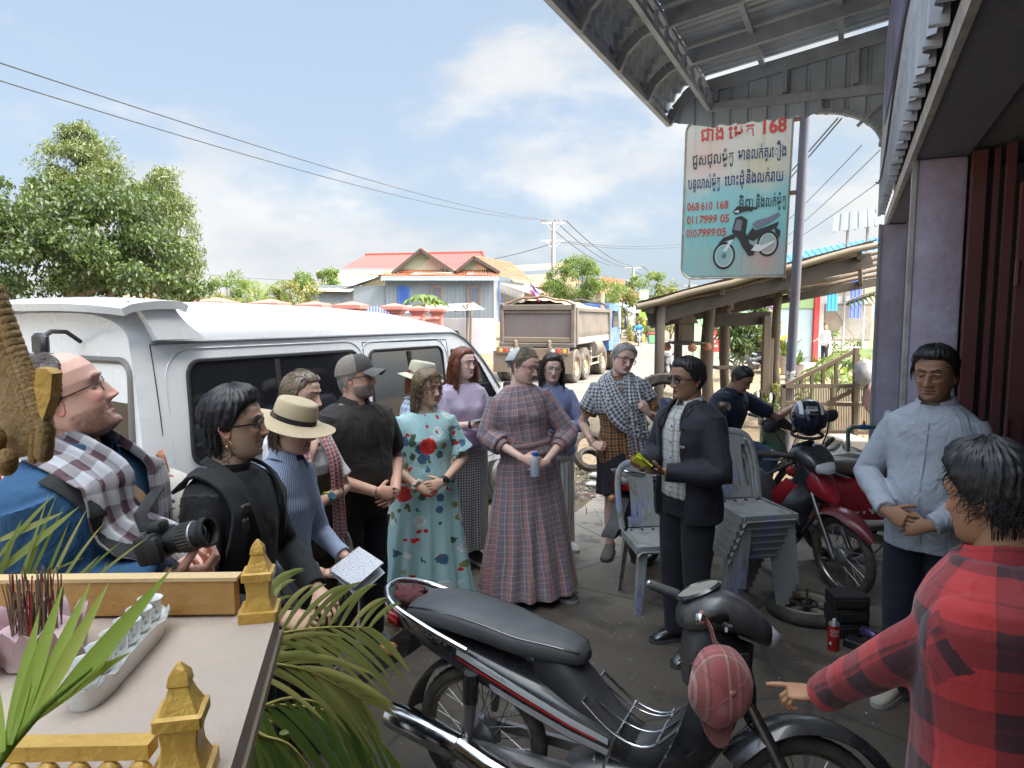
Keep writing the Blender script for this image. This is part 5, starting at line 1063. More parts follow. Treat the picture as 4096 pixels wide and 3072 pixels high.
def smooth_st(st,n=5):
 o=[]
 for i in range(len(st)-1):
  p0=st[max(i-1,0)];p1=st[i];p2=st[i+1];p3=st[min(i+2,len(st)-1)]
  for j in range(n):
   t=j/n; o.append(tuple(.5*((2*b)+(-c0+c)*t+(2*c0-5*b+4*c-d)*t*t+(-c0+3*b-3*c+d)*t**3) for c0,b,c,d in zip(p0,p1,p2,p3)))
 o.append(st[-1]); return o
def moped(label,pos,head,steer,paint,paint2,seatm,cat='motorbike',cheap=False,rake=True,cowl=None,shieldm=None,decal=None,group=None,mirrors=True,lean=0,cast=False,name='motorbike',fend=None,roll=0):
 h=R(head); Mw=Matrix.Translation(V(pos))@Matrix.Rotation(h,4,'Z')@Matrix.Rotation(R(roll),4,'X'); t=thing(name,label,cat,pos,M=Mw,group=group)
 S=R(steer); ax=V((-.44,0,.9)).normalized(); hp=V((.905,0,.74)); SM=rotm(hp,ax,S); fend=fend or paint; shieldm=shieldm or paint; cowl=cowl or paint
 wheel(t,V((0,0,.285)),cheap=cheap,cast=cast); wheel(t,V((1.2,0,.285)),w=.032,Mx=SM,front=True,cheap=cheap)
 m=MB(); xloft(m,smooth_st([(-.40,.735,.010,.02),(-.36,.725,.045,.06),(-.22,.68,.065,.095),(0,.62,.075,.115),(.22,.555,.082,.12),(.42,.49,.085,.11),(.60,.435,.075,.085),(.70,.41,.05,.06)],4),20); sp=obj('side_fairing',m,paint,t,60,**a)
 if decal:
  for s in(-1,1):
   for (x0,x1,zo,hh,mt,sl) in decal:
    m=MB()
    def f(u,v,s=s,x0=x0,x1=x1,zo=zo,hh=hh):
     x=x0+(x1-x0)*u; T=[(-.40,.735,.010,.02),(-.36,.725,.045,.06),(-.22,.68,.065,.095),(0,.62,.075,.115),(.22,.555,.082,.12),(.42,.49,.085,.11),(.60,.435,.075,.085),(.70,.41,.05,.06)]
     zc=interp(x,[(q[0],q[1]) for q in T]); hz=interp(x,[(q[0],q[2]) for q in T]); hy=interp(x,[(q[0],q[3]) for q in T]); e=max(-.93,min(.93,zo+hh*(v-.5)+sl*u)); sn=copysign(abs(e)**(1/.75),e); cs=sqrt(max(0,1-sn*sn))**.75
     return V((x,s*(hy*cs+.0035),zc+hz*e))
    m.grid(f,18,2); obj('stripe_decal',m,mt,sp,60,**a)
 m=MB(); xloft(m,smooth_st([(.26,.66,.06,.07),(.36,.60,.12,.085),(.46,.52,.13,.09),(.56,.45,.09,.085),(.68,.415,.07,.075),(.80,.50,.10,.07),(.88,.66,.13,.07),(.90,.80,.07,.06)],4),16); obj('centre_cover',m,black_plastic if not decal else M('matt_black_cover',(.028,.029,.033),.5,0,.3,6,dirt=((.10,.09,.08),.3,5)),t,60,**a)
 for s in(-1,1):
  m=MB()
  def sh(u,v,s=s):
   z=.22+.64*v; xb=.70+.20*v+.10*sin(v*pi*.8); wd_=.055+.15*sin(min(1,v*1.15+.12)*pi)**.8; y=.04+wd_*u; return V((xb-.10*u*u+.06*(1-u),s*y,z))
  m.grid(sh,8,12,thick=.012*s); obj('leg_shield',m,shieldm,t,60,**a)
 m=MB(); st=smooth_st([(-.30,.745,.020,.07),(-.27,.765,.050,.115),(-.12,.775,.058,.130),(.06,.760,.058,.128),(.20,.735,.055,.115),(.33,.725,.050,.09),(.42,.715,.040,.065),(.45,.705,.022,.035)],4)
 rs=[]
 for x,zc,hz,hy in st:
  rs.append([V((x,hy*copysign(abs(cos(q))**.65,cos(q)),zc+(hz if sin(q)>0 else hz*.75)*copysign(abs(sin(q))**(.8 if sin(q)>0 else .5),sin(q)))) for q in [2*pi*j/24 for j in range(24)]])
 m.rings(rs); seat=obj('seat',m,seatm,t,60,**a)
 m=MB(); Q=[V((x,s*hy*.90,zc+hz*.62)) for s in(1,) for x,zc,hz,hy in st[2:-3]]+[V((x,-hy*.90,zc+hz*.62)) for x,zc,hz,hy in st[2:-3][::-1]]; m.tube(Q+[Q[0]],.0035,5); obj('seat_piping',m,black_gloss,seat,60,**a)
 m=MB(); Q=[(.02,.15,.70),(-.16,.155,.755),(-.33,.13,.80),(-.415,.06,.825),(-.43,0,.83)]; Q=Q+[(x,-y,z) for x,y,z in Q[::-1][1:]]; sm=smooth_st(Q,4); m.tube(sm,.013,10); obj('grab_rail',m,chrom,t,60,**a)
 m=MB(); m.tube([(-.27,.12,.72),(-.28,.145,.775)],.009,6); obj('rail_mount',m,alu,t,60,**a); m=MB(); m.tube([(-.27,-.12,.72),(-.28,-.145,.775)],.009,6); obj('rail_mount',m,alu,t,60,**a)
 m=MB(); xloft(m,[(-.415,.71,.02,.05),(-.405,.71,.035,.07),(-.36,.70,.035,.07)],12); obj('tail_lamp',m,glassy('bike_red_lens',(.35,.012,.015),.15),t,60,**a)
 m=MB(); m.grid(lambda u,v:V((-.02-.34*cos(-.15+1.75*u) if 0 else .0+.325*cos(pi*.62+u*1.1),(.06*(2*v-1)),.285+.325*sin(pi*.62+u*1.1)-.06*(2*v-1)**2*.3)),12,6,thick=.006); obj('inner_mudguard',m,black_plastic,t,60,**a)
 m=MB(); m.prism([V((-.30,0,.66)),V((-.40,0,.62)),V((-.52,0,.46)),V((-.60,0,.40)),V((-.615,0,.375)),V((-.54,0,.385)),V((-.44,0,.47)),V((-.32,0,.56))],(0,-.055,0),(0,.11,0)); obj('mud_flap',m,black_plastic,t,30,**a)
 for s in(-1,1):
  m=MB(); m.bbox((-.38,s*.10,.60),(.07,.05,.045),.012); obj('indicator',m,glassy('amber_lens',(.45,.22,.08),.2),t,40,**a)
  m=MB(); m.tube([(.02,s*.115,.60),(.01,s*.11,.48),(.0,s*.105,.33)],[.028,.027,.016],12); obj('shock_absorber',m,alu,t,50,**a)
  m=MB(); m.tube([(.018,s*.115,.595),(.012,s*.112,.48)],.031,12); obj('shock_cover',m,black_gloss,t,50,**a)
  m=MB(); m.bar((.0,s*.085,.285),(.46,s*.07,.30),.022,.04); obj('swing_arm',m,black_plastic if cheap else alu,t,**a)
  m=MB(); m.M=SM; m.tube([V((1.2,s*.075,.285)),V((1.09,s*.075,.51)),V((.985,s*.06,.70))],[.022,.021,.015],10); obj('fork_leg',m,chrome('fork_chrome',(.5,.5,.49),.3),t,50,**a)
 m=MB(); m.tube([(-.03,-.125,.30),(.10,-.135,.26),(.35,-.13,.20),(.52,-.09,.18)],[.044,.046,.030,.018],14); ex=obj('exhaust',m,chrome('muffler_chrome',(.62,.63,.65),.14,(.2,.15,.1),.25),t,50,**a)
 m=MB(); m.tube([(-.36,-.12,.335),(-.30,-.122,.33),(-.03,-.127,.29)],[.050,.056,.056],18); obj('muffler',m,chrome('muffler_chrome'),t,50,**a)
 m=MB(); m.lathe([(0,.003),(.03,.0),(.034,-.004)],(-.368,-.12,.336),14,ax=(-1,0,.1)); obj('muffler_tip',m,black_gloss,t,50,**a)
 m=MB(); xloft(m,smooth_st([(.38,.26,.06,.09),(.50,.27,.10,.12),(.64,.28,.10,.12),(.74,.30,.07,.08),(.80,.31,.055,.06)],3),14); obj('engine',m,alu,t,40,**a)
 for s in(-1,1):
  m=MB(); m.tube([(.55,s*.10,.22),(.55,s*.28,.22)],.012,8); obj('peg_bar',m,steel,t,**a); m=MB(); m.tube([(.55,s*.20,.225),(.55,s*.30,.225)],.02,10); obj('foot_peg',m,rubber,t,40,**a)
 m=MB(); m.tube([(.42,.10,.22),(.36,.16,.06),(.33,.19,.015)],.010,7); obj('kick_stand',m,steel,t,**a)
 m=MB(); m.M=SM
 def ff(u,v):
  an=pi*.80-u*pi*.62; w=(2*v-1); y=w*(.075 if u>.1 else .055+.2*u); rr=.325-.035*w*w*abs(w)+ (.0); tip=max(0,u-.75)*.30
  return V((1.2+rr*cos(an)+tip*.25,y*(1-.7*max(0,u-.7)/.3),.30+rr*sin(an)+tip*.02))
 m.grid(ff,18,8,thick=-.006); obj('front_fender',m,fend,t,60,**a)
 m=MB(); m.M=SM; xloft(m,smooth_st([(.78,.93,.03,.06),(.82,.95,.06,.11),(.90,.965,.07,.13),(.98,.945,.065,.12),(1.06,.90,.05,.09),(1.10,.875,.015,.03)],4),18); obj('headset_cowl',m,cowl,t,60,**a)
 m=MB(); m.M=SM; xloft(m,[(1.02,.915,.05,.09),(1.07,.89,.045,.085),(1.115,.875,.022,.045)],16); obj('headlamp',m,glassy('lamp_glass',(.55,.56,.58),.06),t,60,**a)
 m=MB(); m.M=SM; c=V((.845,0,1.018)); nn=V((-.42,0,.9)).normalized(); m.lathe([(.075,-.008),(.082,.004),(.074,.012),(.07,.007)],c,24,ax=nn); obj('dial_rim',m,black_gloss,t,50,**a)
 m=MB(); m.M=SM; m.lathe([(.071,.008),(0,.010)],c,24,ax=nn); obj('dial',m,M('dusty_dial',(.30,.28,.22),.45,0,.35,14,dirt=((.16,.14,.10),.5,20)),t,50,**a)
 m=MB(); m.M=SM; xloft(m,smooth_st([(.80,.80,.09,.06),(.86,.84,.12,.075),(.92,.80,.12,.085),(.99,.74,.12,.07),(1.03,.68,.06,.04)],4),14); obj('steering_cover',m,black_plastic if decal else shieldm,t,60,**a)
 for s in(-1,1):
  m=MB(); m.M=SM; m.tube([(.90,s*.08,.95),(.86,s*.17,.965),(.80,s*.23,.975)],[.03,.022,.014],10); obj('switch_housing',m,black_plastic,t,60,**a)
  m=MB(); m.M=SM; g0,g1=V((.825,s*.21,.972)),V((.755,s*.335,.985)); m.tube([g0.lerp(g1,i/14) for i in range(15)],[.0175+.0015*(i%2) for i in range(15)],12); obj('hand_grip',m,rubber,t,60,**a)
  m=MB(); m.M=SM; d=(g1-g0).normalized(); m.lathe([(.013,0),(.017,.004),(.017,.016),(.010,.022),(0,.023)],g1,14,ax=d); obj('bar_end',m,chrom,t,60,**a)
  m=MB(); m.M=SM; m.tube([(.87,s*.17,.945),(.88,s*.24,.945),(.84,s*.31,.955),(.83,s*.335,.957)],[.008,.007,.006,.008],8,flat=.6); obj('brake_lever',m,alu,t,60,**a)
  if mirrors:
   m=MB(); m.M=SM; m.tube([(.86,s*.15,.98),(.86,s*.20,1.07),(.84,s*.24,1.16)],.006,6); ms=obj('mirror_stalk',m,black_gloss,t,60,**a)
   m=MB(); m.M=SM; xloft(m,[(.825,1.19,.032,.05,s*.26),(.835,1.19,.046,.068,s*.26),(.855,1.19,.03,.045,s*.26)],16); obj('mirror_shell',m,black_plastic,t,60,**a)
   m=MB(); m.M=SM; m.lathe([(0,0),(1,0)],(0,0,0),4); m=MB(); m.M=SM; m.add([V((.822,s*.26+.063*cos(q),1.19+.042*sin(q))) for q in np.linspace(0,2*pi,21)[:-1]],[tuple(range(20))]); obj('mirror_glass',m,M('mirror',(.85,.88,.9),.06,1,.02,3),t,None,**a)
 return t,Mw,SM
seat_dark=M('seat_vinyl',(.048,.050,.055),.5,0,.15,5,bump=.18,bs=260,dirt=((.15,.15,.15),.4,3)); seat_blk=M('seat_black',(.03,.03,.033),.5,0,.2,6,dirt=((.1,.095,.09),.35,5)); seat_brn=M('seat_brown',(.13,.095,.075),.45,0,.15,5,coat=.2)
redp=M('red_plastic',(.36,.012,.022),.28,0,.12,5,coat=.6,dirt=((.14,.04,.04),.3,6)); dkred=M('dark_red_plastic',(.17,.012,.02),.35,0,.15,5,coat=.3,dirt=((.12,.06,.05),.35,5)); sil=M('silver_decal',(.55,.57,.58),.35,.2,.05,9); redd=M('red_decal',(.5,.02,.02),.35,0,.05,9); bikeblack=M('bike_black',(.016,.017,.021),.28,0,.3,6,coat=.5,dirt=((.13,.12,.11),.3,4))
dec=[(-.05,.56,.42,.30,sil,-.25),(-.05,.52,.10,.10,redd,-.10),(.10,.56,-.38,.40,sil,.0),(.18,.50,-.72,.10,redd,.1)]
bk,BM,BS=moped('black moped with grey seat and red and silver stripes filling the bottom foreground',(-.12,2.70,0),-27,31,bikeblack,black_plastic,seat_dark,decal=dec,mirrors=False,cowl=M('cowl_black',(.03,.03,.034),.38,0,.3,6,coat=.3,dirt=((.16,.15,.14),.4,8)))
def side_txt(body,x,z,y,size,mat,sl,sx=1,nm='lettering'):
 letters(body,size,mat,bk,frame((x,-y,z),(1,0,sl),(0,-.25,1)),nm,.0008,.0006,sx=sx,shear=.2,world=False)
side_txt('DREAM',-.26,.722,.111,.052,M('chrome_letter',(.6,.5,.5),.25,.8,.1,9),-.30,1.0); side_txt('BEYOND LUXURY',.03,.640,.124,.018,ink_w,-.30)
for x,z in((.20,.50),(.52,.40)):
 m=MB();
 for q in range(4):
  e=V((cos(q*pi/2),0,sin(q*pi/2)))*(.02 if q%2 else .013); f_=V((e.z,0,-e.x)).normalized()*.0025; c=V((x,-.121,z)); m.add([c+f_,c+e,c-f_],[(0,1,2)])
 obj('star_mark',m,sil,bk,**a)
for s,zz in((-1,0),(1,0)):
 m=MB(); Q=smooth_st([(.47,s*.115,.60),(.60,s*.12,.51),(.72,s*.115,.50),(.84,s*.09,.62)],4); m.tube(Q,.006,7); cr_=obj('carrier_rail',m,chrom,bk,60,**a)
 m=MB(); Q=smooth_st([(.48,s*.055,.60),(.60,s*.055,.53),(.72,s*.055,.52),(.82,s*.045,.60)],4); m.tube(Q,.0045,6); obj('carrier_rod',m,chrom,bk,60,**a)
for x,z in((.47,.60),(.60,.515),(.74,.52)): m=MB(); m.tube([(x,-.12,z),(x,.12,z)],.005,6); obj('carrier_cross',m,chrom,bk,60,**a)
m=MB(); m.tube([(.60,-.12,.51),(.56,-.13,.40),(.55,-.13,.30)],.006,6); obj('carrier_strut',m,chrom,bk,60,**a)
letters('មូតូ',.05,M('grey_mark',(.12,.12,.12),.8),bk,frame((.80,-.135,.42),(.45,-.2,.75),(-.6,-.1,.5)),'scratched_letters',.001,.0005,world=False)
def bkw(x,y,z,st=False):
 p=V((x,y,z)); return BM@((BS@p) if st else p)
rg=thing('red_rag','crumpled dark red rag tucked behind the seat of the black moped','cloth',bkw(-.33,.02,.78)); m=MB()
m.ball(bkw(-.325,.0,.80),(.075,.06,.04),18,12); rr=np.array(m.v); c=rr.mean(0); rr+= (rr-c)*(.9*snoise((rr-c),70,3,2)[:,None]); m.v=[tuple(x) for x in rr]; obj('rag',m,M('rag_red',(.10,.025,.03),.85,0,.4,25,bump=.5,bs=80),rg,180)
rb,RM_,RS_=moped('red and black moped with spoked front wheel facing the camera behind the chair stack',(1.72,5.86,0),-60,-14,redp,redp,seat_blk,shieldm=M('shield_dark',(.02,.022,.028),.35,0,.2,8,coat=.3,dirt=((.1,.09,.085),.3,7)),cowl=bikeblack,fend=dkred)
def rbw(x,y,z,st=False): p=V((x,y,z)); return RM_@((RS_@p) if st else p)
for s in(1,-1):
 m=MB(); m.grid(lambda u,v:V((.60+.28*v-.10*u,s*(.085+.10*sin(v*pi)*u+.02),.30+.42*v+.05*u)),6,8,thick=.006*s); obj('red_side_panel',m,redp,rb,60,**a)
m=MB(); xloft(m,smooth_st([(.93,.78,.10,.09),(1.0,.76,.11,.10),(1.08,.70,.07,.07),(1.14,.64,.02,.02)],4),14); obj('nose_panel',m,redp,rb,60,**a)
letters('HONDA',.055,ink_w,rb,frame((.60,-.20,.47),(1,0,.1),(0,-.2,1)),bold=.001,world=False); letters('រោងចក្រម៉ូតូ',.055,M('grey_mark'),rb,frame((.80,-.215,.33),(.35,0,.9),(-.9,0,.35)),bold=.001,world=False)
tb2,TM2,_=moped('dark moped whose tail lamp and rear wheel show left of the man holding yellow notes',(1.06,5.42,0),52,0,bikeblack,black_plastic,seat_blk)
m=MB(); xloft(m,[(-.46,.765,.012,.02),(-.42,.76,.04,.05),(-.30,.75,.05,.09)],12); obj('lamp_glass',m,glassy('pale_lens',(.5,.42,.4),.12),tb2,60,**a)
for s in(1,-1): m=MB(); m.prism([V((-.42,s*.05,.79)),V((-.30,s*.12,.80)),V((-.28,s*.13,.70)),V((-.38,s*.09,.69))],(0,0,0),(0,s*.01,0)); obj('red_reflector',m,glassy('bike_red_lens',(.35,.012,.015),.15),tb2,**a)
yp=M('old_green_plastic',(.06,.22,.16),.5,0,.3,5,dirt=((.25,.18,.06),.6,3))
mk,MM_,MS_=moped('old green and yellow moped under the mechanic in the navy polo shirt',(1.62,6.95,0),-14,8,yp,yp,seat_blk,shieldm=yp,cowl=bikeblack)
ob,OM_,_=moped('glossy red scooter with a brown seat half hidden by the man in the grey shirt',(2.62,5.55,0),-10,0,redp,redp,seat_brn,mirrors=False,shieldm=redp)
m=MB(); xloft(m,smooth_st([(-.34,.66,.03,.05),(-.28,.60,.12,.12),(-.05,.52,.19,.16),(.2,.50,.19,.16),(.42,.50,.14,.13)],4),18); obj('scooter_body',m,redp,ob,60,**a)
m=MB(); xloft(m,smooth_st([(-.26,.36,.03,.10),(-.15,.355,.05,.155),(.1,.34,.05,.165),(.35,.36,.04,.13)],4),16); obj('cream_panel',m,M('cream_plastic',(.6,.55,.45),.35,0,.08,8,coat=.3),ob,60,**a)
m=MB(); xloft(m,smooth_st([(-.26,.76,.03,.09),(-.2,.775,.06,.13),(.0,.77,.065,.14),(.2,.76,.05,.12)],4),18); obj('brown_seat',m,seat_brn,ob,60,**a)
letters('ON',.12,M('cream_plastic'),ob,frame((.02,-.158,.43),(1,0,0),(0,0,1)),bold=.002,world=False)
g='mopeds parked in front of the pale blue shop'
k1,K1,_=moped('silver moped nearest the green wall with a student sitting on it',(W(752,368,25).x,25.2,0),8,0,M('silver_bike',(.25,.28,.31),.35,.3,.2,8),black_plastic,seat_blk,cheap=True,group=g)
k2=dup(k1,loc=(W(748,368,26).x-.4,26.4,0),rz=R(5),label='moped parked just behind the student\'s silver one')
k3=dup(k1,loc=(W(781,368,24.5).x-.3,24.6,0),rz=R(172),label='moped partly behind the sign pole, wheel towards the flower pots')
k4,K4,_=moped('old moped ridden along the road by the person in blue with yellow cans',(W(640,345,47).x,47.6,0),-100,0,M('old_bike',(.12,.12,.13),.5,0,.2,8),black_plastic,seat_blk,cheap=True)
k5=dup(k4,loc=(W(652,341,54).x,54,0),rz=R(150),label='moped parked in front of the far roadside shop')
k6=dup(k4,loc=(W(697,352,16).x,17.5,0),rz=R(100),label='moped standing behind the hanging altar with only its handlebar showing')
hm=rbw(.88,.02,1.19,True)+V((0,0,.03)); hM=Matrix.Translation(hm)@Matrix.Rotation(R(-100),4,'Z')@Matrix.Rotation(R(8),4,'Y'); H_=thing('helmet','glossy black full face helmet with white stripes on the mirror of the red moped','helmet',hm,M=hM)
m=MB(); m.ball((0,0,0),(.145,.122,.135),28,20); rr=[(x*(1.0+.12*max(0,-z/.135)*(x>0)),y*(1-.1*max(0,-z/.135)),max(z,-.125)) for x,y,z in m.v]; m.v=rr; obj('shell',m,M('helmet_black',(.012,.013,.018),.12,0,.1,4,coat=1),H_,60,**a)
m=MB(); m.grid(lambda u,v:V((.151*cos(-1.25+2.5*u)*cos(-.35+.75*v),.128*sin(-1.25+2.5*u)*cos(-.35+.75*v),.14*sin(-.35+.75*v)+.0)),20,8,thick=-.004); obj('visor',m,glassy('visor_glass',(.012,.014,.03),.03),H_,60,**a)
for y0 in(-.07,.07):
 m=MB(); m.grid(lambda u,v:V((.148*cos(.48+1.4*u)*sqrt(max(0,1-((y0+.012*(2*v-1))/.125)**2)),y0+.012*(2*v-1),.138*sin(.48+1.4*u)*sqrt(max(0,1-((y0+.012*(2*v-1))/.125)**2)))),14,2); obj('white_stripe',m,M('helmet_white',(.75,.75,.76),.2,0,.04,3,coat=.6),H_,60,**a)
m=MB(); m.grid(lambda u,v:V((.150*cos(.62+.27*v)*cos(-.30+.6*u),.126*sin(-.30+.6*u),.140*sin(.62+.27*v))),8,3); obj('badge',m,M('helmet_white'),H_,60,**a)
letters('INDEX',.036,ink_b,H_,frame((.124,-.037,.096),(0,1,0),(-.68,0,.74)),bold=.001,fit=.075,world=False)
m=MB(); m.bbox((.148,0,.062),(.02,.07,.014),.004); obj('vent',m,black_plastic,H_,40,**a)
m=MB(); m.tube([(.10*cos(q)+.01,.105*sin(q),-.125) for q in np.linspace(0,2*pi,24)],.012,8,cap=False); obj('neck_roll',m,M('padding',(.03,.03,.03),.9),H_,60,**a)
bp_=thing('hanging_bag','dark grey bag hanging on the leg shield of the red moped','bag',rbw(.55,-.1,.7)); m=MB(); m.ball(rbw(.60,-.17,.60),(.13,.11,.19),18,14); rr=np.array(m.v); c=rr.mean(0); rr+=(rr-c)*(.12*snoise(rr-c,18,4)[:,None]); m.v=[tuple(x) for x in rr]; obj('bag_body',m,M('bag_grey',(.07,.068,.065),.85,0,.2,20),bp_,180); m=MB(); m.tube([rbw(.62,-.12,.76),rbw(.75,-.08,.85),rbw(.85,-.05,.9)],.012,6); obj('bag_strap',m,M('bag_grey'),bp_,60)
gp_=bkw(.755,-.335,.985,True); cp=thing('plaid_cap','faded red plaid cap hanging over the near grip of the black moped','cap',gp_)
def plaid(name,base,U_,V_,pu=.06,pv=.06,rough=.85,space='uvp',mixf=.5,bumps=None,sheen=.2,fold=0):
 t=NT(name); v=t.attr('uvp') if space=='uvp' else t.obj(); s=t.sep(v)
 n0=t.noise(t.obj(),4,3); w=t.math('MULTIPLY_ADD',n0,.02,-.01)
 fu=t.math('FRACT',t.math('DIVIDE',t.math('ADD',s[0],w),pu)); fv=t.math('FRACT',t.math('DIVIDE',t.math('ADD',s[1],w),pv))
 cu=t.ramp(fu,U_,'CONSTANT'); cv=t.ramp(fv,V_,'CONSTANT'); c=t.mix(mixf,cu,cv); c=t.mix(t.math('MULTIPLY',t.noise(t.obj(),25,5),.35),c,dk(base,.6)); t.base(c).P(Roughness=rough); t.b.inputs['Sheen Weight'].default_value=sheen
 b=t.bump(t.noise(t.map(t.obj(),sc=(1,1,.45)),9,4,.6,.8),.35,.02); t.bump(t.noise(t.obj(),300,2),.12,.002,b); return t.mat
capm=plaid('cap_plaid',(.35,.10,.10),[(0,(.36,.09,.09)),(.45,(.50,.40,.30)),(.52,(.25,.09,.08)),(.75,(.45,.20,.18)),(.85,(.10,.07,.06)),(.93,(.36,.09,.09))],[(0,(.36,.09,.09)),(.5,(.22,.12,.09)),(.65,(.48,.38,.28)),(.72,(.33,.09,.08)),(.9,(.42,.2,.18))],.09,.08,space='obj')
cM=Matrix.Translation(gp_+V((.03,-.06,-.165)))@Matrix.Rotation(R(80),4,'X')@Matrix.Rotation(R(14),4,'Y'); m=MB(); m.M=cM
vs=[];N=40
m.grid(lambda u,v:V(((.086+.010*sin(v*pi*.5)+.009*sin(u*13+v*5)*cos(v*pi*.5))*cos(u*2*pi)*cos(v*pi*.5)**.6,(.115+.008*sin(u*19+v*3)*cos(v*pi*.5))*sin(u*2*pi)*cos(v*pi*.5)**.6,.092*sin(v*pi*.5)+.004*abs(cos(u*3*2*pi))*cos(v*pi*.5))),60,16,uv=None); obj('crown',m,capm,cp,60)
m=MB(); m.M=cM; m.ball((0,0,.093),(.009,.009,.005),10,6); obj('button',m,capm,cp,60)
m=MB(); m.M=cM; m.grid(lambda u,v:V((.080*sin((u-.5)*2.2)*(1-.15*v),-.10*cos((u-.5)*2.0)*1.0-.075*v*cos((u-.5)*2.6),.0+.02*v-.05*(u-.5)**2)),16,8,thick=.004); obj('brim',m,M('cap_brim',(.26,.10,.09),.85,0,.2,12,bump=.3,bs=60),cp,60)
for q in range(6): m=MB(); m.M=cM; m.tube([V((.0885*cos(q*pi/3+.5)*cos(v*pi*.5)**.55*(1.02+.10*sin(v*pi*.5)*.9),.1165*sin(q*pi/3+.5)*cos(v*pi*.5)**.55,.0935*sin(v*pi*.5)+.001)) for v in np.linspace(0,.97,10)],.0010,5); obj('seam',m,M('cap_seam',(.24,.10,.09),.8),cp,60)
m=MB(); m.tube([gp_+V((0,0,.02)),gp_+V((.03,0,-.03)),gp_+V((.045,-.01,-.09))],.006,6,flat=2.5); obj('cap_strap',m,capm,cp,60)
# ---------------- plastic chairs
def chair_mat():
 t=NT('chair_plastic'); o=t.obj(); n=t.noise(o,3,7,.65); c=t.mix(t.noise(o,12,5),(.22,.225,.215),(.34,.34,.32)); c=t.mix(t.ramp(n,[(.52,0),(.62,1)]),c,(.24,.27,.42)); c=t.mix(t.ramp(t.noise(o,7,7,.7),[(.52,0),(.7,.8)]),c,(.09,.075,.055)); t.base(c).P(Roughness=.55); return t.mat
chm=chair_mat()
def chair(label,pos,rz,group=None,legs=True):
 """plastic side chair, local +x is the front"""
 t=thing('plastic_chair',label,'chair',pos,R(rz),group)
 def sw(x): return .175+.02*x/.2
 m=MB(); m.grid(lambda u,v:V((-.20+.42*u,(2*v-1)*sw(-.2+.42*u),.455-.018*sin(u*pi)*(1-(2*v-1)**2)-.03*max(0,u-.86)/.14*1.2-.035*max(0,abs(2*v-1)-.9)/.1)),16,14,thick=.006); obj('seat',m,chm,t,50,**a)
 for y in(-.12,-.04,.04,.12): m=MB(); m.box((-.165,y,.4545),(.03,.012,.006)); obj('slot',m,M('slot_dark',(.01,.01,.01),.9),t,**a)
 m=MB();
 for s in(-1,1): m.bar((-.2,s*.178,.43),(.2,s*.19,.425),.012,.05)
 m.bar((.205,-.18,.43),(.205,.18,.43),.012,.05); tag(obj('apron',m,chm,t,**a),kind='stuff')
 for sx1 in(-1,1):
  for s in(-1,1):
   m=MB(); x0,y0=sx1*.185,s*.175; x1,y1=x0+sx1*.035,y0+s*.03
   for (dx,dy,w1,w2) in((0,s*.0,.05,.010),(-sx1*.0,-s*.02,.010,.045)):
    pass
   m.add([(x0,y0,.43),(x0-sx1*.06,y0,.43),(x0,y0-s*.06,.43),(x1,y1,0),(x1-sx1*.038,y1,0),(x1,y1-s*.038,0),(x0-sx1*.008,y0-s*.008,.43),(x1-sx1*.007,y1-s*.007,0)],[(0,1,4,3),(0,2,5,3),(6,1,4,7),(6,2,5,7),(3,4,7,5),(0,1,6,2)]); obj('leg',m,chm,t,**a)
 back=lambda z,y:V((-.20-.16*((z-.45)/.45)-.03*sin((z-.45)/.45*pi)*0+.03*(1-(y/.22)**2)*-1,y,z))
 m=MB(); Q=[back(.45,-.17),back(.60,-.18),back(.74,-.18),back(.83,-.16),back(.88,-.11),back(.895,0),back(.88,.11),back(.83,.16),back(.74,.18),back(.60,.18),back(.45,.17)]; m.tube(smooth_st([tuple(q) for q in Q],3),.022,8,flat=.35,ref=(0,1,0)); obj('back_frame',m,chm,t,60,**a)
 for y0 in(-.078,-.026,.026,.078):
  m=MB(); m.grid(lambda u,v:back(.46+.42*v,y0*(1-.15*sin(v*pi))+.019*(2*u-1)*(1+.25*v)),2,10,thick=.006); obj('back_slat',m,chm,t,60,**a)
 m=MB(); m.grid(lambda u,v:back(.80+.085*v,(2*u-1)*.125),8,3,thick=.007); obj('top_band',m,chm,t,60,**a)
 m=MB(); m.grid(lambda u,v:back(.455+.07*v,(2*u-1)*.12),8,3,thick=.007); obj('lower_band',m,chm,t,60,**a)
 return t
ch1=chair('worn grey-blue plastic chair standing alone behind the man with the yellow notes',(.98,4.72,0),-82)
for i in range(6):
 M_=Matrix.Translation(V((1.515+.012*i,4.62-.018*i,.052*i)))@Matrix.Rotation(R(-78),4,'Z'); dup(ch1,M_,['bottom chair of the stack of worn plastic chairs','second chair from the bottom of the plastic stack','third chair from the bottom of the plastic stack','third chair from the top of the plastic stack','second chair from the top of the plastic stack','top chair of the stack of worn plastic chairs'][i])['group']='stacked plastic chairs'
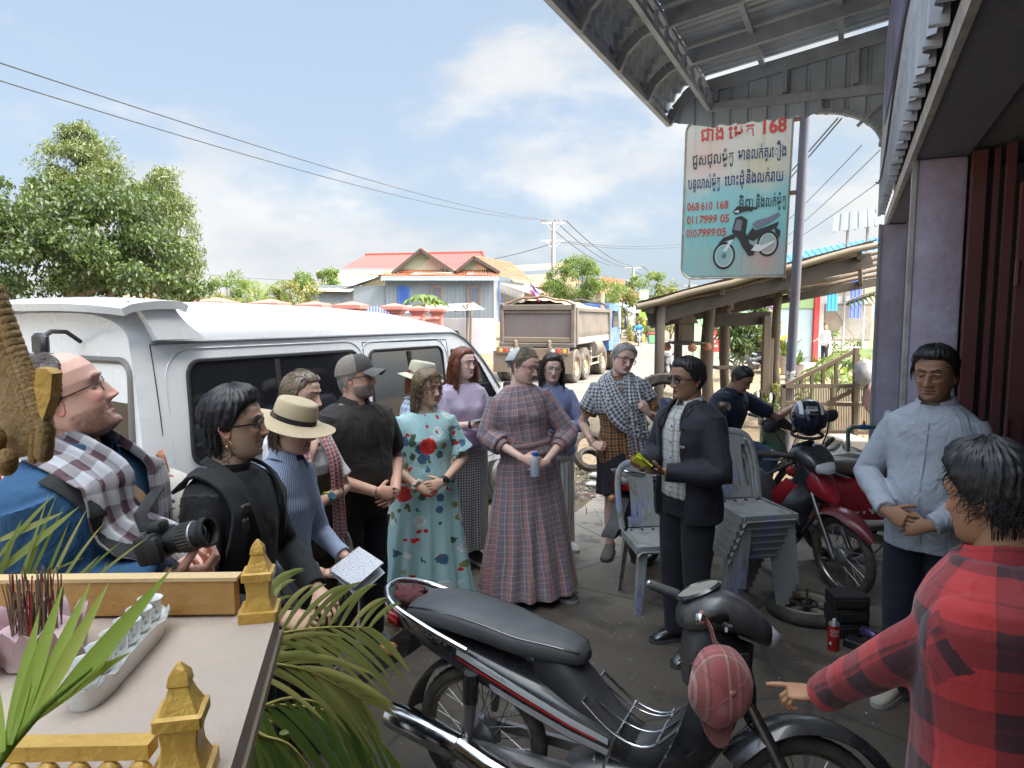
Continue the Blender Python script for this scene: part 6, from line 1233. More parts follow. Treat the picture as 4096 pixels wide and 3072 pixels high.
# ---------------- workshop clutter
c=V((1.93,4.50,0)); fw=thing('spare_wheel','loose moped wheel with worn tyre lying flat on the workshop floor','wheel',c)
m=MB(); m.lathe([(.185,.02),(.215,.0),(.245,.02),(.25,.045),(.245,.07),(.215,.09),(.185,.075)],c,44); obj('tyre',m,rubber,fw,60)
m=MB(); m.lathe([(.187,.075),(.178,.085),(.165,.07),(.165,.03)],c,36); obj('rim',m,M('dusty_alloy',(.34,.30,.23),.6,.3,.2,8,dirt=((.2,.16,.1),.5,9)),fw,50)
for q in range(5): m=MB(); an=q*2*pi/5; m.bar(c+V((cos(an)*.05,sin(an)*.05,.06)),c+V((cos(an)*.17,sin(an)*.17,.06)),.045,.02); obj('cast_spoke',m,M('dusty_alloy'),fw)
m=MB(); m.lathe([(.0,.04),(.07,.04),(.075,.08),(.065,.085),(.06,.055),(0,.055)],c,24); obj('hub',m,black_plastic,fw,50); m=MB(); m.tube([c+V((0,0,.05)),c+V((.004,0,.165)),c+V((.004,0,.175))],[.008,.008,.014],8); obj('axle',m,rust,fw,50)
c=G(833,650); sp=thing('spray_can','red spray can standing on the floor beside the loose wheel','spray can',c)
m=MB(); m.lathe([(.0,.0),(.031,.0),(.033,.006),(.033,.15),(.031,.156)],c,24); obj('can_body',m,M('can_red',(.36,.012,.012),.3,.2,.08,9),sp,50); m=MB(); m.lathe([(.033,.155),(.028,.168),(.015,.172),(.013,.176)],c,22); obj('can_top',m,alu,sp,50); m=MB(); m.lathe([(.011,.172),(.011,.185),(.008,.19),(0,.19)],c,14); obj('nozzle',m,M('nozzle',(.5,.5,.48),.5),sp,50)
nrmc=(V((0,0,0))-V((c.x,c.y,0))).normalized(); rtc=V((-nrmc.y,nrmc.x,0)); rtc=-rtc if rtc.x<0 else rtc
for i,(w,h,z) in enumerate(((.045,.005,.128),(.045,.004,.118),(.036,.004,.105),(.04,.003,.095),(.014,.018,.042))):
 m=MB();
 for q in range(4):
  an=[-.6+.4*q,-.6+.4*(q+1)]; P=[c+nrmc*(.0337*cos(x_)) + rtc*(.0337*sin(x_)) for x_ in (an if w>.02 else [.1*q-.7,.1*q-.6])]; m.add([P[0]+V((0,0,z)),P[1]+V((0,0,z)),P[1]+V((0,0,z+h)),P[0]+V((0,0,z+h))],[(0,1,2,3)])
 obj('can_print',m,M('can_print',(.55,.45,.45),.5),sp)
for i in range(3):
 c=V((2.06,4.22,.045+.088*i)); t=thing('wood_block',['bottom oily wooden block of the dark stack beside the grey shirted man','middle oily wooden block of the dark stack','top oily wooden block of the dark stack'][i],'block',c,R(8-5*i),'stacked oily blocks'); m=MB(); m.bbox((0,0,0),(.21,.16,.084),.006); m.bbox((.0,-.083,.0),(.17,.01,.05),.003); obj('block',m,M('oily_black',(.016,.014,.013),.6,0,.4,9,bump=.5,bs=30),t,30,**a)
c=G(866,652); t=thing('oily_plank','short oily black plank lying in front of the block stack','plank',c,R(-50)); m=MB(); m.bbox((0,0,.03),(.24,.09,.05),.008); rr=np.array(m.v); m.v=[tuple(x) for x in rr]; obj('plank',m,M('oily_black'),t,30,**a)
c=G(869,646); t=thing('drink_can','open purple drink can lying on its side against the plank','can',c+V((0,0,.055)),R(20)); m=MB(); m.lathe([(.024,-.055),(.032,-.048),(.032,.048),(.026,.055)],(0,0,.02),18,ax=(0,1,0)); obj('can_side',m,M('can_purple',(.10,.08,.2),.3,.6,.2,9),t,50,**a); m=MB(); m.lathe([(0,-.050),(.024,-.052),(.027,-.056)],(0,0,.02),18,ax=(0,1,0)); obj('can_end',m,alu,t,50,**a)
def tyre(label,c,R3,ro,w,nm='old_tyre'):
 t=thing(nm,label,'tyre',c,group='old tyres by the road edge'); m=MB(); q=R3; m.M=Matrix.Translation(V(c))@R3.to_4x4(); ri=ro*.72
 m.lathe([(ri,-w*.6),(ri+.01,-w),(ro*.93,-w),(ro,-w*.6),(ro,w*.6),(ro*.93,w),(ri+.01,w),(ri,w*.6),(ri*1.08,w*.5),(ro*.93,0),(ri*1.08,-w*.5),(ri,-w*.6)],(0,0,0),40); obj('casing',m,rubber,t,40)
 m=MB(); m.M=Matrix.Translation(V(c))@R3.to_4x4()
 for i in range(36):
  an=i/36*2*pi
  for s in(-1,1): m.box((ro*cos(an+.04*s),ro*sin(an+.04*s),s*w*.35),(.012,.022,w*.5),rz=an)
 tag(obj('tread_block',m,rubber,t,None),kind='stuff'); return t
e=lambda x,y,z:Matrix.Rotation(R(z),3,'Z')@Matrix.Rotation(R(y),3,'Y')@Matrix.Rotation(R(x),3,'X')
c=at(590,451,8.8); tyre('dusty tyre leaning on the pile with its hollow side to the camera',c,e(68,20,10),.25,.055)
c=at(607,456,9.0); tyre('smaller tyre standing edge-on at the right end of the pile',c,e(80,0,50),.20,.045)
c=at(592,462,9.1); tyre('flat tyre at the bottom inside the leaning tyre',c,e(40,25,0),.21,.05)
c=at(664,409,8.2); tyre('large black tyre leaning behind the grey haired woman',c,e(75,0,-20),.42,.09)
c=at(652,425,8.0); tyre('thinner dusty tyre hooked inside the large black tyre',c,e(70,15,25),.30,.05)
t=thing('plastic_litter','crumpled white plastic litter beside the tyre pile','litter',at(600,480,8.4))
for i,(px,py,s) in enumerate(((597,477,.10),(604,483,.07),(592,486,.08),(609,488,.06))):
 p=G(px,py)+V((0,0,.02)); m=MB(); m.ball(p,(s,s*.8,s*.35),14,9); rr=np.array(m.v); c=rr.mean(0); rr+=(rr-c)*(.6*snoise(rr-c,45,i)[:,None]); m.v=[tuple(x) for x in rr]; obj('crumpled_bag',m,M('litter_white',(.50,.48,.46),.5,0,.2,15),t,180)
pts=[G(random.uniform(560,630),random.uniform(468,500)) for _ in range(160)]; scatter('litter_bits',pts,.008,.035,[M('bit1',(.4,.38,.35),.8),M('bit2',(.10,.09,.08),.8),M('bit3',(.35,.2,.18),.8)],z=.0)
t=thing('pink_bag','small pink plastic bag on the ground behind the black skirt','bag',G(617,497)); m=MB(); m.ball(G(618,497)+V((0,0,.09)),(.07,.06,.10),14,10); rr=np.array(m.v); c=rr.mean(0); rr+=(rr-c)*(.3*snoise(rr-c,30,8)[:,None]); m.v=[tuple(x) for x in rr]; obj('bag',m,M('pink_plastic',(.55,.22,.25),.4,0,.1,9),t,180)
c=G(852,505)+V((0,0,0)); c=V((3.25,6.9,0)); t=thing('rice_sack','full white woven sack with red printing standing behind the mopeds','sack',c); m=MB();
def sk(u,v):
 an=u*2*pi; r=.20+.03*sin(v*pi)+.01*sin(an*5+v*7); return c+V((r*cos(an)*1.1,r*sin(an)*.85,.62*v+.015*sin(an*3)*v))
m.grid(sk,36,12); m.grid(lambda u,v:sk(u,1).lerp(c+V((0,0,.66+.05*sin(u*30))),v),36,3); obj('sack_body',m,M('woven_sack',(.50,.47,.42),.8,0,.12,5,bump=.3,bs=60,dirt=((.3,.22,.16),.4,4)),t,180)
letters('Net Weight',.075,flat('sack_red',(.45,.12,.10)),t,frame(c+V((-.17,-.235,.40)),(1,0,0),(0,0,1)))
letters('50 Kg',.07,flat('sack_red'),t,frame(c+V((-.14,-.235,.30)),(1,0,0),(0,0,1)))
t=thing('yellow_can','dirty yellow plastic can below the brown scooter seat','can',(2.72,6.3,0)); m=MB(); m.bbox((2.72,6.3,.17),(.24,.2,.34),.04,seg=2); obj('can_body',m,M('yellow_dirty',(.42,.22,.02),.5,0,.3,6,dirt=((.12,.07,.02),.5,5)),t,50); m=MB(); m.tube([(2.68,6.3,.34),(2.68,6.3,.38)],.03,12); obj('cap_lid',m,M('yellow_dirty'),t,50)
c=V((1.62,6.55,.52)); t=thing('red_crate','pink-red lattice crate behind the seated mechanic','crate',c); cm=M('crate_red',(.42,.03,.06),.5,0,.1,9)
for i in range(5):
 m=MB(); z=.04+.055*i
 for s in(-1,1): m.bar(c+V((-.2,s*.14,z)),c+V((.2,s*.14,z)),.008,.022); m.bar(c+V((s*.2,-.14,z)),c+V((s*.2,.14,z)),.008,.022)
 tag(obj('crate_band',m,cm,t),kind='stuff')
m=MB()
for i in range(9):
 for s in(-1,1): m.bar(c+V((-.2+.05*i,s*.14,0)),c+V((-.2+.05*i,s*.14,.28)),.012,.008)
tag(obj('crate_rib',m,cm,t),kind='stuff'); m=MB(); m.box(c+V((0,0,.01)),(.4,.28,.01)); obj('crate_floor',m,cm,t)
pv=M('pvc_green',(.07,.19,.20),.5,0,.25,9,dirt=((.2,.19,.16),.4,9)); t=thing('water_pipe','blue-green water pipe with a tap bending off the far column','pipe',ST(7.6,.18)); b=at(881,500,6.75)
Q=[V((b.x,b.y,.12)),at(881,470,6.75),at(881,445,6.75),at(879,428,6.75)]; Q2=[at(879,428,6.75),at(874,427,6.75),at(851,427,6.75)]; Q3=[at(850,428,6.75),at(848,432,6.75),at(848,446,6.75)]
for q in(Q,Q2,Q3): m=MB(); m.tube(q,.020,12); obj('pipe_run',m,pv,t,60)
for p in(at(880,429,6.75),at(849,430,6.75)): m=MB(); m.ball(p,.028,12,8); obj('elbow',m,pv,t,60)
m=MB(); m.tube([at(860,427,6.75),at(868,427,6.75)],.026,12); m2=obj('blue_joint',m,M('joint_blue',(.02,.16,.42),.4),t,60); m=MB(); m.tube([at(864,425,6.75),at(864,421,6.75)],.014,8); obj('red_knob',m,M('knob_red',(.5,.03,.02),.5),t,60); m=MB(); m.tube([at(848,445,6.75),at(848,452,6.75)],[.022,.012],10); obj('tap',m,alu,t,60)
YB_=8.9
def BB(px,py,dy=0): p=at(px,py,YB_); return V((p.x,YB_+dy,p.z))
t=thing('bamboo_rack','old bamboo slatted rack with a sloping top rail beside the column','rack',(BB(830,0).x,YB_,0))
for (p,q,w) in((BB(782,387),BB(855,351),.045),(BB(856,348),BB(854,476),.055),(BB(783,385),BB(783,470),.05),(BB(782,386),BB(876,386),.05),(BB(782,403),BB(876,405),.045),(BB(786,431),BB(876,433),.04),(BB(800,450),BB(876,450),.04),(BB(826,404),BB(862,386),.04),(BB(784,470),BB(812,405),.04),(BB(874,386),BB(874,470),.05)):
 m=MB(); m.bar(p,q,w,w); obj('wood_rail',m,wood_old,t)
for px in(801,812,823,836): m=MB(); m.bar(BB(px,386-.0,.0),BB(px,386-(px-782)*.49,.0),.035,.035); obj('rail_post',m,wood_old,t)
for i in range(56):
 px=783+i*1.66; m=MB(); m.bar(BB(px,387,.03),BB(px,402,.03),.011,.008); m.k=0;
 obj('bamboo_slat',m,M('bamboo_old',(.20,.17,.12),.8,0,.35,5),t)
 m=MB(); m.bar(BB(px,405,.03),BB(px,432,.03),.011,.008); obj('bamboo_slat',m,M('bamboo_old'),t)
t=thing('clear_bag','clear plastic bag of pinkish onions hanging from the rack','bag',BB(862,400));
for (px,py,rx,rz,mt) in((858,372,.12,.17,M('clear_film',(.26,.27,.28),.25,0,.35,15)),(865,395,.10,.20,M('onion_bag',(.34,.22,.22),.35,0,.35,20))):
 m=MB(); p=BB(px,py,-.15); m.ball(p,(rx,rx*.8,rz),16,12); rr=np.array(m.v); c=rr.mean(0); rr+=(rr-c)*(.5*snoise(rr-c,26,int(px))[:,None]); m.v=[tuple(x) for x in rr]; obj('bag_film',m,mt,t,180)
t=thing('concrete_step','low grey concrete block beside the column foot','block',BB(838,470)); m=MB(); p=at(846,452,7.9); m.bbox((p.x,7.9,.3),(.3,.4,.6),.02); obj('block',m,M('step_concrete'),t,30)
x=W(783.5,0,24).x; t=thing('yellow_spirit_house','small yellow spirit house on a pedestal partly behind the sign pole','shrine',(x,24,0)); ym=M('shrine_yellow',(.62,.36,.02),.6,0,.15,8)
for (z,w,h) in((.1,.5,.2),(.55,.26,.9),(1.05,.36,.12),(1.2,.62,.12),(1.42,.40,.36),(1.64,.52,.08)): m=MB(); m.bbox((x,24,z),(w,w,h),.02); obj('tier',m,ym,t)
m=MB(); m.prism([(x-.28,0,1.68),(x+.28,0,1.68),(x,0,1.98)],(0,23.8,0),(0,.4,0)); m2=obj('roof',m,M('shrine_blue',(.10,.14,.30),.6),t); m=MB(); m.tube([(x,24,1.95),(x,24,2.15)],[.03,.004],6); obj('spire',m,ym,t)
for s in(1,-1): m=MB(); m.tube([(x+s*.3,24,1.22),(x+s*.5,24,1.24),(x+s*.55,24,1.38)],[.06,.05,.01],6); obj('naga_horn',m,ym,t)
def potted(label,x,y,r,h,n,ll,seed,col=(.26,.22,.20)):
 rnd=random.Random(seed); t=thing('potted_plant',label,'plant',(x,y,0)); m=MB(); m.lathe([(0,0),(r*.7,0),(r,h*.95),(r*1.08,h),(r*.95,h),(r*.9,h*.9),(0,h*.88)],(x,y,0),16); obj('pot',m,M('pot_%d'%seed,col,.8,0,.2,5),t,50)
 for i in range(n):
  an=rnd.random()*6.28; e=rnd.uniform(.4,1.3); d=V((cos(an)*cos(e),sin(an)*cos(e),sin(e))); L=ll*rnd.uniform(.6,1.1); b=V((x,y,h*.9)); m=MB(); s=d.cross(V((0,0,1))).normalized()*L*.07; mid=b+d*L*.6; tip=b+d*L+V((0,0,-L*.12)); m.add([b-s*.3,b+s*.3,mid+s,tip,mid-s],[(0,1,2,4),(4,2,3)]); lvattr(obj('leaf',m,L_big,t),5,seed*31+i)
 return t
potted('potted bush of upright leaves beside the yellow spirit house',W(797,0,24).x,24,.33,.62,34,1.0,5)
potted('potted plant between the spirit house and the next pot',W(789,0,25).x,25,.25,.4,26,.9,6,(.2,.12,.08))
potted('low leafy potted plant before the blue wall',W(809,0,22).x,22,.28,.45,30,.8,7)
Y=21.5; tree('grey-green flowering shrub in front of the mint wall',(W(744,352,Y).x,Y,0),1.9,[(W(744,322,Y),(.75,.6,.85),1800,26,.28),(W(738,338,Y),(.6,.5,.6),900,14,.25)],L_big,.20,61,tr=.06,name='shrub',cat='shrub',asp=.35)
papaya('broad leaved papaya plant behind the bamboo rack',(W(846,380,11).x,10.6,0),1.30,16,.36,9)
papaya('smaller papaya plant at the rack\'s left',(W(822,380,12).x,11.6,0),1.0,12,.30,10)
papaya('short papaya seedling near the flower pots',(W(812,385,13).x,13.0,0),.85,10,.26,12)
for i,(px,py,Y_,L_) in enumerate(((788,408,9.9,L_big),(776,392,12.5,L_dry),(838,352,14,L_man))): tree(['low weeds at the foot of the sign pole','grassy weeds left of the sign pole','bush behind the papaya plants'][i],(W(px,py,Y_).x,Y_,0),.3,[(W(px,py+4,Y_),(.5,.3,.22 if i<2 else .5),700,16,.14)],L_,.08,80+i,tr=.01,name='weed_patch' if i<2 else 'bush',cat='weeds' if i<2 else 'bush')
tw_=thing('wood_post','split grey wooden post standing by the sign pole','post',(W(778,380,12).x,12.4,0)); m=MB(); x=W(778,0,12.4).x; m.bbox((x,12.4,.98),(.13,.1,1.95),.01); obj('post',m,wood_old,tw_); m=MB(); m.bbox((x+.09,12.42,.78),(.08,.08,1.56),.01); obj('post_half',m,wood_old,tw_)
m=MB(); Q=at(868,290,7.6); m.tube([at(846,302,9.5),at(860,296,9.5),at(874,292,9.5)],.01,5); tq2=thing('hanging_leaf_branch','green branch hanging below the blue tin panels','branch',at(860,296,9.5)); obj('twig',m,bark,tq2,60)
for i in range(14):
 p=at(846+i*2.1,302-i*.75,9.5); m=MB(); s=V((.06,0,-.10 if i%2 else .04)); m.add([p,p+V((.03,0,-.04)),p+s*1.4,p+V((-.01,0,-.04))],[(0,1,2,3)]); lvattr(obj('leaf',m,L_man,tq2),4,i)
pts=[ST(random.uniform(1.5,7.7),random.uniform(-2.3,.2)) for _ in range(420)]; scatter('floor_grit',pts,.002,.007,[stA,stB,M('bit1',(.4,.38,.35),.8)],.3,z=.004)
# ---------------- people
def attr_mat(name,rough=.5,sss=.0,spec=.4,attr='col',bump=.1,bs=180,coat=0):
 t=NT(name); c=t.attr(attr,'Color'); n=t.noise(t.obj(),35,5,.6); t.base(t.mix(t.math('MULTIPLY',n,.25),c,t.mix(1,c,(.75,.62,.58),'MULTIPLY'))).P(Roughness=rough); t.b.inputs['Specular IOR Level'].default_value=spec
 if sss: t.b.inputs['Subsurface Weight'].default_value=sss; t.b.inputs['Subsurface Radius'].default_value=(.012,.005,.003); t.b.inputs['Subsurface Scale'].default_value=.6
 t.b.inputs['Coat Weight'].default_value=coat; t.bump(t.noise(t.obj(),bs,4),bump,.002); return t.mat
skinm=attr_mat('skin',.50,.12,bump=.25,bs=420); eyem=attr_mat('eye_surface',.12,0,.6,bump=0,coat=.8)
def hair_mat(name,c0,c1,rough=.42):
 t=NT(name); a=t.attr('lv','Fac'); n=t.noise(t.map(t.obj(),sc=(1,1,.35)),90,4,.7); t.base(t.ramp(t.math('MULTIPLY_ADD',n,.6,t.math('MULTIPLY',a,.5)),[(.2,c0),(.75,c1)])).P(Roughness=rough); t.bump(n,.5,.003); return t.mat
ZR=[-.118,-.112,-.100,-.085,-.06,-.03,0,.03,.06,.085,.105,.118]
XF=[.030,.060,.078,.084,.086,.088,.089,.093,.089,.074,.048,.001]
XB=[.001,.006,.014,.026,.054,.080,.093,.098,.092,.074,.046,.001]
YW=[.012,.033,.047,.056,.064,.069,.073,.077,.074,.062,.040,.001]
def head_ring(Z,TH,gx=1,gy=1,jaw=1):
 xf=np.interp(Z,ZR,XF); xb=np.interp(Z,ZR,XB); yw=np.interp(Z,ZR,YW)*gy; yw=yw*(1+(jaw-1)*np.clip(-Z/.1,0,1))
 c,s=np.cos(TH),np.sin(TH); x=np.where(c>0,xf,xb)*gx*np.sign(c)*np.abs(c)**.88; y=yw*np.sign(s)*np.abs(s)**.92
 return np.stack([x,y,Z],-1)
def hgrid(nz,nt,dens=.45):
 v=np.linspace(0,1,nz); Z=-.118*np.cos(v*pi)*1.0; Z=np.interp(v,[0,.08,.5,.92,1],[-.118,-.112,0,.108,.118])*.55+Z*.45
 t=np.linspace(-1,1,nt+1)[:-1]; TH=pi*(t-dens*np.sin(pi*t)/pi); return np.meshgrid(Z,TH,indexing='ij')
def gfaces(nz,nt):
 i,j=np.meshgrid(np.arange(nz-1),np.arange(nt),indexing='ij'); a=i*nt+j; b=i*nt+(j+1)%nt; return np.stack([a,b,b+nt,a+nt],-1).reshape(-1,4)
def ga(a,b,s): return np.exp(-((a-b)/s)**2)
def make_head(sp):
 sp['skin']=tuple(min(.8,x*f) for x,f in zip(sp['skin'],(1.42,1.52,1.55)))
 nz,nt=(112,124) if not sp.get('cheap') else (56,60); Z,TH=hgrid(nz,nt); P=head_ring(Z,TH,jaw=sp.get('jaw',1)).reshape(-1,3); Ft=gfaces(nz,nt); P=lap(P,Ft,4,.5); P[0:nt]=P[0:nt].mean(0); P[-nt:]=P[-nt:].mean(0)
 x,y,z=P.T.copy(); fr=np.clip((np.cos(TH.ravel())-.15)*2.2,0,1); ay=np.abs(y); nl=sp.get('nose',1.0)
 d=np.zeros(len(P))
 d+=.0065*ga(ay,.026,.020)*ga(z,.029,.008); d-=.003*ga(y,0,.010)*ga(z,.014,.008)
 d-=.0115*ga(ay,.032,.0165)*ga(z,.004,.0115)
 d+=.0055*ga(ay,.042,.017)*ga(z,-.024,.015)*sp.get('cheek',1)
 br=np.clip((.018-z)/.05,0,1)*(z>-.045); w=.0075+.0050*np.clip((.01-z)/.045,0,1)
 d+=nl*(.007+.020*br**1.2)*ga(y,0,w)*np.where(z>-.034,1,np.exp(-((z+.034)/.0085)**2))*np.clip((.022-z)/.012,0,1)
 d+=nl*.0085*ga(ay,.0125,.0055)*ga(z,-.0355,.0065)
 d-=.004*ga(ay,.023,.006)*ga(z,-.047,.014)
 d+=.0055*ga(y,0,.020)*ga(z,-.0565,.0042)*sp.get('lip',1)+.0062*ga(y,0,.017)*ga(z,-.068,.0048)*sp.get('lip',1)
 d-=.0050*ga(y,0,.026)*ga(z,-.0622,.0019)*(1-.5*sp.get('mouth',0)); d-=.0015*ga(y,0,.004)*ga(z,-.05,.005); d-=.004*ga(y,0,.018)*ga(z,-.079,.0055); d+=.0085*ga(y,0,.019)*ga(z,-.095,.011)
 d-=.0035*ga(ay,.027,.004)*ga(z,-.062,.006)
 if sp.get('old'): d-=.0022*ga(ay,.034-.25*(z+.055),.003)*ga(z,-.052,.018); d-=.0010*np.abs(np.sin(z*520))*ga(z,.062,.015)
 P[:,0]+=d*fr*1.0
 if sp.get('mouth'):
  o=ga(y,0,.013)*ga(z,-.0645,.0035)*fr; P[:,0]-=.010*o*sp['mouth']
 jf=sp.get('fat',0); P[:,1]*=1+jf*.10*ga(z,-.06,.04); P[:,0]+=jf*.012*ga(z,-.110,.02)*(P[:,0]>0)
 sk=np.array(sp['skin']); C=np.tile(sk,(len(P),1)); red=sk*np.array([1.12,.78,.74]);
 def mixc(w,c):
  nonlocal C; w=np.clip(w,0,1)[:,None]; C=C*(1-w)+np.array(c)*w
 mixc(fr*(.75*ga(ay,.043,.018)*ga(z,-.02,.018)+.6*ga(y,0,.014)*ga(z,-.03,.012)),red); mixc(.25*snoise(P,60,3),sk*.8)
 lw=fr*((ay<.0235)&(z<-.0525+.0*ay)&(z>-.0745+ay*.25))*np.clip(1.2-ay/.024,0,1)*1.4; mixc(lw*.85,np.array(sp.get('lips',sk*np.array([.95,.52,.50]))))
 if sp.get('mouth'): mixc(fr*((ay<.012)&(np.abs(z+.0645)<.0028)),(.06,.02,.02))
 nb=snoise(P,240,5,2); bz=z-(.0275+.006*np.clip((ay-.014)/.02,0,1)-.006*np.clip((ay-.034)/.014,0,1)); bw=fr*((ay>.0115)&(ay<.047))*ga(bz,0,.0036)*1.5
 mixc(bw*(.85+.3*nb)*sp.get('browk',1),sp.get('brow',(.03,.02,.015))); P[:,0]+=.0012*np.clip(bw,0,1)
 bd=sp.get('beard')
 if bd:
  col,den,thk,moust=bd; m=np.clip((-.034-z)/.012,0,1)*np.clip((np.cos(TH.ravel())+.12)*5,0,1)*(1-((ay<.022)&(z<-.054)&(z>-.074))*1.0); m*=np.clip((ay-.018)/.012,0,1)*(z>-.075)+(z<=-.075)*1.0+ (moust*((ay<.03)&(z>-.056)&(z<-.042)))
  m=np.clip(m,0,1)*np.clip((-z-.03-.35*np.clip(.05-ay,0,.05))/.01+.5,0,1); mm=np.clip(m*(den+.5*snoise(P,320,9,2)),0,1); mixc(mm,col)
  N=vnormals(P,Ft); P+=N*(thk*m*(.75+.6*snoise(P,200,11,2)))[:,None]
 st=sp.get('stubble')
 if st: mixc(st[1]*np.clip((-.036-z)/.02,0,1)*np.clip((np.cos(TH.ravel())+.1)*3,0,1)*(.8+.5*nb)*(1-np.clip(lw,0,1)),st[0])
 VV=[P];FF=[Ft];CC=[C]; n=len(P)
 def addm(m,c,quad=True):
  nonlocal n; v=np.array(m.v); f=np.array([q if len(q)==4 else (*q,q[-1]) for q in m.f]); VV.append(v); FF.append(f+n); CC.append(np.tile(np.array(c),(len(v),1)) if np.ndim(c)==1 else c); n+=len(v)
 op=sp.get('eye',1.0)
 for s in(-1,1):
  ec=V((.0655,s*.031,.0035)); r=.0137
  for (e0,e1) in((R(3+9*op),R(80)),(R(-80),R(-4-15*op))):
   m=MB(); m.grid(lambda u,v:ec+V((r*cos(-1.45+2.9*u)*cos(e0+(e1-e0)*v),r*sin(-1.45+2.9*u)*1.12*cos(e0+(e1-e0)*v),r*.95*sin(e0*(1-((u-.5)*2)**2*.75)*(1-v)+e1*v))),14,6); addm(m,sk*np.array([.93,.84,.82]))
  m=MB(); m.ball((0,0,0),(.0175,.0075,.031),20,14); q=np.array(m.v); rr=np.sqrt((q[:,0]/.0175)**2+(q[:,2]/.031)**2); q[:,0]*=1+.18*(q[:,2]>0)-.22*(q[:,2]<-.012); q[:,1]-=.0085*np.exp(-((rr-.35)/.38)**2)*(q[:,1]>0); q[:,1]+=.002*(rr>.75);
  q[:,1]+=.35*np.clip(-q[:,0],0,1); q[:,0]-=.22*q[:,2]*-1*0; a_=R(-12); q=np.stack([q[:,0]*cos(a_)+q[:,2]*sin(a_),q[:,1],-q[:,0]*sin(a_)+q[:,2]*cos(a_)],1); es=sp.get('ear',1.0); q*=es; q[:,1]=s*(q[:,1]+.072); q[:,0]-=.012; q[:,2]-=.006
  if s<0: m.f=[f[::-1] for f in m.f]
  m.v=q; addm(m,red*.97)
 return np.concatenate(VV),np.concatenate(FF),np.concatenate(CC)
HL={'full':[(0,.074),(35,.078),(55,.062),(68,.045),(80,.012),(90,-.014),(100,-.005),(112,-.045),(140,-.075),(180,-.085)],
'long':[(0,.078),(35,.076),(55,.056),(70,.035),(80,.0),(90,-.03),(105,-.03),(120,-.07),(180,-.09)],
'bald':[(0,.121),(40,.119),(58,.10),(72,.062),(84,.012),(92,-.014),(102,-.002),(114,-.05),(140,-.075),(180,-.08)],
'bob':[(0,.079),(35,.075),(55,.055),(70,.02),(85,-.03),(100,-.06),(180,-.09)]}
def scalp(style,thick,top,seed,cheap=False,fr=0,ridge=.0025):
 nz,nt=(70,110) if not cheap else (36,56); Z,TH=hgrid(nz,nt,0); P=head_ring(Z,TH).reshape(-1,3); Ft=gfaces(nz,nt); P=lap(P,Ft,3); N=vnormals(P,Ft)
 hl=HL[style]; h=np.interp(np.abs(np.degrees(TH.ravel())),[a_ for a_,b in hl],[b for a_,b in hl]); jit=.006*snoise(P,90,seed,2); m=(P[:,2]-h+jit)/.016; mk=np.clip(m,0,1)
 th=thick+top*np.clip((P[:,2]-.03)/.08,0,1)+fr*np.clip(P[:,0]/.08,0,1)*np.clip((P[:,2]-.03)/.05,0,1)
 an=TH.ravel(); rd_=ridge*(np.sin(an*46+3*np.sin(P[:,2]*60)+seed)+.7*np.sin(an*83+P[:,2]*90)+1.2*snoise(P,70,seed+1,2)+1.6*snoise(P,28,seed+2,1)); Q=P+N*(np.where(mk>0,th*mk**.5+rd_*mk,-.004))[:,None]
 keep=(m[Ft]>-.15).all(1); return Q,Ft[keep],N,mk
def tubes_from(S,r0,r1,lv,nside=3):
 """S: (n,k,3) strand points"""
 n,k,_=S.shape; T=np.gradient(S,axis=1); T/=np.maximum(np.linalg.norm(T,axis=2,keepdims=True),1e-9); ref=np.array([.3,.2,.93]); A=np.cross(T,ref); A/=np.maximum(np.linalg.norm(A,axis=2,keepdims=True),1e-9); B=np.cross(T,A)
 rr=np.linspace(1,0,k)[None,:,None]**.6; r=r1+(np.asarray(r0).reshape(-1,1,1)-r1)*rr
 ring=[S+A*(r*cos(2*pi*j/nside))+B*(r*sin(2*pi*j/nside)) for j in range(nside)]
 Vt=np.stack(ring,2).reshape(-1,3); i,s,j=np.meshgrid(np.arange(n),np.arange(k-1),np.arange(nside),indexing='ij'); a_=(i*k+s)*nside+j; b=(i*k+s)*nside+(j+1)%nside
 return Vt,np.stack([a_,b,b+nside,a_+nside],-1).reshape(-1,4),np.repeat(lv,k*nside)
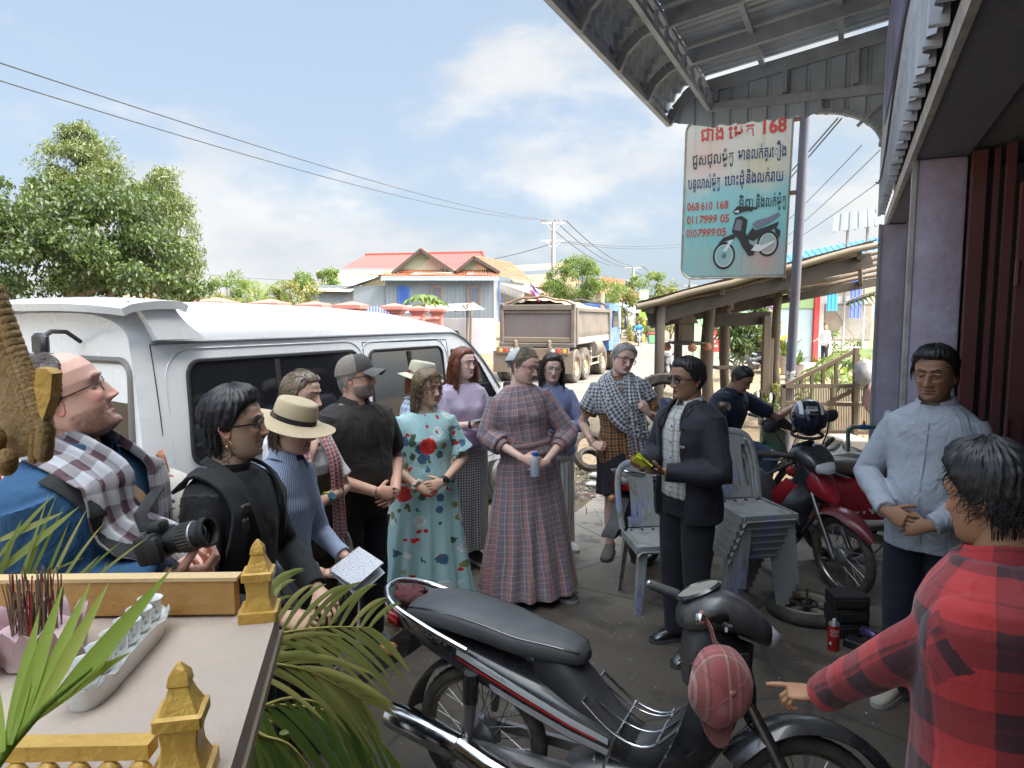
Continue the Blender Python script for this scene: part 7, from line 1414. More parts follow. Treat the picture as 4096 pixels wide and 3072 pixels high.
def strands(n,L,seed,region,comb,grav=.5,curl=0,freq=40,k=10,mx=9,st='long',r0=.0022,r1=.0005,Rg=np.eye(3),push=(.1,.084,.123),up=.4,Lv=.35,spread=0):
 rs=np.random.RandomState(seed); P=[];
 while len(P)<n:
  z=rs.uniform(region[0],region[1]); th=R(rs.uniform(region[2],region[3]))*rs.choice([-1,1])
  if z<np.interp(abs(th)*57.3,[q[0] for q in HL[st]],[q[1] for q in HL[st]])+.004: continue
  P.append(head_ring(np.array(z),np.array(th)))
 P=np.array(P); c=P/np.linalg.norm(P,axis=1)[:,None]; g=Rg.T@np.array([0,0,-1.0]); cb=comb(P,rs); cb=cb-c*(cb*c).sum(1)[:,None]; d=c*up*.5+cb; d/=np.linalg.norm(d,axis=1)[:,None]
 l=L*rs.uniform(1-Lv,1+Lv*.5,n); stp=(l/(k-1))[:,None]; S=[P.copy()]; p=P+c*.004; ph=rs.rand(n)*6.28; pa=np.array(push)
 for i in range(k-1):
  d=d*(1-.45*grav)+g*grav*.45+rs.randn(n,3)*spread; d/=np.linalg.norm(d,axis=1)[:,None]; p=p+d*stp
  q=p/pa; rr=np.linalg.norm(q,axis=1); ins=(rr<1.03)&(p[:,2]>-.075); p[ins]=(q[ins]/rr[ins][:,None]*1.035)*pa;
  ou=(rr>mx)&~ins; p[ou]=(q[ou]/rr[ou][:,None]*mx)*pa; S.append(p.copy())
 S=np.stack(S,1)
 if curl:
  t=np.linspace(0,1,k)[None,:]; A=np.cross(c,[0,0,1.]); A/=np.maximum(np.linalg.norm(A,axis=1),1e-6)[:,None]; f=freq*l[:,None]*t+ph[:,None]; S=S+curl*np.minimum(1,t*3)[...,None]*(A[:,None]*np.sin(f)[...,None]+c[:,None]*np.cos(f)[...,None])
 return tubes_from(S,r0*rs.uniform(.6,1.3,n),r1,rs.rand(n))
def cat(L):
 o=0;A=[];B=[];C=[]
 for v,f,l in L: A.append(v);B.append(f+o);C.append(l);o+=len(v)
 return np.concatenate(A),np.concatenate(B),np.concatenate(C)
def hand_mesh(W_,d,n,side,curl,thumb=(.5,.35),sc=1,spread=.0,vs=.0028):
 W_,d,n=V(W_),V(d).normalized(),V(n); n=(n-d*n.dot(d)).normalized(); l=d.cross(n)*(-side); m=MB()
 pts=[W_-d*.03,W_,W_+d*.02*sc,W_+d*.05*sc,W_+d*.08*sc,W_+d*.094*sc]; m.tube(pts,[(.026*sc,.019*sc),(.027*sc,.018*sc),(.032*sc,.018*sc),(.040*sc,.0165*sc),(.040*sc,.0135*sc),(.034*sc,.010*sc)],14,ref=l)
 if not hasattr(curl,'__len__'): curl=[curl,curl*1.05,curl*1.1,curl*1.15]
 for i,(o,L,r) in enumerate(((.030,.070,.0088),(.010,.078,.0090),(-.0105,.073,.0086),(-.029,.057,.0078))):
  lt=(.10-.07*i)*(1+spread*4); ang=0; p=W_+d*(.082-.006*(i==3))*sc+l*o*sc; P=[p-d*.015*sc,p]; rr=[r*sc*1.05]*2
  for q,f in enumerate((.46,.30,.24)):
   ang+=curl[i]*(.8,1,.8)[q]; dd=(d*cos(ang)+n*sin(ang)+l*lt*cos(ang)).normalized()
   P.append(P[-1]+dd*L*f*sc*.5); rr.append(r*sc*(.93-.06*q)); P.append(P[-1]+dd*L*f*sc*.5); rr.append(r*sc*(.98-.09*q)*(.72 if q==2 else 1))
  m.tube(P,rr,9)
 p=W_+d*.018*sc+l*.018*sc; a0,a1=thumb; P=[p]; rr=[.015*sc]; ang=a0
 for q,(L,r) in enumerate(((.042,.0125),(.033,.0108),(.026,.0092))):
  dd=(d*sin(pi/2-ang*1.0)*.8+l*cos(pi/2-ang)*1.0+n*(.25+.25*q)).normalized(); ang-=a1; P+=[P[-1]+dd*L*sc*.5,P[-1]+dd*L*sc]; rr+=[r*sc*.97,r*sc*(.78 if q==2 else 1)]
 m.tube(P,rr,9); return m,l
def shoe(P_,label,ank,yaw,mats,L=.275,name='shoe',pitch=0,low=0):
 M_=Matrix.Translation(V((ank[0],ank[1],0)))@Matrix.Rotation(R(yaw),4,'Z'); z0=max(0,ank[2]-.085); m=MB(); m.M=M_
 st=smooth_st([(-.085,.050,.030,.022),(-.07,.060,.048,.036),(-.02,.066,.056,.040),(.04,.056,.046,.040),(.10,.043,.033,.046),(.15,.035,.025,.046),(.185,.028,.016,.034),(.20,.024,.006,.014)],3); st=[(x*L/.285,z+z0,hz,hy) for x,z,hz,hy in st]
 xloft(m,st,18,p=.8)
 if low: pass
 else: m.tube([(-.03,0,.07+z0),(-.015,0,.115+z0)],[.046,.042],14)
 u=obj(name,m,mats[0],P_,60,**a); m=MB(); m.M=M_; n=18
 o=[(x*L/.285,hy) for x,hy in((-.092,.012),(-.085,.030),(-.06,.041),(0,.040),(.06,.044),(.12,.051),(.16,.046),(.19,.030),(.205,.012))]
 ring=[(x,y) for x,y in o]+[(x,-y) for x,y in o[::-1]]; m.rings([[V((x,y,z0+.001)) for x,y in ring],[V((x*1.01,y*1.03,z0+.012)) for x,y in ring],[V((x,y,z0+.028)) for x,y in ring]]); obj('sole',m,mats[1],u,60,**a)
 if len(mats)>2:
  for i in range(4): m=MB(); m.M=M_; x=.03+.024*i; m.tube([(x,-.024,.088-i*.009+z0),(x+.008,0,.106-i*.0125+z0),(x,.024,.088-i*.009+z0)],.003,5); obj('lace',m,mats[2],u,60,**a)
TM_=[(.84,.168,.118,0),(.92,.176,.124,0),(1.0,.170,.120,.002),(1.08,.163,.116,.004),(1.18,.170,.122,.004),(1.27,.186,.128,.002),(1.35,.196,.122,-.004),(1.405,.184,.105,-.010),(1.44,.138,.085,-.013),(1.468,.088,.070,-.013),(1.49,.064,.062,-.010)]
TF_=[(.84,.182,.128,0),(.92,.180,.128,0),(1.0,.158,.112,.002),(1.08,.138,.100,.004),(1.18,.148,.106,.004),(1.27,.162,.114,.002),(1.35,.172,.106,-.004),(1.405,.160,.092,-.010),(1.44,.118,.074,-.012),(1.468,.072,.060,-.012),(1.49,.052,.052,-.010)]
def fabric(name,col=(.3,.3,.3),rough=.85,var=.10,bumps=.35,sheen=.04,sc=9,dirt=None):
 if name in MATS: return MATS[name]
 t=NT(name); o=t.obj(); c=t.mix(t.noise(o,5,4),dk(col,1-var),dk(col,1+var)); t.base(c).P(Roughness=rough); t.b.inputs['Sheen Weight'].default_value=sheen
 b=t.bump(t.noise(t.map(o,sc=(1,1,.7),rot=(.3,.2,0)),sc*.7,3,.5,1.3),bumps*1.3,.03); t.bump(t.noise(o,350,2),.12,.002,b); MATS[name]=t.mat; return t.mat
class Person:
 def __init__(s,label,pos,yaw,H,sex='m',lean=(0,0),build=1.0,belly=0,bust=0,head=(0,0,0),sp=None,cat='person',hs=1,pelz=None,neck=0,vox=.0075,shw=1):
  s.k=k=H/1.72; s.sex=sex; s.b=build; s.belly=belly; s.bust=bust; s.sp=sp or {}; s.vox=vox; s.shw=shw
  s.M=Matrix.Translation(V((pos[0],pos[1],0)))@Matrix.Rotation(R(yaw),4,'Z'); s.root=thing('person',label,cat,pos,M=s.M)
  s.pz=.93*k; s.dz=(pelz-s.pz) if pelz else 0
  s.T=Matrix.Translation(V((0,0,s.pz+s.dz)))@Matrix.Rotation(R(lean[0]),4,'Y')@Matrix.Rotation(R(lean[1]),4,'X')@Matrix.Translation(V((0,0,-s.pz)))
  s.Rh=Matrix.Rotation(R(head[0]),3,'Z')@Matrix.Rotation(R(head[1]),3,'Y')@Matrix.Rotation(R(head[2]),3,'X'); s.hs=hs
  s.neck=s.up((-.012+neck,0,1.49)); s.hc=s.neck+s.Rh@(V((.022,0,.112))*s.hs*k); hw_=(.182 if sex=='m' else .158)*build**.5*shw
  s.sh={1:s.up((-.01,hw_,1.395)),-1:s.up((-.01,-hw_,1.395))}; s.hip={q:V((0,q*.088*k,.90*k+s.dz)) for q in(1,-1)}
  s.arm={}; s.leg={q:(V((.02*k,q*.10*k,.49*k)),V((-.02*k,q*.105*k,.085*k))) for q in(1,-1)}; s.hands={}; s.fy={1:8,-1:-8}
 def up(s,p): return s.T@(V(p)*s.k)
 def w(s,p): return s.M@V(p)
 def arms(s,q,e,w_,d=None,n=None,curl=.35,thumb=(.6,.3),hsc=1):
  e,w_=V(e)*s.k,V(w_)*s.k; s.arm[q]=(e,w_); s.hands[q]=(V(d) if d else (w_-e),V(n) if n else V((0,0,-1)),curl,thumb,hsc); return s
 def trings(s,z0,z1,off,tab=None,flare=0,n=36,extra=None):
  T=tab or (TM_ if s.sex=='m' else TF_); Zs=[z for z in np.arange(z0,z1+1e-6,.025)]; rs=[]
  for z in Zs:
   y=interp(z,[(q[0],q[1]) for q in T])*s.b*(s.shw if z>1.2 else 1); x=interp(z,[(q[0],q[2]) for q in T])*s.b; xo=interp(z,[(q[0],q[3]) for q in T])
   if z<T[0][0]: y=T[0][1]*s.b;x=T[0][2]*s.b
   y+=off; x+=off; f=max(0,(1.05-z))*flare; y+=f; x+=f
   r=[]
   for j in range(n):
    an=2*pi*j/n; c,sn=cos(an),sin(an); X=xo+x*copysign(abs(c)**.86,c); Y=y*copysign(abs(sn)**.86,sn)
    if c>0:
     X+=s.belly*exp(-((z-1.06)/.13)**2)*c**1.5
     X+=s.bust*exp(-((z-1.265)/.055)**2)*(exp(-((Y-.075)/.05)**2)+exp(-((Y+.075)/.05)**2))
    if extra: X,Y=extra(X,Y,z,an)
    r.append(s.up((X,Y,z)))
   rs.append(r)
  return rs
 def armtube(s,m,q,r,f1=1.0,cuff=None,inset=.03):
  e,w_=s.arm[q]; S=s.sh[q]+V((0,-q*inset*s.k,-.005*s.k)); P=[S]+[S.lerp(e,i/5) for i in(1,2,3,4)]+[e]; RR=[r[0]]+[r[0]+(r[1]-r[0])*i/5 for i in(1,2,3,4)]+[r[1]]
  L=f1
  if L>1:
   g=L-1; P+=[e.lerp(w_,g*i/5) for i in(1,2,3,4,5)]; RR+=[r[1]+(r[2]-r[1])*g*i/5 for i in(1,2,3,4,5)]
  else:
   n=max(2,int(5*L+.5)); P=P[:n]+[S.lerp(e,L)]; RR=RR[:n]+[r[0]+(r[1]-r[0])*L]
   if cuff: RR[-1]=cuff
  m.tube([tuple(p) for p in P],[x*s.k for x in RR],16)
 def skin(s,bare_legs=False):
  sk=s.sp['skin']; k=s.k; m=MB(); m.rings(s.trings(.84,1.47,-.030)); bd=s.b
  nb=s.hc+s.Rh@(V((-.022,0,-.055))*s.hs*k); m.tube([s.up((-.02,0,1.40)),s.up((-.015,0,1.47)),s.neck.lerp(nb,.5),nb,nb.lerp(s.hc,.4)],[x*k*(1 if s.sex=='m' else .86)*bd**.4 for x in(.075,.062,.056,.057,.05)],18)
  for q in(1,-1):
   e,w_=s.arm[q]; S=s.sh[q]+V((0,-q*.03*k,0)); f=(1 if s.sex=='m' else .86)*bd**.5*k; P=[S,S.lerp(e,.35),S.lerp(e,.75),e,e.lerp(w_,.25),e.lerp(w_,.6),w_]; m.tube(P,[.040*f,.044*f,.041*f,.038*f,.041*f,.034*f,.027*f],14)
   kn,an=s.leg[q]; hp=s.hip[q]; m.tube([hp,hp.lerp(kn,.5),kn,kn.lerp(an,.3),kn.lerp(an,.65),an],[.080*f,.070*f,.053*f,.056*f,.045*f,.034*f],14)
   if bare_legs: m.tube([an,an+V((.02,0,-.03)),an+V((.10,0,-.055))],[.034*f,.036*f,.03*f],12)
  Vt,Ft=voxel(m,s.vox*1.05,3); sk=tuple(min(.8,x*f) for x,f in zip(sk,(1.42,1.52,1.55))); C=np.tile(np.array(sk)*.97,(len(Vt),1)); parts=[(Vt,Ft,C)]
  for q in(1,-1):
   d,n,curl,th,hsc=s.hands[q]; hm_,l=hand_mesh(s.arm[q][1],d,n,q,curl,th,sc=(.98 if s.sex=='m' else .90)*k*hsc); v,f=voxel(hm_,.0030*hsc if s.vox<.009 else .005,2,.4); c=np.tile(np.array(sk)*np.array([1.0,.95,.93]),(len(v),1)); parts.append((v,f,c))
  hv,hf,hcx=make_head(s.sp); RH=np.array(s.Rh); hv=(hv*s.hs*k)@RH.T+np.array(s.hc); parts.append((hv,hf,hcx)); s.hv=hv
  o=0;A=[];B=[];Cc=[]
  for v,f,c in parts: A.append(v);B.append(f+o);Cc.append(c);o+=len(v)
  Cc=np.concatenate(Cc); A=np.concatenate(A)
  if s.sp.get('tattoo'):
   for c,r in s.sp['tattoo']:
    dd=np.linalg.norm(A-np.array(V(c)),axis=1); w=((dd<r)&(snoise(A,220,4,2)+.35*np.sin(dd*500)>-.05))*.75; Cc=Cc*(1-w[:,None])+np.array([.03,.035,.04])*w[:,None]
  s.body=arr('body',A,np.concatenate(B),skinm,s.root,180,{'col':('FLOAT_COLOR',np.concatenate([Cc,np.ones((len(Cc),1))],1))},world=False)
  for q in(-1,1):
   m=MB(); m.ball((0,0,0),.0128,18,14); v=np.array(m.v); dirn=np.array([1,-q*.02+s.sp.get('gaze',0),.0]); dirn/=np.linalg.norm(dirn); cs=(v/.0128)@dirn; col=np.tile([.62,.58,.55],(len(v),1)); col[cs>.88]=s.sp.get('iris',(.05,.025,.012)); col[cs>.965]=(.004,.004,.004)
   v=(v+np.array([.0655,q*.031,.0035])); v=(v*s.hs*k)@RH.T+np.array(s.hc); f=np.array([x for x in m.f if len(set(x))==4]); arr('eye',v,f,eyem,s.root,180,{'col':('FLOAT_COLOR',np.concatenate([col,np.ones((len(col),1))],1))},world=False)
  return s
 def HP(s,p): return s.hc+s.Rh@(V(p)*s.hs*s.k)
 def hair(s,mat,style='full',thick=.006,top=.008,strs=(),seed=1,front=0,ridge=.0025,name='hair'):
  Q,Ft,N,mk=scalp(style,thick,top,seed,s.sp.get('cheap'),front,ridge); L=[(Q,Ft,np.random.RandomState(seed).rand(len(Q))*.5)]
  for kw in strs: L.append(strands(seed=seed+len(L),Rg=np.array(s.Rh),**kw))
  v,f,l=cat(L); v=(v*s.hs*s.k)@np.array(s.Rh).T+np.array(s.hc); return arr(name,v,f,mat,s.root,180,{'lv':('FLOAT',l)},world=False)
 def garment(s,name,mb,mat,vs=None,sm=2,wr=.004,wf=14,segs=True,post=None,seed=1,st=(1,1,.75)):
  Vt,Ft=voxel(mb,vs or s.vox,sm); N=vnormals(Vt,Ft);
  if wr:
   d=1.3*snoise(Vt*np.array(st),wf*.7,seed,2)-.9*np.exp(-np.abs(snoise(Vt*np.array([1,1,.8]),wf*.8,seed+3,1))*9)+.25*snoise(Vt,wf*3,seed+5,1); Vt=Vt+N*(wr*d)[:,None]
  if post: Vt=post(Vt,N)
  Ti=np.array(s.T.inverted()); Q=Vt@Ti[:3,:3].T+Ti[:3,3]; an=np.arctan2(Q[:,1],Q[:,0]); uv=np.stack([an*.155,Q[:,2],np.zeros(len(Q))],1)
  if segs:
   rt=np.abs(Q[:,1])/(.19*s.k*s.b)
   for q in(1,-1):
    if q not in s.arm: continue
    e,w_=s.arm[q]; off=0
    for p0,p1,r in((s.sh[q],e,.07),(e,w_,.065)):
     p0,p1=np.array(p0),np.array(p1); dv=p1-p0; Lg=np.linalg.norm(dv); dv/=Lg; t=np.clip((Vt-p0)@dv,-.02,Lg); c=p0+np.outer(t,dv); rel=Vt-c; dist=np.linalg.norm(rel,axis=1); rf=np.array([0,0,1.]) if abs(dv[2])<.8 else np.array([1.,0,0]); A=np.cross(dv,rf); A/=np.linalg.norm(A); B=np.cross(dv,A)
     inside=(np.abs(Q[:,1])/s.k>(.165 if s.sex=='m' else .145)*s.b)|(Vt-p0)@dv>.0 if False else None
     sel=(dist<r*s.k*1.3*s.b)&((t>.075)|(off>0))&((np.abs(Q[:,1])>.145*s.k)|(Q[:,0]>.15*s.k)|(off>0))
     if off==0: sel&=(np.abs(Q[:,1])>(.172 if s.sex=='m' else .15)*s.k*s.b*s.shw)
     uu=np.arctan2(rel@B,rel@A)*.055; uv[sel]=np.stack([uu+.0,1.40*s.k-(t+off),np.full(len(Vt),float(q))],1)[sel]; off+=Lg
  s.last=(np.concatenate([s.last[0],Vt]),np.concatenate([s.last[1],N])) if hasattr(s,'last') and name not in('trousers','skirt') else ((Vt,N) if name not in('trousers','skirt') or not hasattr(s,'last') else s.last); o=arr(name,Vt,Ft,mat,s.root,180,{'uvp':('FLOAT_VECTOR',uv)},world=False); return o
 def surf(s,y,z,sg=1,off=.004,tol=.02):
  Vt,N=s.last; m=(np.abs(Vt[:,1]-y)<tol)&(np.abs(Vt[:,2]-z)<tol); q=Vt[m]
  if not len(q): return V((.12*sg,y,z))
  return V((float(q[:,0].max() if sg>0 else q[:,0].min())+sg*off,y,z))
 def trousers(s,mat,wide=1.0,top=1.0,name='trousers',hem=None,wr=.004,flare=0,vs=.009):
  k=s.k; m=MB(); m.rings(s.trings(.82,top,.004));
  for q in(1,-1):
   kn,an=s.leg[q]; hp=s.hip[q]; e=an+V((0,0,-.02*k)) if hem is None else kn.lerp(an,hem); b=s.b**.6
   P=[hp+V((0,0,.06*k)) if not s.dz else hp,hp,hp.lerp(kn,.4),hp.lerp(kn,.8),kn,kn.lerp(e,.4),kn.lerp(e,.8),e]; m.tube(P,[x*k*b for x in(.095,.100,.092*wide**.5,.078*wide,.073*wide,(.068+flare*.3)*wide,(.062+flare*.8)*wide,(.061+flare)*wide)],18)
  return s.garment(name,m,mat,vs=vs,wr=wr,wf=11,segs=False)
 def skirt(s,mat,z0,zt,r0,r1,folds=14,amp=.02,name='skirt',off=.006,swing=0,wr=.002,vs=.0085,waist=None):
  k=s.k; m=MB(); rs=[]; n=110; T=TM_ if s.sex=='m' else TF_
  for i in range(30):
   f=i/29; z=zt+(z0-zt)*f; yb=interp(z,[(q[0],q[1]) for q in T])*s.b; xb=interp(z,[(q[0],q[2]) for q in T])*s.b
   if z<.9: yb=xb*1.3; yb=interp(.92,[(q[0],q[1]) for q in T])*s.b;xb=interp(.92,[(q[0],q[2]) for q in T])*s.b
   g=max(0,(zt-.12-z)/(zt-.12-z0)) if z<zt-.12 else 0; y=max(yb+off,(yb+off)*(1-g)+r1*g) ; x=max(xb+off,(xb+off)*(1-g)+r0*g)
   r=[]
   for j in range(n):
    an=2*pi*j/n; ff=1+amp/ r1*(g**.9)*(cos(folds*an+2*sin(an*2+f))+.4*cos(folds*1.7*an+1)); c,sn=cos(an),sin(an); X=x*c*ff+swing*g; Y=y*sn*ff
    if c>0: X+=s.belly*exp(-((z-1.06)/.13)**2)*c**1.5
    r.append(s.up((X,Y,z)) if z>.93 else V((X*k,Y*k,z*k))+ (s.up((0,0,.93))-V((0,0,.93*k)))*max(0,1-(0.93-z)*1.5))
   rs.append(r)
  m.rings(rs); return s.garment(name,m,mat,vs=vs,wr=wr,segs=False,sm=1)
 def shirt(s,mat,hem=.88,slv=1.98,off=.012,r=(.066,.056,.044),cuff=None,top=1.475,name='shirt',flare=.0,wr=.0045,extra=None,wf=14,add=None,vs=None,neckcut=0):
  m=MB(); m.rings(s.trings(hem,top,off,flare=flare,extra=extra)); f=(1 if s.sex=='m' else .88)*s.b**.5
  for q in(1,-1): s.armtube(m,q,[x*f for x in r],slv if not isinstance(slv,dict) else slv[q],cuff)
  if add: add(m)
  return s.garment(name,m,mat,wr=wr,wf=wf,seed=int(s.k*1000)%17,vs=vs)
 def collar(s,mat,r=.070,h=.040,name='collar',op=26,flap=.045):
  k=s.k; c=s.up((-.012,0,1.468))
  def f(u,v):
   an=R(op)+(2*pi-2*R(op))*u; fl=exp(-((min(u,1-u))/.10)**2);
   if v<.45: w=v/.45; rr=r-.008+.004*w; z=h*w-.004
   else: w=(v-.45)/.55; rr=r-.004+.016*w+.016*w*fl; z=h-(h*.95+flap*fl*.8)*w
   fr=max(0,cos(an)); return c+V((rr*cos(an)*k*.95+.012*fr*k,rr*sin(an)*k*1.0,(z-.022*fr)*k))
  m=MB(); m.grid(f,44,8,thick=.0035,uv=lambda u,v:(u*.5,v*.08,0)); return obj(name,m,mat,s.root,60,**a)
 def buttons(s,mat,zs,y=0,r=.0055,name='button'):
  for z in zs: p=s.surf(y*s.k,z*s.k,off=.003); m=MB(); m.lathe([(r,-.001),(r,.002),(r*.6,.0026),(0,.002)],p,10,ax=(1,0,.05)); obj(name,m,mat,s.root,60,**a)
 def placket(s,mat,z0,z1,y=0,w=.014,name='placket'):
  m=MB(); m.grid(lambda u,v:s.surf((y+(2*u-1)*w)*s.k,(z0+(z1-z0)*v)*s.k,off=.0035,tol=.016),3,24,uv=lambda u,v:(u*w*2,z0+(z1-z0)*v,0)); V_=np.array(m.v);
  g=V_.reshape(25,4,3);
  for _ in range(2): g[1:-1]=(g[:-2]+2*g[1:-1]+g[2:])/4
  m.v=[tuple(x) for x in g.reshape(-1,3)]; return obj(name,m,mat,s.root,60,**a)
 def conform(s,m,off,thick=0):
  if not hasattr(s,'last'): return
  from mathutils.kdtree import KDTree
  if getattr(s,'_kl',None) is not s.last:
   Vt,N=s.last; kd=KDTree(len(Vt))
   for i,p in enumerate(Vt): kd.insert(p,i)
   kd.balance(); s._kd=kd; s._kl=s.last
  Vt,N=s.last; h=len(m.v)//2 if thick else len(m.v); out=list(m.v)
  for i in range(h):
   p=V(m.v[i]); c,j,ds=s._kd.find(p)
   if ds>.09: continue
   n=V(N[j]); e=(p-c).dot(n); o_=off
   if e<o_:
    dl_=n*(o_-e+.25*max(-.012,min(0,e-o_+.012))); out[i]=tuple(p+dl_)
    if thick: out[i+h]=tuple(V(m.v[i+h])+dl_)
  m.v=out
 def ribbon(s,P,w,mat,name='scarf',fold=.010,nf=3.2,N=None,side=None,thick=.004,par=None,uvo=0,tw=None,con=.009):
  """cloth band along world-local path P (tuples); N normals list or centre-based; width list"""
  k=s.k; D=[q if hasattr(q,'x') else V(q)*k for q in P]; D=[V(x) for x in smooth_st([tuple(d) for d in D],4)]; n=len(D); ww=smooth_st([(x,) for x in (w if hasattr(w,'__len__') else [w]*len(P))],4); L=[0]
  for i in range(1,n): L.append(L[-1]+(D[i]-D[i-1]).length)
  NN=smooth_st([tuple(x) for x in N],4) if N else None
  def f(u,v):
   j=min(n-1,int(round(v*(n-1)))); t=(D[min(j+1,n-1)]-D[max(j-1,0)]).normalized(); nr=V(NN[j]).normalized() if NN else V((D[j].x,D[j].y,.0)).normalized(); b=t.cross(nr).normalized(); nr=b.cross(t); W_=ww[j][0]*k
   return D[j]+b*((u-.5)*W_)+nr*(fold*sin(u*2*pi*nf+.8*sin(v*5)))
  m=MB(); m.grid(f,26,n-1,thick=thick,uv=lambda u,v:((u-.5)*(w[0] if hasattr(w,'__len__') else w)*1.8,uvo+L[min(n-1,int(round(v*(n-1))))],0)); s.conform(m,con+thick,1); return obj(name,m,mat,par or s.root,180,**a)
 def glasses(s,mat,w=.027,h=.018,name='glasses',lens=None,drop=0,rnd=.8,fr=.0016,x0=.094,dark=False,pos=None,temple=True):
  g=[]; o=V((x0,0,.0035+drop)); f=lambda p:s.HP(o+V(p)) if pos is None else s.HP(pos@V(p))
  m=MB(); first=None
  for q in(1,-1):
   c=V((0,q*.0325,0)); P=[]
   for i in range(24):
    an=2*pi*i/24; P.append(f(c+V((-.006*abs((.0325+cos(an)*w)/.06)**2,w*copysign(abs(cos(an))**rnd,cos(an)),h*copysign(abs(sin(an))**rnd,sin(an))))))
   mr=MB(); mr.tube(P+[P[0]],fr*s.k,6,cap=False)
   if first is None: first=obj(name,mr,mat,s.root,60,**a)
   else: obj('rim',mr,mat,first,60,**a)
   ml=MB(); ml.add(P,[tuple(range(24))]); obj('lens',ml,lens or lensm,first,60,**a)
   if temple: mt=MB(); mt.tube([f((-.004,q*(.0325+w),.006)),f((-.02,q*.071,.006)),f((-.085,q*.0755,.003)),f((-.112,q*.076,-.012))],[fr*1.2,fr*1.2,fr,fr],6,flat=1.6); obj('temple',mt,mat,first,60,**a)
  mb_=MB(); mb_.tube([f((0,.0325-w,.004)),f((.003,0,.007)),f((0,-.0325+w,.004))],fr,6); obj('bridge',mb_,mat,first,60,**a); return first
def lens_mat(name,tint,mixf):
 t=NT(name); tr=t.n('ShaderNodeBsdfTransparent'); tr.inputs[0].default_value=(*tint,1); gl=t.n('ShaderNodeBsdfGlossy'); gl.inputs['Roughness'].default_value=.03; ms=t.n('ShaderNodeMixShader'); ms.inputs[0].default_value=mixf; t.L(tr.outputs[0],ms.inputs[1]); t.L(gl.outputs[0],ms.inputs[2]); t.L(ms.outputs[0],t.t.nodes['Material Output'].inputs[0]); return t.mat
lensm=lens_mat('lens_clear',(.93,.94,.95),.07); lensd=lens_mat('lens_tinted',(.45,.46,.53),.09); lensk=lens_mat('lens_dark',(.06,.06,.07),.12)
fr_blk=M('frame_black',(.012,.012,.013),.25,0,.1,9,coat=.4); fr_met=M('frame_metal',(.35,.28,.22),.3,.8,.1,9); fr_pur=M('frame_purple',(.12,.07,.14),.3,0,.2,9); fr_clr=M('frame_pale',(.50,.42,.40),.3,0,.1,9)
FAIR=(0.62, 0.42, 0.34); PINK=(0.5, 0.28, 0.21); TAN=(.36,.20,.125); BRN=(.22,.115,.065); BRN2=(.19,.10,.06); OLIVE=(.42,.27,.19)
h_blk=hair_mat('hair_black',(.006,.006,.008),(.03,.028,.03)); h_brn=hair_mat('hair_brown',(.05,.032,.02),(.17,.115,.075)); h_dbrn=hair_mat('hair_darkbrown',(.015,.010,.008),(.07,.045,.032)); h_red=hair_mat('hair_auburn',(.09,.025,.012),(.26,.085,.04)); h_gry=hair_mat('hair_grey',(.20,.185,.17),(.46,.44,.41)); h_curl=hair_mat('hair_honey',(.07,.045,.026),(.33,.23,.13)); h_tmp=hair_mat('hair_temple',(.05,.035,.03),(.13,.10,.085)); h_lb=hair_mat('hair_lightbrown',(.10,.07,.045),(.26,.20,.14))
down=lambda P,rs:np.array([0,0,-1.])+0*P
back=lambda P,rs:np.array([-1.,0,-.25])+P*np.array([0,4,0])
def part(P,rs):
 o=np.zeros_like(P); o[:,1]=np.sign(P[:,1])*1.2; o[:,2]=-.6; o[:,0]=-.5; return o
trs=lambda c,rough=.9:fabric('trousers_%d_%d_%d'%tuple(int(x*999) for x in c),c,rough)
shb=M('shoe_black',(.02,.02,.022),.4,0,.2,9,dirt=((.1,.09,.08),.3,9)); shd=fabric('shoe_dark_knit',(.025,.027,.03)); shg=fabric('shoe_blue_grey',(.14,.17,.20)); shw=M('shoe_white',(.55,.54,.51),.7,0,.08,7,dirt=((.3,.27,.22),.4,9)); sol=M('sole_pale',(.45,.44,.41),.7,0,.1,8,dirt=((.2,.17,.14),.5,9)); sold=M('sole_dark',(.05,.05,.05),.7)
CL=dict(e=(.02,.25,1.13))
def clasp(P,z=.99,x=.235,spread=.26,curl=(.55,.6,.65,.7),top=1,lift=0,wd=.085):
 """both hands folded in front; top = which hand lies outside"""
 for q in(1,-1):
  o=.022 if q==top else -.004
  P.arms(q,(.01,q*spread,z+.13),(x+o*.3,q*wd,z+.01+(.012 if q==top else -.018)),(.30+ (0 if q==top else 0),-q*.95,-.22),(-.92,-q*.15,-.25),curl,(.75,.2))
 return P
kr_mar=plaid('krama_maroon',(.35,.3,.32),[(0,(.06,.012,.022)),(.5,(.52,.53,.56))],[(0,(.06,.012,.022)),(.5,(.52,.53,.56))],.085,.085)
kr_red=plaid('krama_red',(.5,.3,.3),[(0,(.40,.035,.05)),(.5,(.62,.56,.54))],[(0,(.40,.035,.05)),(.5,(.62,.56,.54))],.020,.020)
kr_blk=plaid('krama_black',(.3,.3,.32),[(0,(.012,.013,.025)),(.5,(.66,.66,.68))],[(0,(.012,.013,.025)),(.5,(.66,.66,.68))],.028,.028)
gingham=plaid('gingham_skirt',(.3,.3,.3),[(0,(.015,.015,.018)),(.5,(.55,.55,.55))],[(0,(.015,.015,.018)),(.5,(.55,.55,.55))],.020,.020)
pl_dress=plaid('dress_plaid',(.3,.22,.24),[(0,(.46,.17,.12)),(.18,(.50,.48,.50)),(.24,(.12,.10,.13)),(.5,(.17,.13,.15)),(.72,(.42,.40,.43)),(.78,(.14,.12,.15)),(.93,(.40,.22,.2))],[(0,(.19,.15,.18)),(.3,(.10,.085,.11)),(.36,(.50,.46,.48)),(.42,(.20,.15,.17)),(.7,(.38,.18,.15)),(.84,(.46,.43,.45)),(.9,(.16,.13,.15))],.065,.075)
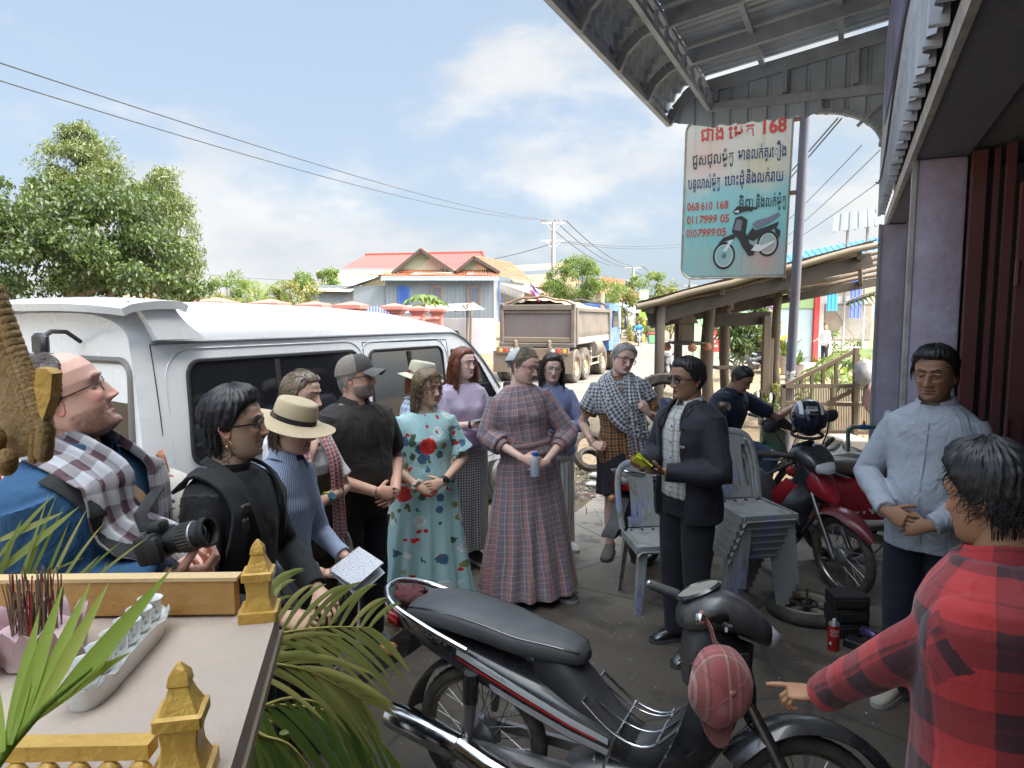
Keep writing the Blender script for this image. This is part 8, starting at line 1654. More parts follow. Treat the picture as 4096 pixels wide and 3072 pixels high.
pl_blue=plaid('shirt_blueplaid',(.35,.42,.55),[(0,(.55,.60,.66)),(.3,(.16,.24,.40)),(.5,(.45,.52,.62)),(.7,(.05,.08,.17)),(.85,(.35,.44,.58))],[(0,(.50,.56,.64)),(.35,(.18,.27,.44)),(.6,(.50,.55,.62)),(.8,(.04,.07,.16)),(.9,(.4,.48,.6))],.085,.085)
pl_or=plaid('tunic_plaid',(.25,.12,.05),[(0,(.02,.015,.018)),(.35,(.45,.17,.05)),(.6,(.04,.02,.02)),(.8,(.50,.30,.09))],[(0,(.02,.015,.018)),(.4,(.42,.14,.05)),(.65,(.04,.02,.02)),(.85,(.48,.28,.08))],.05,.05)
pl_yel=plaid('shirt_yellowplaid',(.4,.4,.35),[(0,(.58,.58,.60)),(.30,(.10,.10,.13)),(.36,(.58,.58,.6)),(.62,(.27,.22,.05)),(.80,(.04,.04,.05)),(.9,(.35,.29,.08))],[(0,(.60,.60,.62)),(.45,(.12,.12,.16)),(.5,(.6,.6,.62)),(.8,(.25,.21,.07)),(.92,(.5,.5,.5))],.075,.06)
pl_buff=plaid('flannel_red_black',(.30,.02,.02),[(0,(.52,.035,.035)),(.50,(.030,.012,.018)),(.70,(.17,.03,.03)),(.72,(.030,.012,.018))],[(0,(.50,.035,.035)),(.27,(.30,.02,.025)),(.30,(.50,.035,.035)),(.52,(.028,.014,.020)),(.75,(.14,.025,.03)),(.77,(.028,.014,.02))],.165,.165)
def stripes(name,bg_,fgs,period,axis=0,space='uvp'):
 t=NT(name); s=t.sep(t.attr('uvp')); f=t.math('FRACT',t.math('DIVIDE',s[axis],period)); c=t.ramp(f,[(0,bg_)]+fgs,'CONSTANT'); t.base(t.mix(t.math('MULTIPLY',t.noise(t.obj(),20,4),.2),c,dk(bg_,.6))).P(Roughness=.9); t.bump(t.noise(t.map(t.obj(),sc=(1,1,.4)),10,4,.6,1),.35,.02); return t.mat
st_blue=stripes('shirt_bluestripe',(.24,.32,.50),[(.7,(.58,.61,.66))],.011); st_pants=stripes('trousers_stripe',(.52,.51,.50),[(.55,(.04,.05,.09)),(.68,(.52,.51,.5)),(.80,(.08,.09,.12)),(.85,(.52,.51,.5))],.034); st_scarf=stripes('scarf_tail_stripe',(.42,.41,.38),[(.85,(.10,.09,.09))],.035)
def floral():
 t=NT('floral_teal'); v=t.attr('uvp'); base=t.mix(t.noise(t.obj(),5,3),(.30,.50,.52),(.38,.58,.59)); w=t.n('ShaderNodeVectorMath',operation='ADD'); t.L(v,w.inputs[0]); nn=t.n('ShaderNodeTexNoise'); nn.inputs['Scale'].default_value=38; t.L(v,nn.inputs[0]); s_=t.n('ShaderNodeVectorMath',operation='SCALE'); t.L(nn.outputs['Color'],s_.inputs[0]); s_.inputs[3].default_value=.030; t.L(s_.outputs[0],w.inputs[1]); d=w.outputs[0]
 c=base
 for (sc,thr,cols,off) in((13,.34,[(0,(.05,.10,.05)),(.4,(.06,.13,.22)),(.75,(.20,.22,.08))],(.5,.2,0)),(10,.34,[(0,(.60,.62,.60)),(.6,(.05,.13,.22)),(.75,(.60,.62,.6))],(0,.3,0)),(6.5,.36,[(0,(.55,.012,.012)),(.6,(.60,.03,.025)),(.85,(.10,.20,.28))],(.1,0,0)),(17,.22,[(0,(.52,.02,.02)),(.5,(.12,.16,.06)),(.7,(.5,.5,.48))],(.9,.4,0))):
  m_=t.map(d,loc=off); vo=t.voro(m_,sc); rnd=t.sep(vo.outputs['Color'])[0]; col=t.ramp(rnd,cols,'CONSTANT'); ptl=t.ramp(t.math('MULTIPLY',vo.outputs['Distance'],1/thr),[(.0,(.55,.55,.55)),(.18,(1,1,1)),(.4,(.55,.55,.55)),(.5,(1.1,1.1,1.1)),(.75,(.7,.7,.7)),(.85,(1.15,1.15,1.15))]); col=t.mix(1,col,ptl,'MULTIPLY'); mask=t.math('LESS_THAN',vo.outputs['Distance'],thr); present=t.math('GREATER_THAN',t.sep(vo.outputs['Color'])[1],.42); c=t.mix(t.math('MULTIPLY',mask,present),c,col)
 t.base(c).P(Roughness=.8); t.bump(t.noise(t.map(t.obj(),sc=(1,1,.35)),9,4,.6,1),.4,.02); return t.mat
flor=floral()
btn=M('button_pale',(.55,.55,.56),.35); btnk=M('button_dark',(.03,.03,.035),.4)
camk=M('camera_black',(.014,.014,.015),.42,0,.2,9,bump=.3,bs=200); strapk=fabric('strap_black',(.014,.014,.016)); strapt=fabric('strap_tan',(.30,.19,.10))
def camera(label,c,d,up=(0,0,1),sc=1,long=1.0):
 d=V(d).normalized(); x=d; z=V(up); y=z.cross(x).normalized(); z=x.cross(y); M_=Matrix((x,y,z)).transposed().to_4x4(); M_.translation=V(c); t=thing('camera',label,'camera',c,M=M_)
 m=MB(); m.bbox((0,0,0),(.062*sc,.135*sc,.085*sc),.012*sc,seg=2); m.bbox((.022*sc,-.052*sc,-.005),(.05*sc,.035*sc,.08*sc),.014*sc,seg=2); obj('camera_body',m,camk,t,40,**a)
 m=MB(); m.bbox((.008*sc,0,.052*sc),(.065*sc,.055*sc,.034*sc),.012*sc,seg=2); obj('viewfinder_hump',m,camk,t,40,**a)
 m=MB(); m.tube([(.03*sc,.008,0),(.06*sc,.008,0)],.036*sc,24); m.tube([(.06*sc,.008,0),(.06*sc+.075*sc*long,.008,0)],.040*sc,24); obj('lens_barrel',m,camk,t,40,**a)
 m=MB()
 for i in range(26): an=i/26*2*pi; m.box(((.075+.02*long)*sc,.008+.041*sc*cos(an),.041*sc*sin(an)),(.035*sc*long,.004,.004));
 tag(obj('grip_rib',m,rubber,t,**a),kind='stuff')
 e=.06*sc+.075*sc*long
 m=MB(); m.lathe([(.0405*sc,0),(.042*sc,.002),(.042*sc,.005),(.0405*sc,.007)],(e-.03*sc,.008,0),24,ax=(1,0,0)); obj('silver_ring',m,alu,t,60,**a)
 m=MB(); m.lathe([(.040*sc,0),(.044*sc,.002),(.044*sc,.022*sc),(.037*sc,.022*sc),(.034*sc,.005)],(e,.008,0),24,ax=(1,0,0)); obj('lens_rim',m,camk,t,60,**a)
 m=MB(); m.lathe([(0,.008),(.02*sc,.006),(.034*sc,.002)],(e,.008,0),20,ax=(1,0,0)); obj('front_glass',m,dark_glass,t,60,**a)
 for y in(.045,-.045): m=MB(); m.tube([(0,y*sc,.043*sc),(0,y*sc,.052*sc)],.010*sc,14); obj('dial_knob',m,alu,t,60,**a)
 return t
# ---- A: tall balding man with glasses, left foreground
sA=dict(skin=(.53,.30,.235),beard=((.16,.075,.045),.50,.0022,1),brow=(.20,.12,.09),nose=1.0,lip=.6,fat=1.0,cheek=1.1,eye=.5,old=1,jaw=1.05)
A=Person('tall balding man with glasses looking up, blue shirt and maroon checked scarf',(-1.225,1.96),0,1.845,'m',(2,0),1.06,.05,0,(24,-21,0),sA,hs=1.03,shw=1.14,vox=.0065)
Mi=A.M.inverted(); A.arms(-1,Mi@at(72,592,1.80)/A.k,Mi@at(172,578,1.76)/A.k,(.9,.30,.15),(.0,.5,.85),(.9,1.0,1.0,1.0),(.9,.3)); A.arms(1,Mi@at(130,575,2.12)/A.k,Mi@at(184,562,1.87)/A.k,(.8,-.6,.0),(0,-.5,.8),.8)
A.skin(); A.hair(h_tmp,'bald',.005,.0,[dict(n=380,L=.030,region=(-.04,.085),comb=lambda P,rs:np.array([-.9,0,-.6])+0*P,grav=.3,k=5,r0=.0011,r1=.0003,up=.2)] and [dict(st='bald',mx=1.08,n=700,L=.028,region=(-.05,.075,85,180),comb=lambda P,rs:np.array([-.9,0,-.5])+0*P,grav=.3,k=5,r0=.0011,r1=.0003,up=.25),dict(mx=1.13,n=420,L=.022,region=(.08,.112,60,180),comb=lambda P,rs:np.array([-.9,0,.3])+0*P,grav=.1,k=5,r0=.0007,r1=.0002,up=.5)],seed=3,ridge=.0012)
A.shirt(fabric('shirt_blue',(.016,.075,.17),.8,bumps=.6),.84,1.97,.018,(.080,.068,.048),wr=.006); A.collar(fabric('shirt_blue'),r=.082,h=.045,flap=.06); A.placket(fabric('shirt_blue'),.95,1.40); A.buttons(btnk,(1.36,1.27,1.18,1.09))
A.trousers(fabric('jeans_dark',(.03,.04,.07)),1.1); A.glasses(fr_blk,.026,.016,fr=.0017)
shirtA=A.last
for q in(1,-1):
 zs=(1.455,1.43,1.38,1.30,1.20,1.10,1.00,.93) if q<0 else (1.455,1.43,1.38,1.30,1.20,1.10,1.02)
 ys=(.098,.112,.118,.112,.095,.078,.062,.055) if q<0 else (.098,.108,.112,.105,.10,.10,.105)
 P=[A.up((-.075,q*.05,1.50)),A.up((-.03,q*.095,1.505))]
 P+=[V((A.surf(q*y*A.k,z*A.k,off=.016).x,q*y*A.k,z*A.k)) for y,z in zip(ys[1:],zs[1:])]
 A.ribbon(P,[.13]*2+[.15]*3+[.17]*10,kr_mar,fold=.011,nf=3.1,N=[(-.4,q,.9),(.15,q*.7,.9),(.7,q*.4,.6)]+[(1,q*.25,.1)]*(len(P)-3))
P=[A.up((.02,-.17,1.415))]+[V((A.surf(-y*A.k,z*A.k,off=.012,tol=.03).x,-y*A.k,z*A.k)) for y,z in((.165,1.36),(.16,1.28),(.165,1.2),(.18,1.14))]; A.ribbon(P,.045,strapk,'camera_strap',fold=.0,N=[(.3,-.5,.8)]+[(1,-.3,.1)]*4)
P=[A.up((-.02,-.085,1.492)),A.up((.075,-.075,1.44))]+[V((A.surf(y*A.k,z*A.k,off=.03).x,y*A.k,z*A.k)) for y,z in((-.035,1.36),(.03,1.27),(.09,1.18))]; A.ribbon(P,.032,strapt,'bag_strap',fold=.0,N=[(0,-.6,.8),(.6,-.4,.7)]+[(1,0,.1)]*3)
cw=A.w(V((.41,-.03,1.105))*A.k); camera('black camera with zoom lens held by the man in the blue shirt',at(158,545,1.73),(.93,-.12,.26),sc=.86,long=1.1)
m=MB(); m.tube([A.up((.17,.06,1.36)),Mi@at(140,515,1.76),Mi@at(148,535,1.75)],.008,6,flat=2.2); obj('camera_strap',m,strapk,A.root,60,**a)
for q in(1,-1): shoe(A.root,'',A.leg[q][1],q*8,(shb,sold))
# ---- B: black haired person with tattoo and backpack
sB=dict(skin=(.40,.245,.17),brow=(.015,.01,.01),nose=.95,eye=.9,lips=(.36,.14,.13),jaw=.95)
B_=Person('young person with black hair, dark glasses, neck tattoo and black sweater',(-.955,2.35),-12,1.70,'m',(2,0),.86,0,.006,(22,-3,0),sB,vox=.007)
sB['tattoo']=[(B_.up((.0,-.055,1.52)),.040)]
B_.arms(-1,(.05,-.27,1.10),(.27,-.16,1.02),(.9,.3,-.2),(0,.5,-.9),.6); B_.arms(1,(.05,.27,1.10),(.26,.12,1.0),None,None,.6)
B_.skin(); B_.hair(h_blk,'full',.010,.016,[dict(mx=1.13,n=1300,L=.042,region=(.045,.115,0,180),comb=lambda P,rs:np.array([-.8,0,-.2])+rs.randn(*P.shape)*.45,grav=.12,k=6,r0=.0010,up=.35),dict(mx=1.13,n=420,L=.050,region=(-.07,.03,105,180),comb=down,grav=.5,k=8,r0=.0016,up=.2,spread=.05)],seed=5,front=.010,ridge=.004)
B_.shirt(fabric('sweater_black',(.008,.0085,.010),.85,bumps=.5),.86,1.95,.022,(.080,.068,.052),wr=.007); B_.trousers(trs((.02,.022,.03)))
lastB=B_.last; B_.glasses(fr_blk,.025,.017,fr=.0024,lens=lensd)
m=MB(); m.lathe([(.0105,-.001),(.0125,0),(.0105,.001),(.0095,0),(.0105,-.001)],B_.HP((-.005,-.079,-.048)),18,ax=(.2,1,0)); obj('hoop_earring',m,M('gold',(.7,.45,.15),.25,1,.1,5),B_.root,60,**a)
m=MB(); m.rings([[B_.up((-.012+.066*cos(x)*r_,.066*sin(x)*r_,z)) for x in np.linspace(0,2*pi,25)[:-1]] for r_,z in((1.0,1.462),(1.05,1.474),(1.0,1.484),(.95,1.474))]); obj('neckband',m,fabric('sweater_black'),B_.root,60,**a)
for q in(-1,1): shoe(B_.root,'',B_.leg[q][1],q*8,(shw,sol))
P=[B_.up((-.06,-.075,1.50)),B_.up((.045,-.095,1.462))]+[V((B_.surf(y*B_.k,z*B_.k,off=.014).x,y*B_.k,z*B_.k)) for y,z in((-.085,1.38),(-.05,1.25),(0,1.1),(.03,1.0))]; B_.ribbon(P,.032,strapk,'camera_strap',fold=0,N=[(0,-.6,.8),(.4,-.5,.7)]+[(1,-.1,.1)]*4)
bt=thing('floral_backpack','cream backpack with small flowers and a tan loop worn by the person in black','backpack',B_.w((-.2,0,1.2)),M=B_.M)
def flow_mat():
 t=NT('backpack_floral'); v=t.voro(t.obj(),42); r=t.sep(v.outputs['Color']); c=t.ramp(r[0],[(0,(.06,.08,.14)),(.45,(.35,.10,.08)),(.7,(.12,.14,.16))],'CONSTANT'); mk=t.math('MULTIPLY',t.math('LESS_THAN',v.outputs['Distance'],t.math('MULTIPLY_ADD',t.noise(t.obj(),90,3),.5,.05)),t.math('GREATER_THAN',r[1],.35)); t.base(t.mix(mk,(.58,.54,.48),c)).P(Roughness=.9); t.bump(t.noise(t.obj(),200,2),.2,.003); return t.mat
m=MB(); m.ball((-.245,0,1.20),(.135,.155,.235),24,18); v=np.array(m.v); v[:,2]=1.20+(v[:,2]-1.20)*1.0; v+=.01*snoise(v,12,4)[:,None]; m.v=[tuple(x) for x in v]; obj('backpack_body',m,flow_mat(),bt,180,**a)
m=MB(); m.ball((-.345,0,1.12),(.07,.125,.13),18,12); obj('front_pocket',m,MATS.get('x') or bpy.data.materials['backpack_floral'],bt,180,**a)
m=MB(); m.tube([(-.22,-.02,1.42),(-.235,-.02,1.475),(-.26,0,1.485),(-.28,.02,1.47),(-.285,.02,1.41)],.012,8,flat=.4); obj('leather_loop',m,M('leather_tan',(.34,.12,.05),.55,0,.15,9),bt,60,**a)
m=MB(); m.tube([(-.245+.13*cos(x),-.142,1.20+.21*sin(x)) for x in np.linspace(.3,2.9,14)],.005,6); obj('zip',m,M('zip_gold',(.6,.5,.3),.35,.6),bt,60,**a)
for q in(-1,1):
 B_.last=lastB; P=[B_.up((-.14,q*.10,1.40)),B_.up((-.04,q*.125,1.470)),B_.up((.055,q*.125,1.43))]+[V((B_.surf(q*y*B_.k,z*B_.k,off=.010,tol=.03).x,q*y*B_.k,z*B_.k)) for y,z in((.13,1.36),(.145,1.28),(.165,1.2))]+[B_.up((.02,q*.20,1.12))]
 o=B_.ribbon(P,.058,strapk,'shoulder_strap',fold=0,thick=.012,N=[(-.8,0,.6),(0,q*.2,1),(.6,q*.2,.8)]+[(1,q*.3,.2)]*3+[(.4,q,.1)],par=bt)
p=V((B_.surf(-.13*B_.k,1.36*B_.k,off=.026,tol=.03))); m=MB(); m.bbox(p,(.014,.045,.03),.005); m.bbox(p+V((.004,-.004,-.05)),(.012,.034,.045),.008); obj('buckle',m,black_plastic,bt,40,**a)
camera('black camera hanging on its strap at the hip of the person in black',B_.w((.30,-.05,.865)),(.55,-.25,-.55),(.5,0,.8),sc=.85,long=1.3)
m=MB(); m.tube([B_.surf(0,1.1*B_.k,off=.02),V((.25,-.03,1.0)),V((.28,-.04,.91))],.010,6,flat=2); obj('camera_strap',m,strapk,B_.root,60,**a)
# ---- C: straw hat woman with notebook
sC=dict(skin=(.50,.29,.22),brow=(.12,.07,.05),nose=.9,eye=.5,lips=(.45,.13,.13),cheek=1.1)
C_p=Person('woman in a black-banded straw sun hat and blue striped shirt holding a notebook',(-1.0,2.95),-12,1.60,'f',(7,0),1.0,0,.02,(2,8,0),sC)
C_p.arms(-1,(.10,-.22,1.05),(.28,-.10,.975),(.85,.45,-.1),(.2,.3,-.9),.35); C_p.arms(1,(.10,.22,1.05),(.30,.10,.97),(.8,-.5,-.1),(0,-.2,1),.3)
C_p.skin(); C_p.hair(h_brn,'long',.008,.004,[dict(n=200,L=.10,region=(-.07,.03,100,180),comb=down,grav=.6,k=8)],seed=7)
C_p.shirt(st_blue,.84,1.85,.016,(.068,.060,.05),wr=.006); C_p.collar(st_blue,r=.064); C_p.trousers(trs((.018,.02,.028)),1.12)
C_p.glasses(fr_pur,.027,.020,lens=lensd)
def hat(P,mat,band,crown=(.098,.088,.10),brim=.085,up=.045,droop=.02,label=None,tilt=0,name='sun_hat',curl=0):
 nm=obj; Tt=Matrix.Rotation(R(tilt),3,'Y'); f=lambda x,y,z:P.HP(Tt@V((x-.004,y,z+up)))
 m=MB();
 def cr(u,v):
  an=u*2*pi
  if v<.62: w=v/.62; r=1+.02*sin(w*pi)-.10*w**3; z=crown[2]*w*.92;
  else: w=(v-.62)/.38; r=.90*cos(w*pi/2)+.001; z=crown[2]*(.92+.08*sin(w*pi/2))
  return f(crown[0]*r*cos(an),crown[1]*r*sin(an),z)
 m.grid(cr,40,16,uv=lambda u,v:(u*.6,v*.2,0)); h=obj(name,m,mat,P.root,60,**a); m=MB()
 m.grid(lambda u,v:f((crown[0]+brim*v)*cos(u*2*pi),(crown[1]+brim*v*.95)*sin(u*2*pi),.0-droop*v**1.3+.012*v*sin(u*4*pi+1)+curl*v*v),44,8,thick=.003,uv=lambda u,v:(u*.6,.3+v*.2,0)); obj('brim',m,mat,h,60,**a)
 if band: m=MB(); m.grid(lambda u,v:f((crown[0]*1.022)*cos(u*2*pi),(crown[1]*1.022)*sin(u*2*pi),.002+.024*v),40,2); obj('hat_band',m,band,h,60,**a)
 return h
def straw(name,c0,c1):
 t=NT(name); s=t.sep(t.attr('uvp')); w=t.math('SINE',t.math('MULTIPLY',s[1],900)); x=t.math('SINE',t.math('MULTIPLY',s[0],900)); f=t.math('MULTIPLY_ADD',t.math('MULTIPLY',w,x),.25,t.math('MULTIPLY_ADD',w,.25,.5)); t.base(t.mix(f,c0,c1)).P(Roughness=.8); t.bump(f,.6,.003); return t.mat
hat(C_p,straw('straw',(.38,.29,.17),(.62,.52,.36)),fabric('ribbon_black',(.015,.015,.016)),brim=.092,droop=.015,up=.035,tilt=8)
for q in(-1,1): shoe(C_p.root,'',C_p.leg[q][1],q*10,(shd,sold,ink_b))
nbp=C_p.w(V((.40,-.02,1.0))*C_p.k); nb=thing('notebook','open spiral notebook full of handwriting held by the woman in the straw hat','notebook',nbp,M=Matrix.Translation(nbp+V((.0,-.01,-.01)))@Matrix.Rotation(R(-22),4,'Z')@Matrix.Rotation(R(24),4,'Y')@Matrix.Rotation(R(14),4,'X'))
def page():
 t=NT('written_page'); s=t.sep(t.obj()); ln=t.math('FRACT',t.math('MULTIPLY',s[0],110)); ink=t.math('MULTIPLY',t.math('LESS_THAN',ln,.42),t.math('GREATER_THAN',t.noise(t.map(t.obj(),sc=(110,300,1)),1,3),.50)); t.base(t.mix(ink,(.66,.67,.72),(.16,.17,.24))).P(Roughness=.9); return t.mat
m=MB(); m.bbox((0,0,0),(.135,.19,.010),.002); obj('page_block',m,page(),nb,30,**a); m=MB(); m.grid(lambda u,v:V((-.065+.15*u,-.095+.19*v,-.012-.03*u*u)),8,2,thick=.002); obj('back_pages',m,M('paper_white',(.62,.63,.68),.9),nb,60,**a)
for i in range(14): m=MB(); y=-.085+i*.013; m.lathe([(.0052,-.0008),(.006,0),(.0052,.0008),(.0045,0),(.0052,-.0008)],(-.068,y,.002),10,ax=(0,1,0)); obj('spiral_ring',m,M('gold'),nb,60,**a)
# ---- D: woman in olive overalls
sD=dict(skin=(.47,.285,.21),brow=(.10,.06,.04),nose=1.1,eye=.5,old=1,jaw=.97,lips=(.36,.15,.13))
D_=Person('woman with sunglasses on her hair, red checked scarf and olive overalls, hand at her chin',(-1.05,3.42),-34,1.68,'f',(2,0),1.04,0,.02,(18,3,0),sD)
D_.arms(-1,(.17,-.18,1.10),(.135,-.035,1.315),(-.15,.35,.9),(-.3,.8,.3),(1.3,1.3,1.3,1.3),(.9,.3)); D_.arms(1,(.08,.24,1.10),(.215,-.02,1.11),(.2,-.95,-.1),(-.9,0,-.3),.5)
D_.skin(); D_.hair(h_lb,'long',.007,.006,[dict(mx=1.13,n=420,L=.10,region=(.02,.11,0,180),comb=back,grav=.05,k=8,r0=.0016,up=.1),dict(n=160,L=.20,region=(-.06,.03,110,180),comb=down,grav=.6,k=9,curl=.006,freq=40)],seed=9)
D_.shirt(fabric('tee_white',(.60,.60,.61)),.92,.80,.012,(.070,.066,.05),cuff=.072,wr=.005);
def ovr(m): pass
m=MB(); m.rings(D_.trings(.80,1.235,.020));
for q in(1,-1):
 kn,an=D_.leg[q]; hp=D_.hip[q]; m.tube([hp+V((0,0,.05)),hp.lerp(kn,.5),kn,kn.lerp(an,.5),an+V((0,0,-.01))],[.112,.112,.105,.102,.105],18)
olv=fabric('overall_olive',(.050,.042,.024)); D_.garment('overalls',m,olv,wr=.005,segs=False,vs=.009)
for q in(-1,1):
 P=[D_.up((-.10,q*.07,1.36)),D_.up((-.02,q*.085,1.468))]+[V((D_.surf(q*.085*D_.k,1.23*D_.k,off=.0).x+.0,q*.085*D_.k,z*D_.k)) for z in(1.30,1.22)]; P[2]=P[2]; D_.ribbon([P[0],P[1],D_.up((.095,q*.09,1.38)),P[3]],.035,olv,'overall_strap',fold=0,N=[(-1,0,.2),(0,0,1),(.8,0,.6),(1,0,.1)])
for q in(1,-1):
 P=[D_.up((-.06,q*.045,1.50)),D_.up((.02,q*.085,1.475)),D_.up((.115,q*.085,1.38)),D_.up((.155,q*.10,1.28)),D_.up((.155,q*.115,1.15)),D_.up((.155,q*.125,1.0)),D_.up((.15,q*.14,.86))]
 D_.ribbon(P,[.06,.07,.08,.085,.095,.11,.13],kr_red,fold=.009,nf=2.6,N=[(-.5,q,.8),(.2,q*.5,.9),(.8,q*.3,.5)]+[(1,q*.2,.1)]*4)
 P=[D_.up((.15,q*.14,.87)),V((.15*D_.k,q*.16,.74)),V((.15*D_.k,q*.165,.60))]; D_.ribbon(P,[.13,.14,.13],st_scarf,'scarf_tail',fold=.010,nf=2.6,N=[(1,q*.2,.1)]*3)
 for i in range(7): m=MB(); p=V((.15,q*.165-.055+.018*i,.60)); m.tube([p,p+V((.004*sin(i),.004,-.035)),p+V((0,.003*cos(i*3),-.07))],[.003,.004,.002],5); obj('tassel',m,st_scarf,D_.root,60,**a)
g=D_.glasses(M('frame_mottled',(.34,.28,.27),.3,0,.3,40),.027,.024,'sunglasses',lens=lensk,fr=.0026,pos=Matrix.Translation(V((.058,0,.103)))@Matrix.Rotation(R(-52),4,'Y'))
p0=D_.arm[1][0].lerp(D_.arm[1][1],.86); dd=(D_.arm[1][1]-D_.arm[1][0]).normalized(); m=MB(); m.lathe([(.030,-.012),(.033,0),(.030,.012)],p0,18,ax=dd); obj('watch_strap',m,M('lime_strap',(.40,.55,.05),.5),D_.root,60,**a); m=MB(); m.lathe([(0,.012),(.019,.012),(.021,.008),(.021,0)],p0+V((.026,0,.012)),18,ax=(.85,0,.5)); obj('watch_face',m,M('watch_blue',(.05,.14,.17),.3),D_.root,60,**a)
p0=D_.arm[-1][0].lerp(D_.arm[-1][1],.88); dd=(D_.arm[-1][1]-D_.arm[-1][0]).normalized()
m=MB();
for i in range(16):
 q_=dd.orthogonal().normalized(); w_=dd.cross(q_); an=i/16*2*pi; m.ball(p0+(q_*cos(an)+w_*sin(an))*.030,.0055,7,5)
obj('bead_bracelet',m,M('beads',(.55,.42,.28),.5),D_.root,60,**a)['kind']='stuff'
for q in(-1,1): shoe(D_.root,'',D_.leg[q][1],q*8,(shd,sol))
# ---- E: man with cap and grey beard
sE=dict(skin=(.46,.255,.185),beard=((.20,.18,.165),.8,.006,1),brow=(.14,.10,.08),nose=1.05,eye=.5,old=1,fat=.3)
E_=Person('man in a worn grey cap with a grey beard and dark brown polo shirt',(-.89,3.98),-38,1.72,'m',(1,0),1.16,.045,0,(32,-4,0),sE)
clasp(E_,.98,.25,.30,(.5,.55,.6,.6),-1,wd=.07); E_.skin(); E_.hair(h_gry,'full',.004,.0,[dict(n=260,L=.02,region=(-.06,.03,85,180),comb=down,grav=.3,k=4,r0=.001)],seed=4,ridge=.001)
E_.shirt(fabric('polo_brown',(.016,.012,.010),.8,bumps=.6),.86,.86,.016,(.084,.078,.06),cuff=.078,wr=.0055); E_.collar(fabric('polo_brown'),r=.074,h=.036,flap=.04); E_.placket(fabric('polo_brown'),1.22,1.40); E_.buttons(btnk,(1.36,1.30)); E_.trousers(trs((.012,.014,.022)),1.08)
E_.glasses(fr_blk,.026,.017)
def cap(P,front,mesh,brimm,logo=None,tilt=0,name='baseball_cap'):
 Tt=Matrix.Rotation(R(tilt),3,'Y'); f=lambda x,y,z:P.HP(Tt@V((x,y,z)))
 def cr(u,v,e=0):
  an=u*2*pi; c=cos(v*pi/2)**.72; return f((.106 if cos(an)>0 else .112)*cos(an)*c-.004,.090*sin(an)*c,.030+.102*sin(v*pi/2)**1.05+.016*max(0,cos(an))*(1-v)-.012*(cos(an)<0)*(1-v)*abs(cos(an))+e)
 m=MB(); m.grid(lambda u,v:cr(-.19+.38*u,v),20,14,thick=-.002); h=obj(name,m,front,P.root,60,**a); m=MB(); m.grid(lambda u,v:cr(.19+.62*u,v),30,14,thick=-.002); obj('mesh_back',m,mesh,h,60,**a)
 m=MB(); m.grid(lambda u,v:f(.088+.082*v*(1-.25*(2*u-1)**2)+.006-.03*(2*u-1)**2,(2*u-1)*(.078-.006*v),.048-.020*v-.020*(2*u-1)**2*(1+v*.6)),18,8,thick=.004); obj('brim',m,brimm,h,60,**a); m=MB(); m.ball(f(-.004,0,.134),.006,8,6); obj('cap_button',m,front,h,60,**a)
 if logo:
  R_=(P.Rh@Tt)
  for i,(tx,sz,z) in enumerate(logo):
   n=len(tx)
   for j,ch in enumerate(tx):
    if ch==' ': continue
    an=-(j-(n-1)/2)*sz*7.6+R(-14); pz=z; u=(an/(2*pi)); v=(pz-.046)/.10; p=cr(u,v); p2=cr(u+.01,v); p3=cr(u,v+.05); x=(p-p2).normalized(); y=(p3-p).normalized(); nn=y.cross(x) if False else x.cross(y); q=p+nn*.003; letters(ch,sz*P.k,ink_w2,h,frame(q-x*sz*.3,x,y),'lettering',.0003,.0004,world=False)
 return h
ink_w2=M('cap_print',(.6,.57,.48),.8)
cap(E_,fabric('cap_charcoal',(.06,.058,.055)),M('cap_mesh',(.24,.21,.175),.9,0,.25,60,bump=.6,bs=220),fabric('cap_brim_grey',(.10,.10,.10)),[('LOST ART',.020,.088),('COFFEE',.017,.070)],-2)
for q in(-1,1): shoe(E_.root,'',E_.leg[q][1],q*10,(shg,sol,ink_b))
# ---- F: cream hat, blue plaid, seen behind
sF=dict(skin=FAIR,brow=(.2,.09,.05),eye=.7)
F_=Person('person in a cream woven hat with reddish hair and blue plaid shirt, half hidden',(-.66,5.0),-12,1.62,'f',(0,0),1.05,0,.01,(20,4,0),sF)
clasp(F_); F_.skin(); F_.hair(h_red,'long',.008,.004,[dict(n=320,L=.16,region=(-.07,.05,60,180),comb=down,grav=.7,k=9,r0=.002)],seed=12)
F_.shirt(pl_blue,.82,1.95,.018,(.072,.062,.05),wr=.006); F_.collar(pl_blue,r=.066); F_.trousers(trs((.05,.07,.12))); hat(F_,straw('cream_straw',(.42,.38,.28),(.66,.62,.48)),None,crown=(.10,.09,.105),brim=.075,droop=.03,up=.03,tilt=6)
P=[F_.up((-.07,-.05,1.49)),F_.up((.0,-.085,1.48)),F_.up((.10,-.07,1.40)),F_.up((.15,-.06,1.30)),F_.up((.15,-.07,1.18))]; F_.ribbon(P,.09,kr_blk,fold=.010,N=[(-.4,-1,.6),(0,-.6,1),(.8,-.2,.5),(1,0,.1),(1,0,.1)])
for q in(-1,1): shoe(F_.root,'',F_.leg[q][1],q*10,(shw,sol))
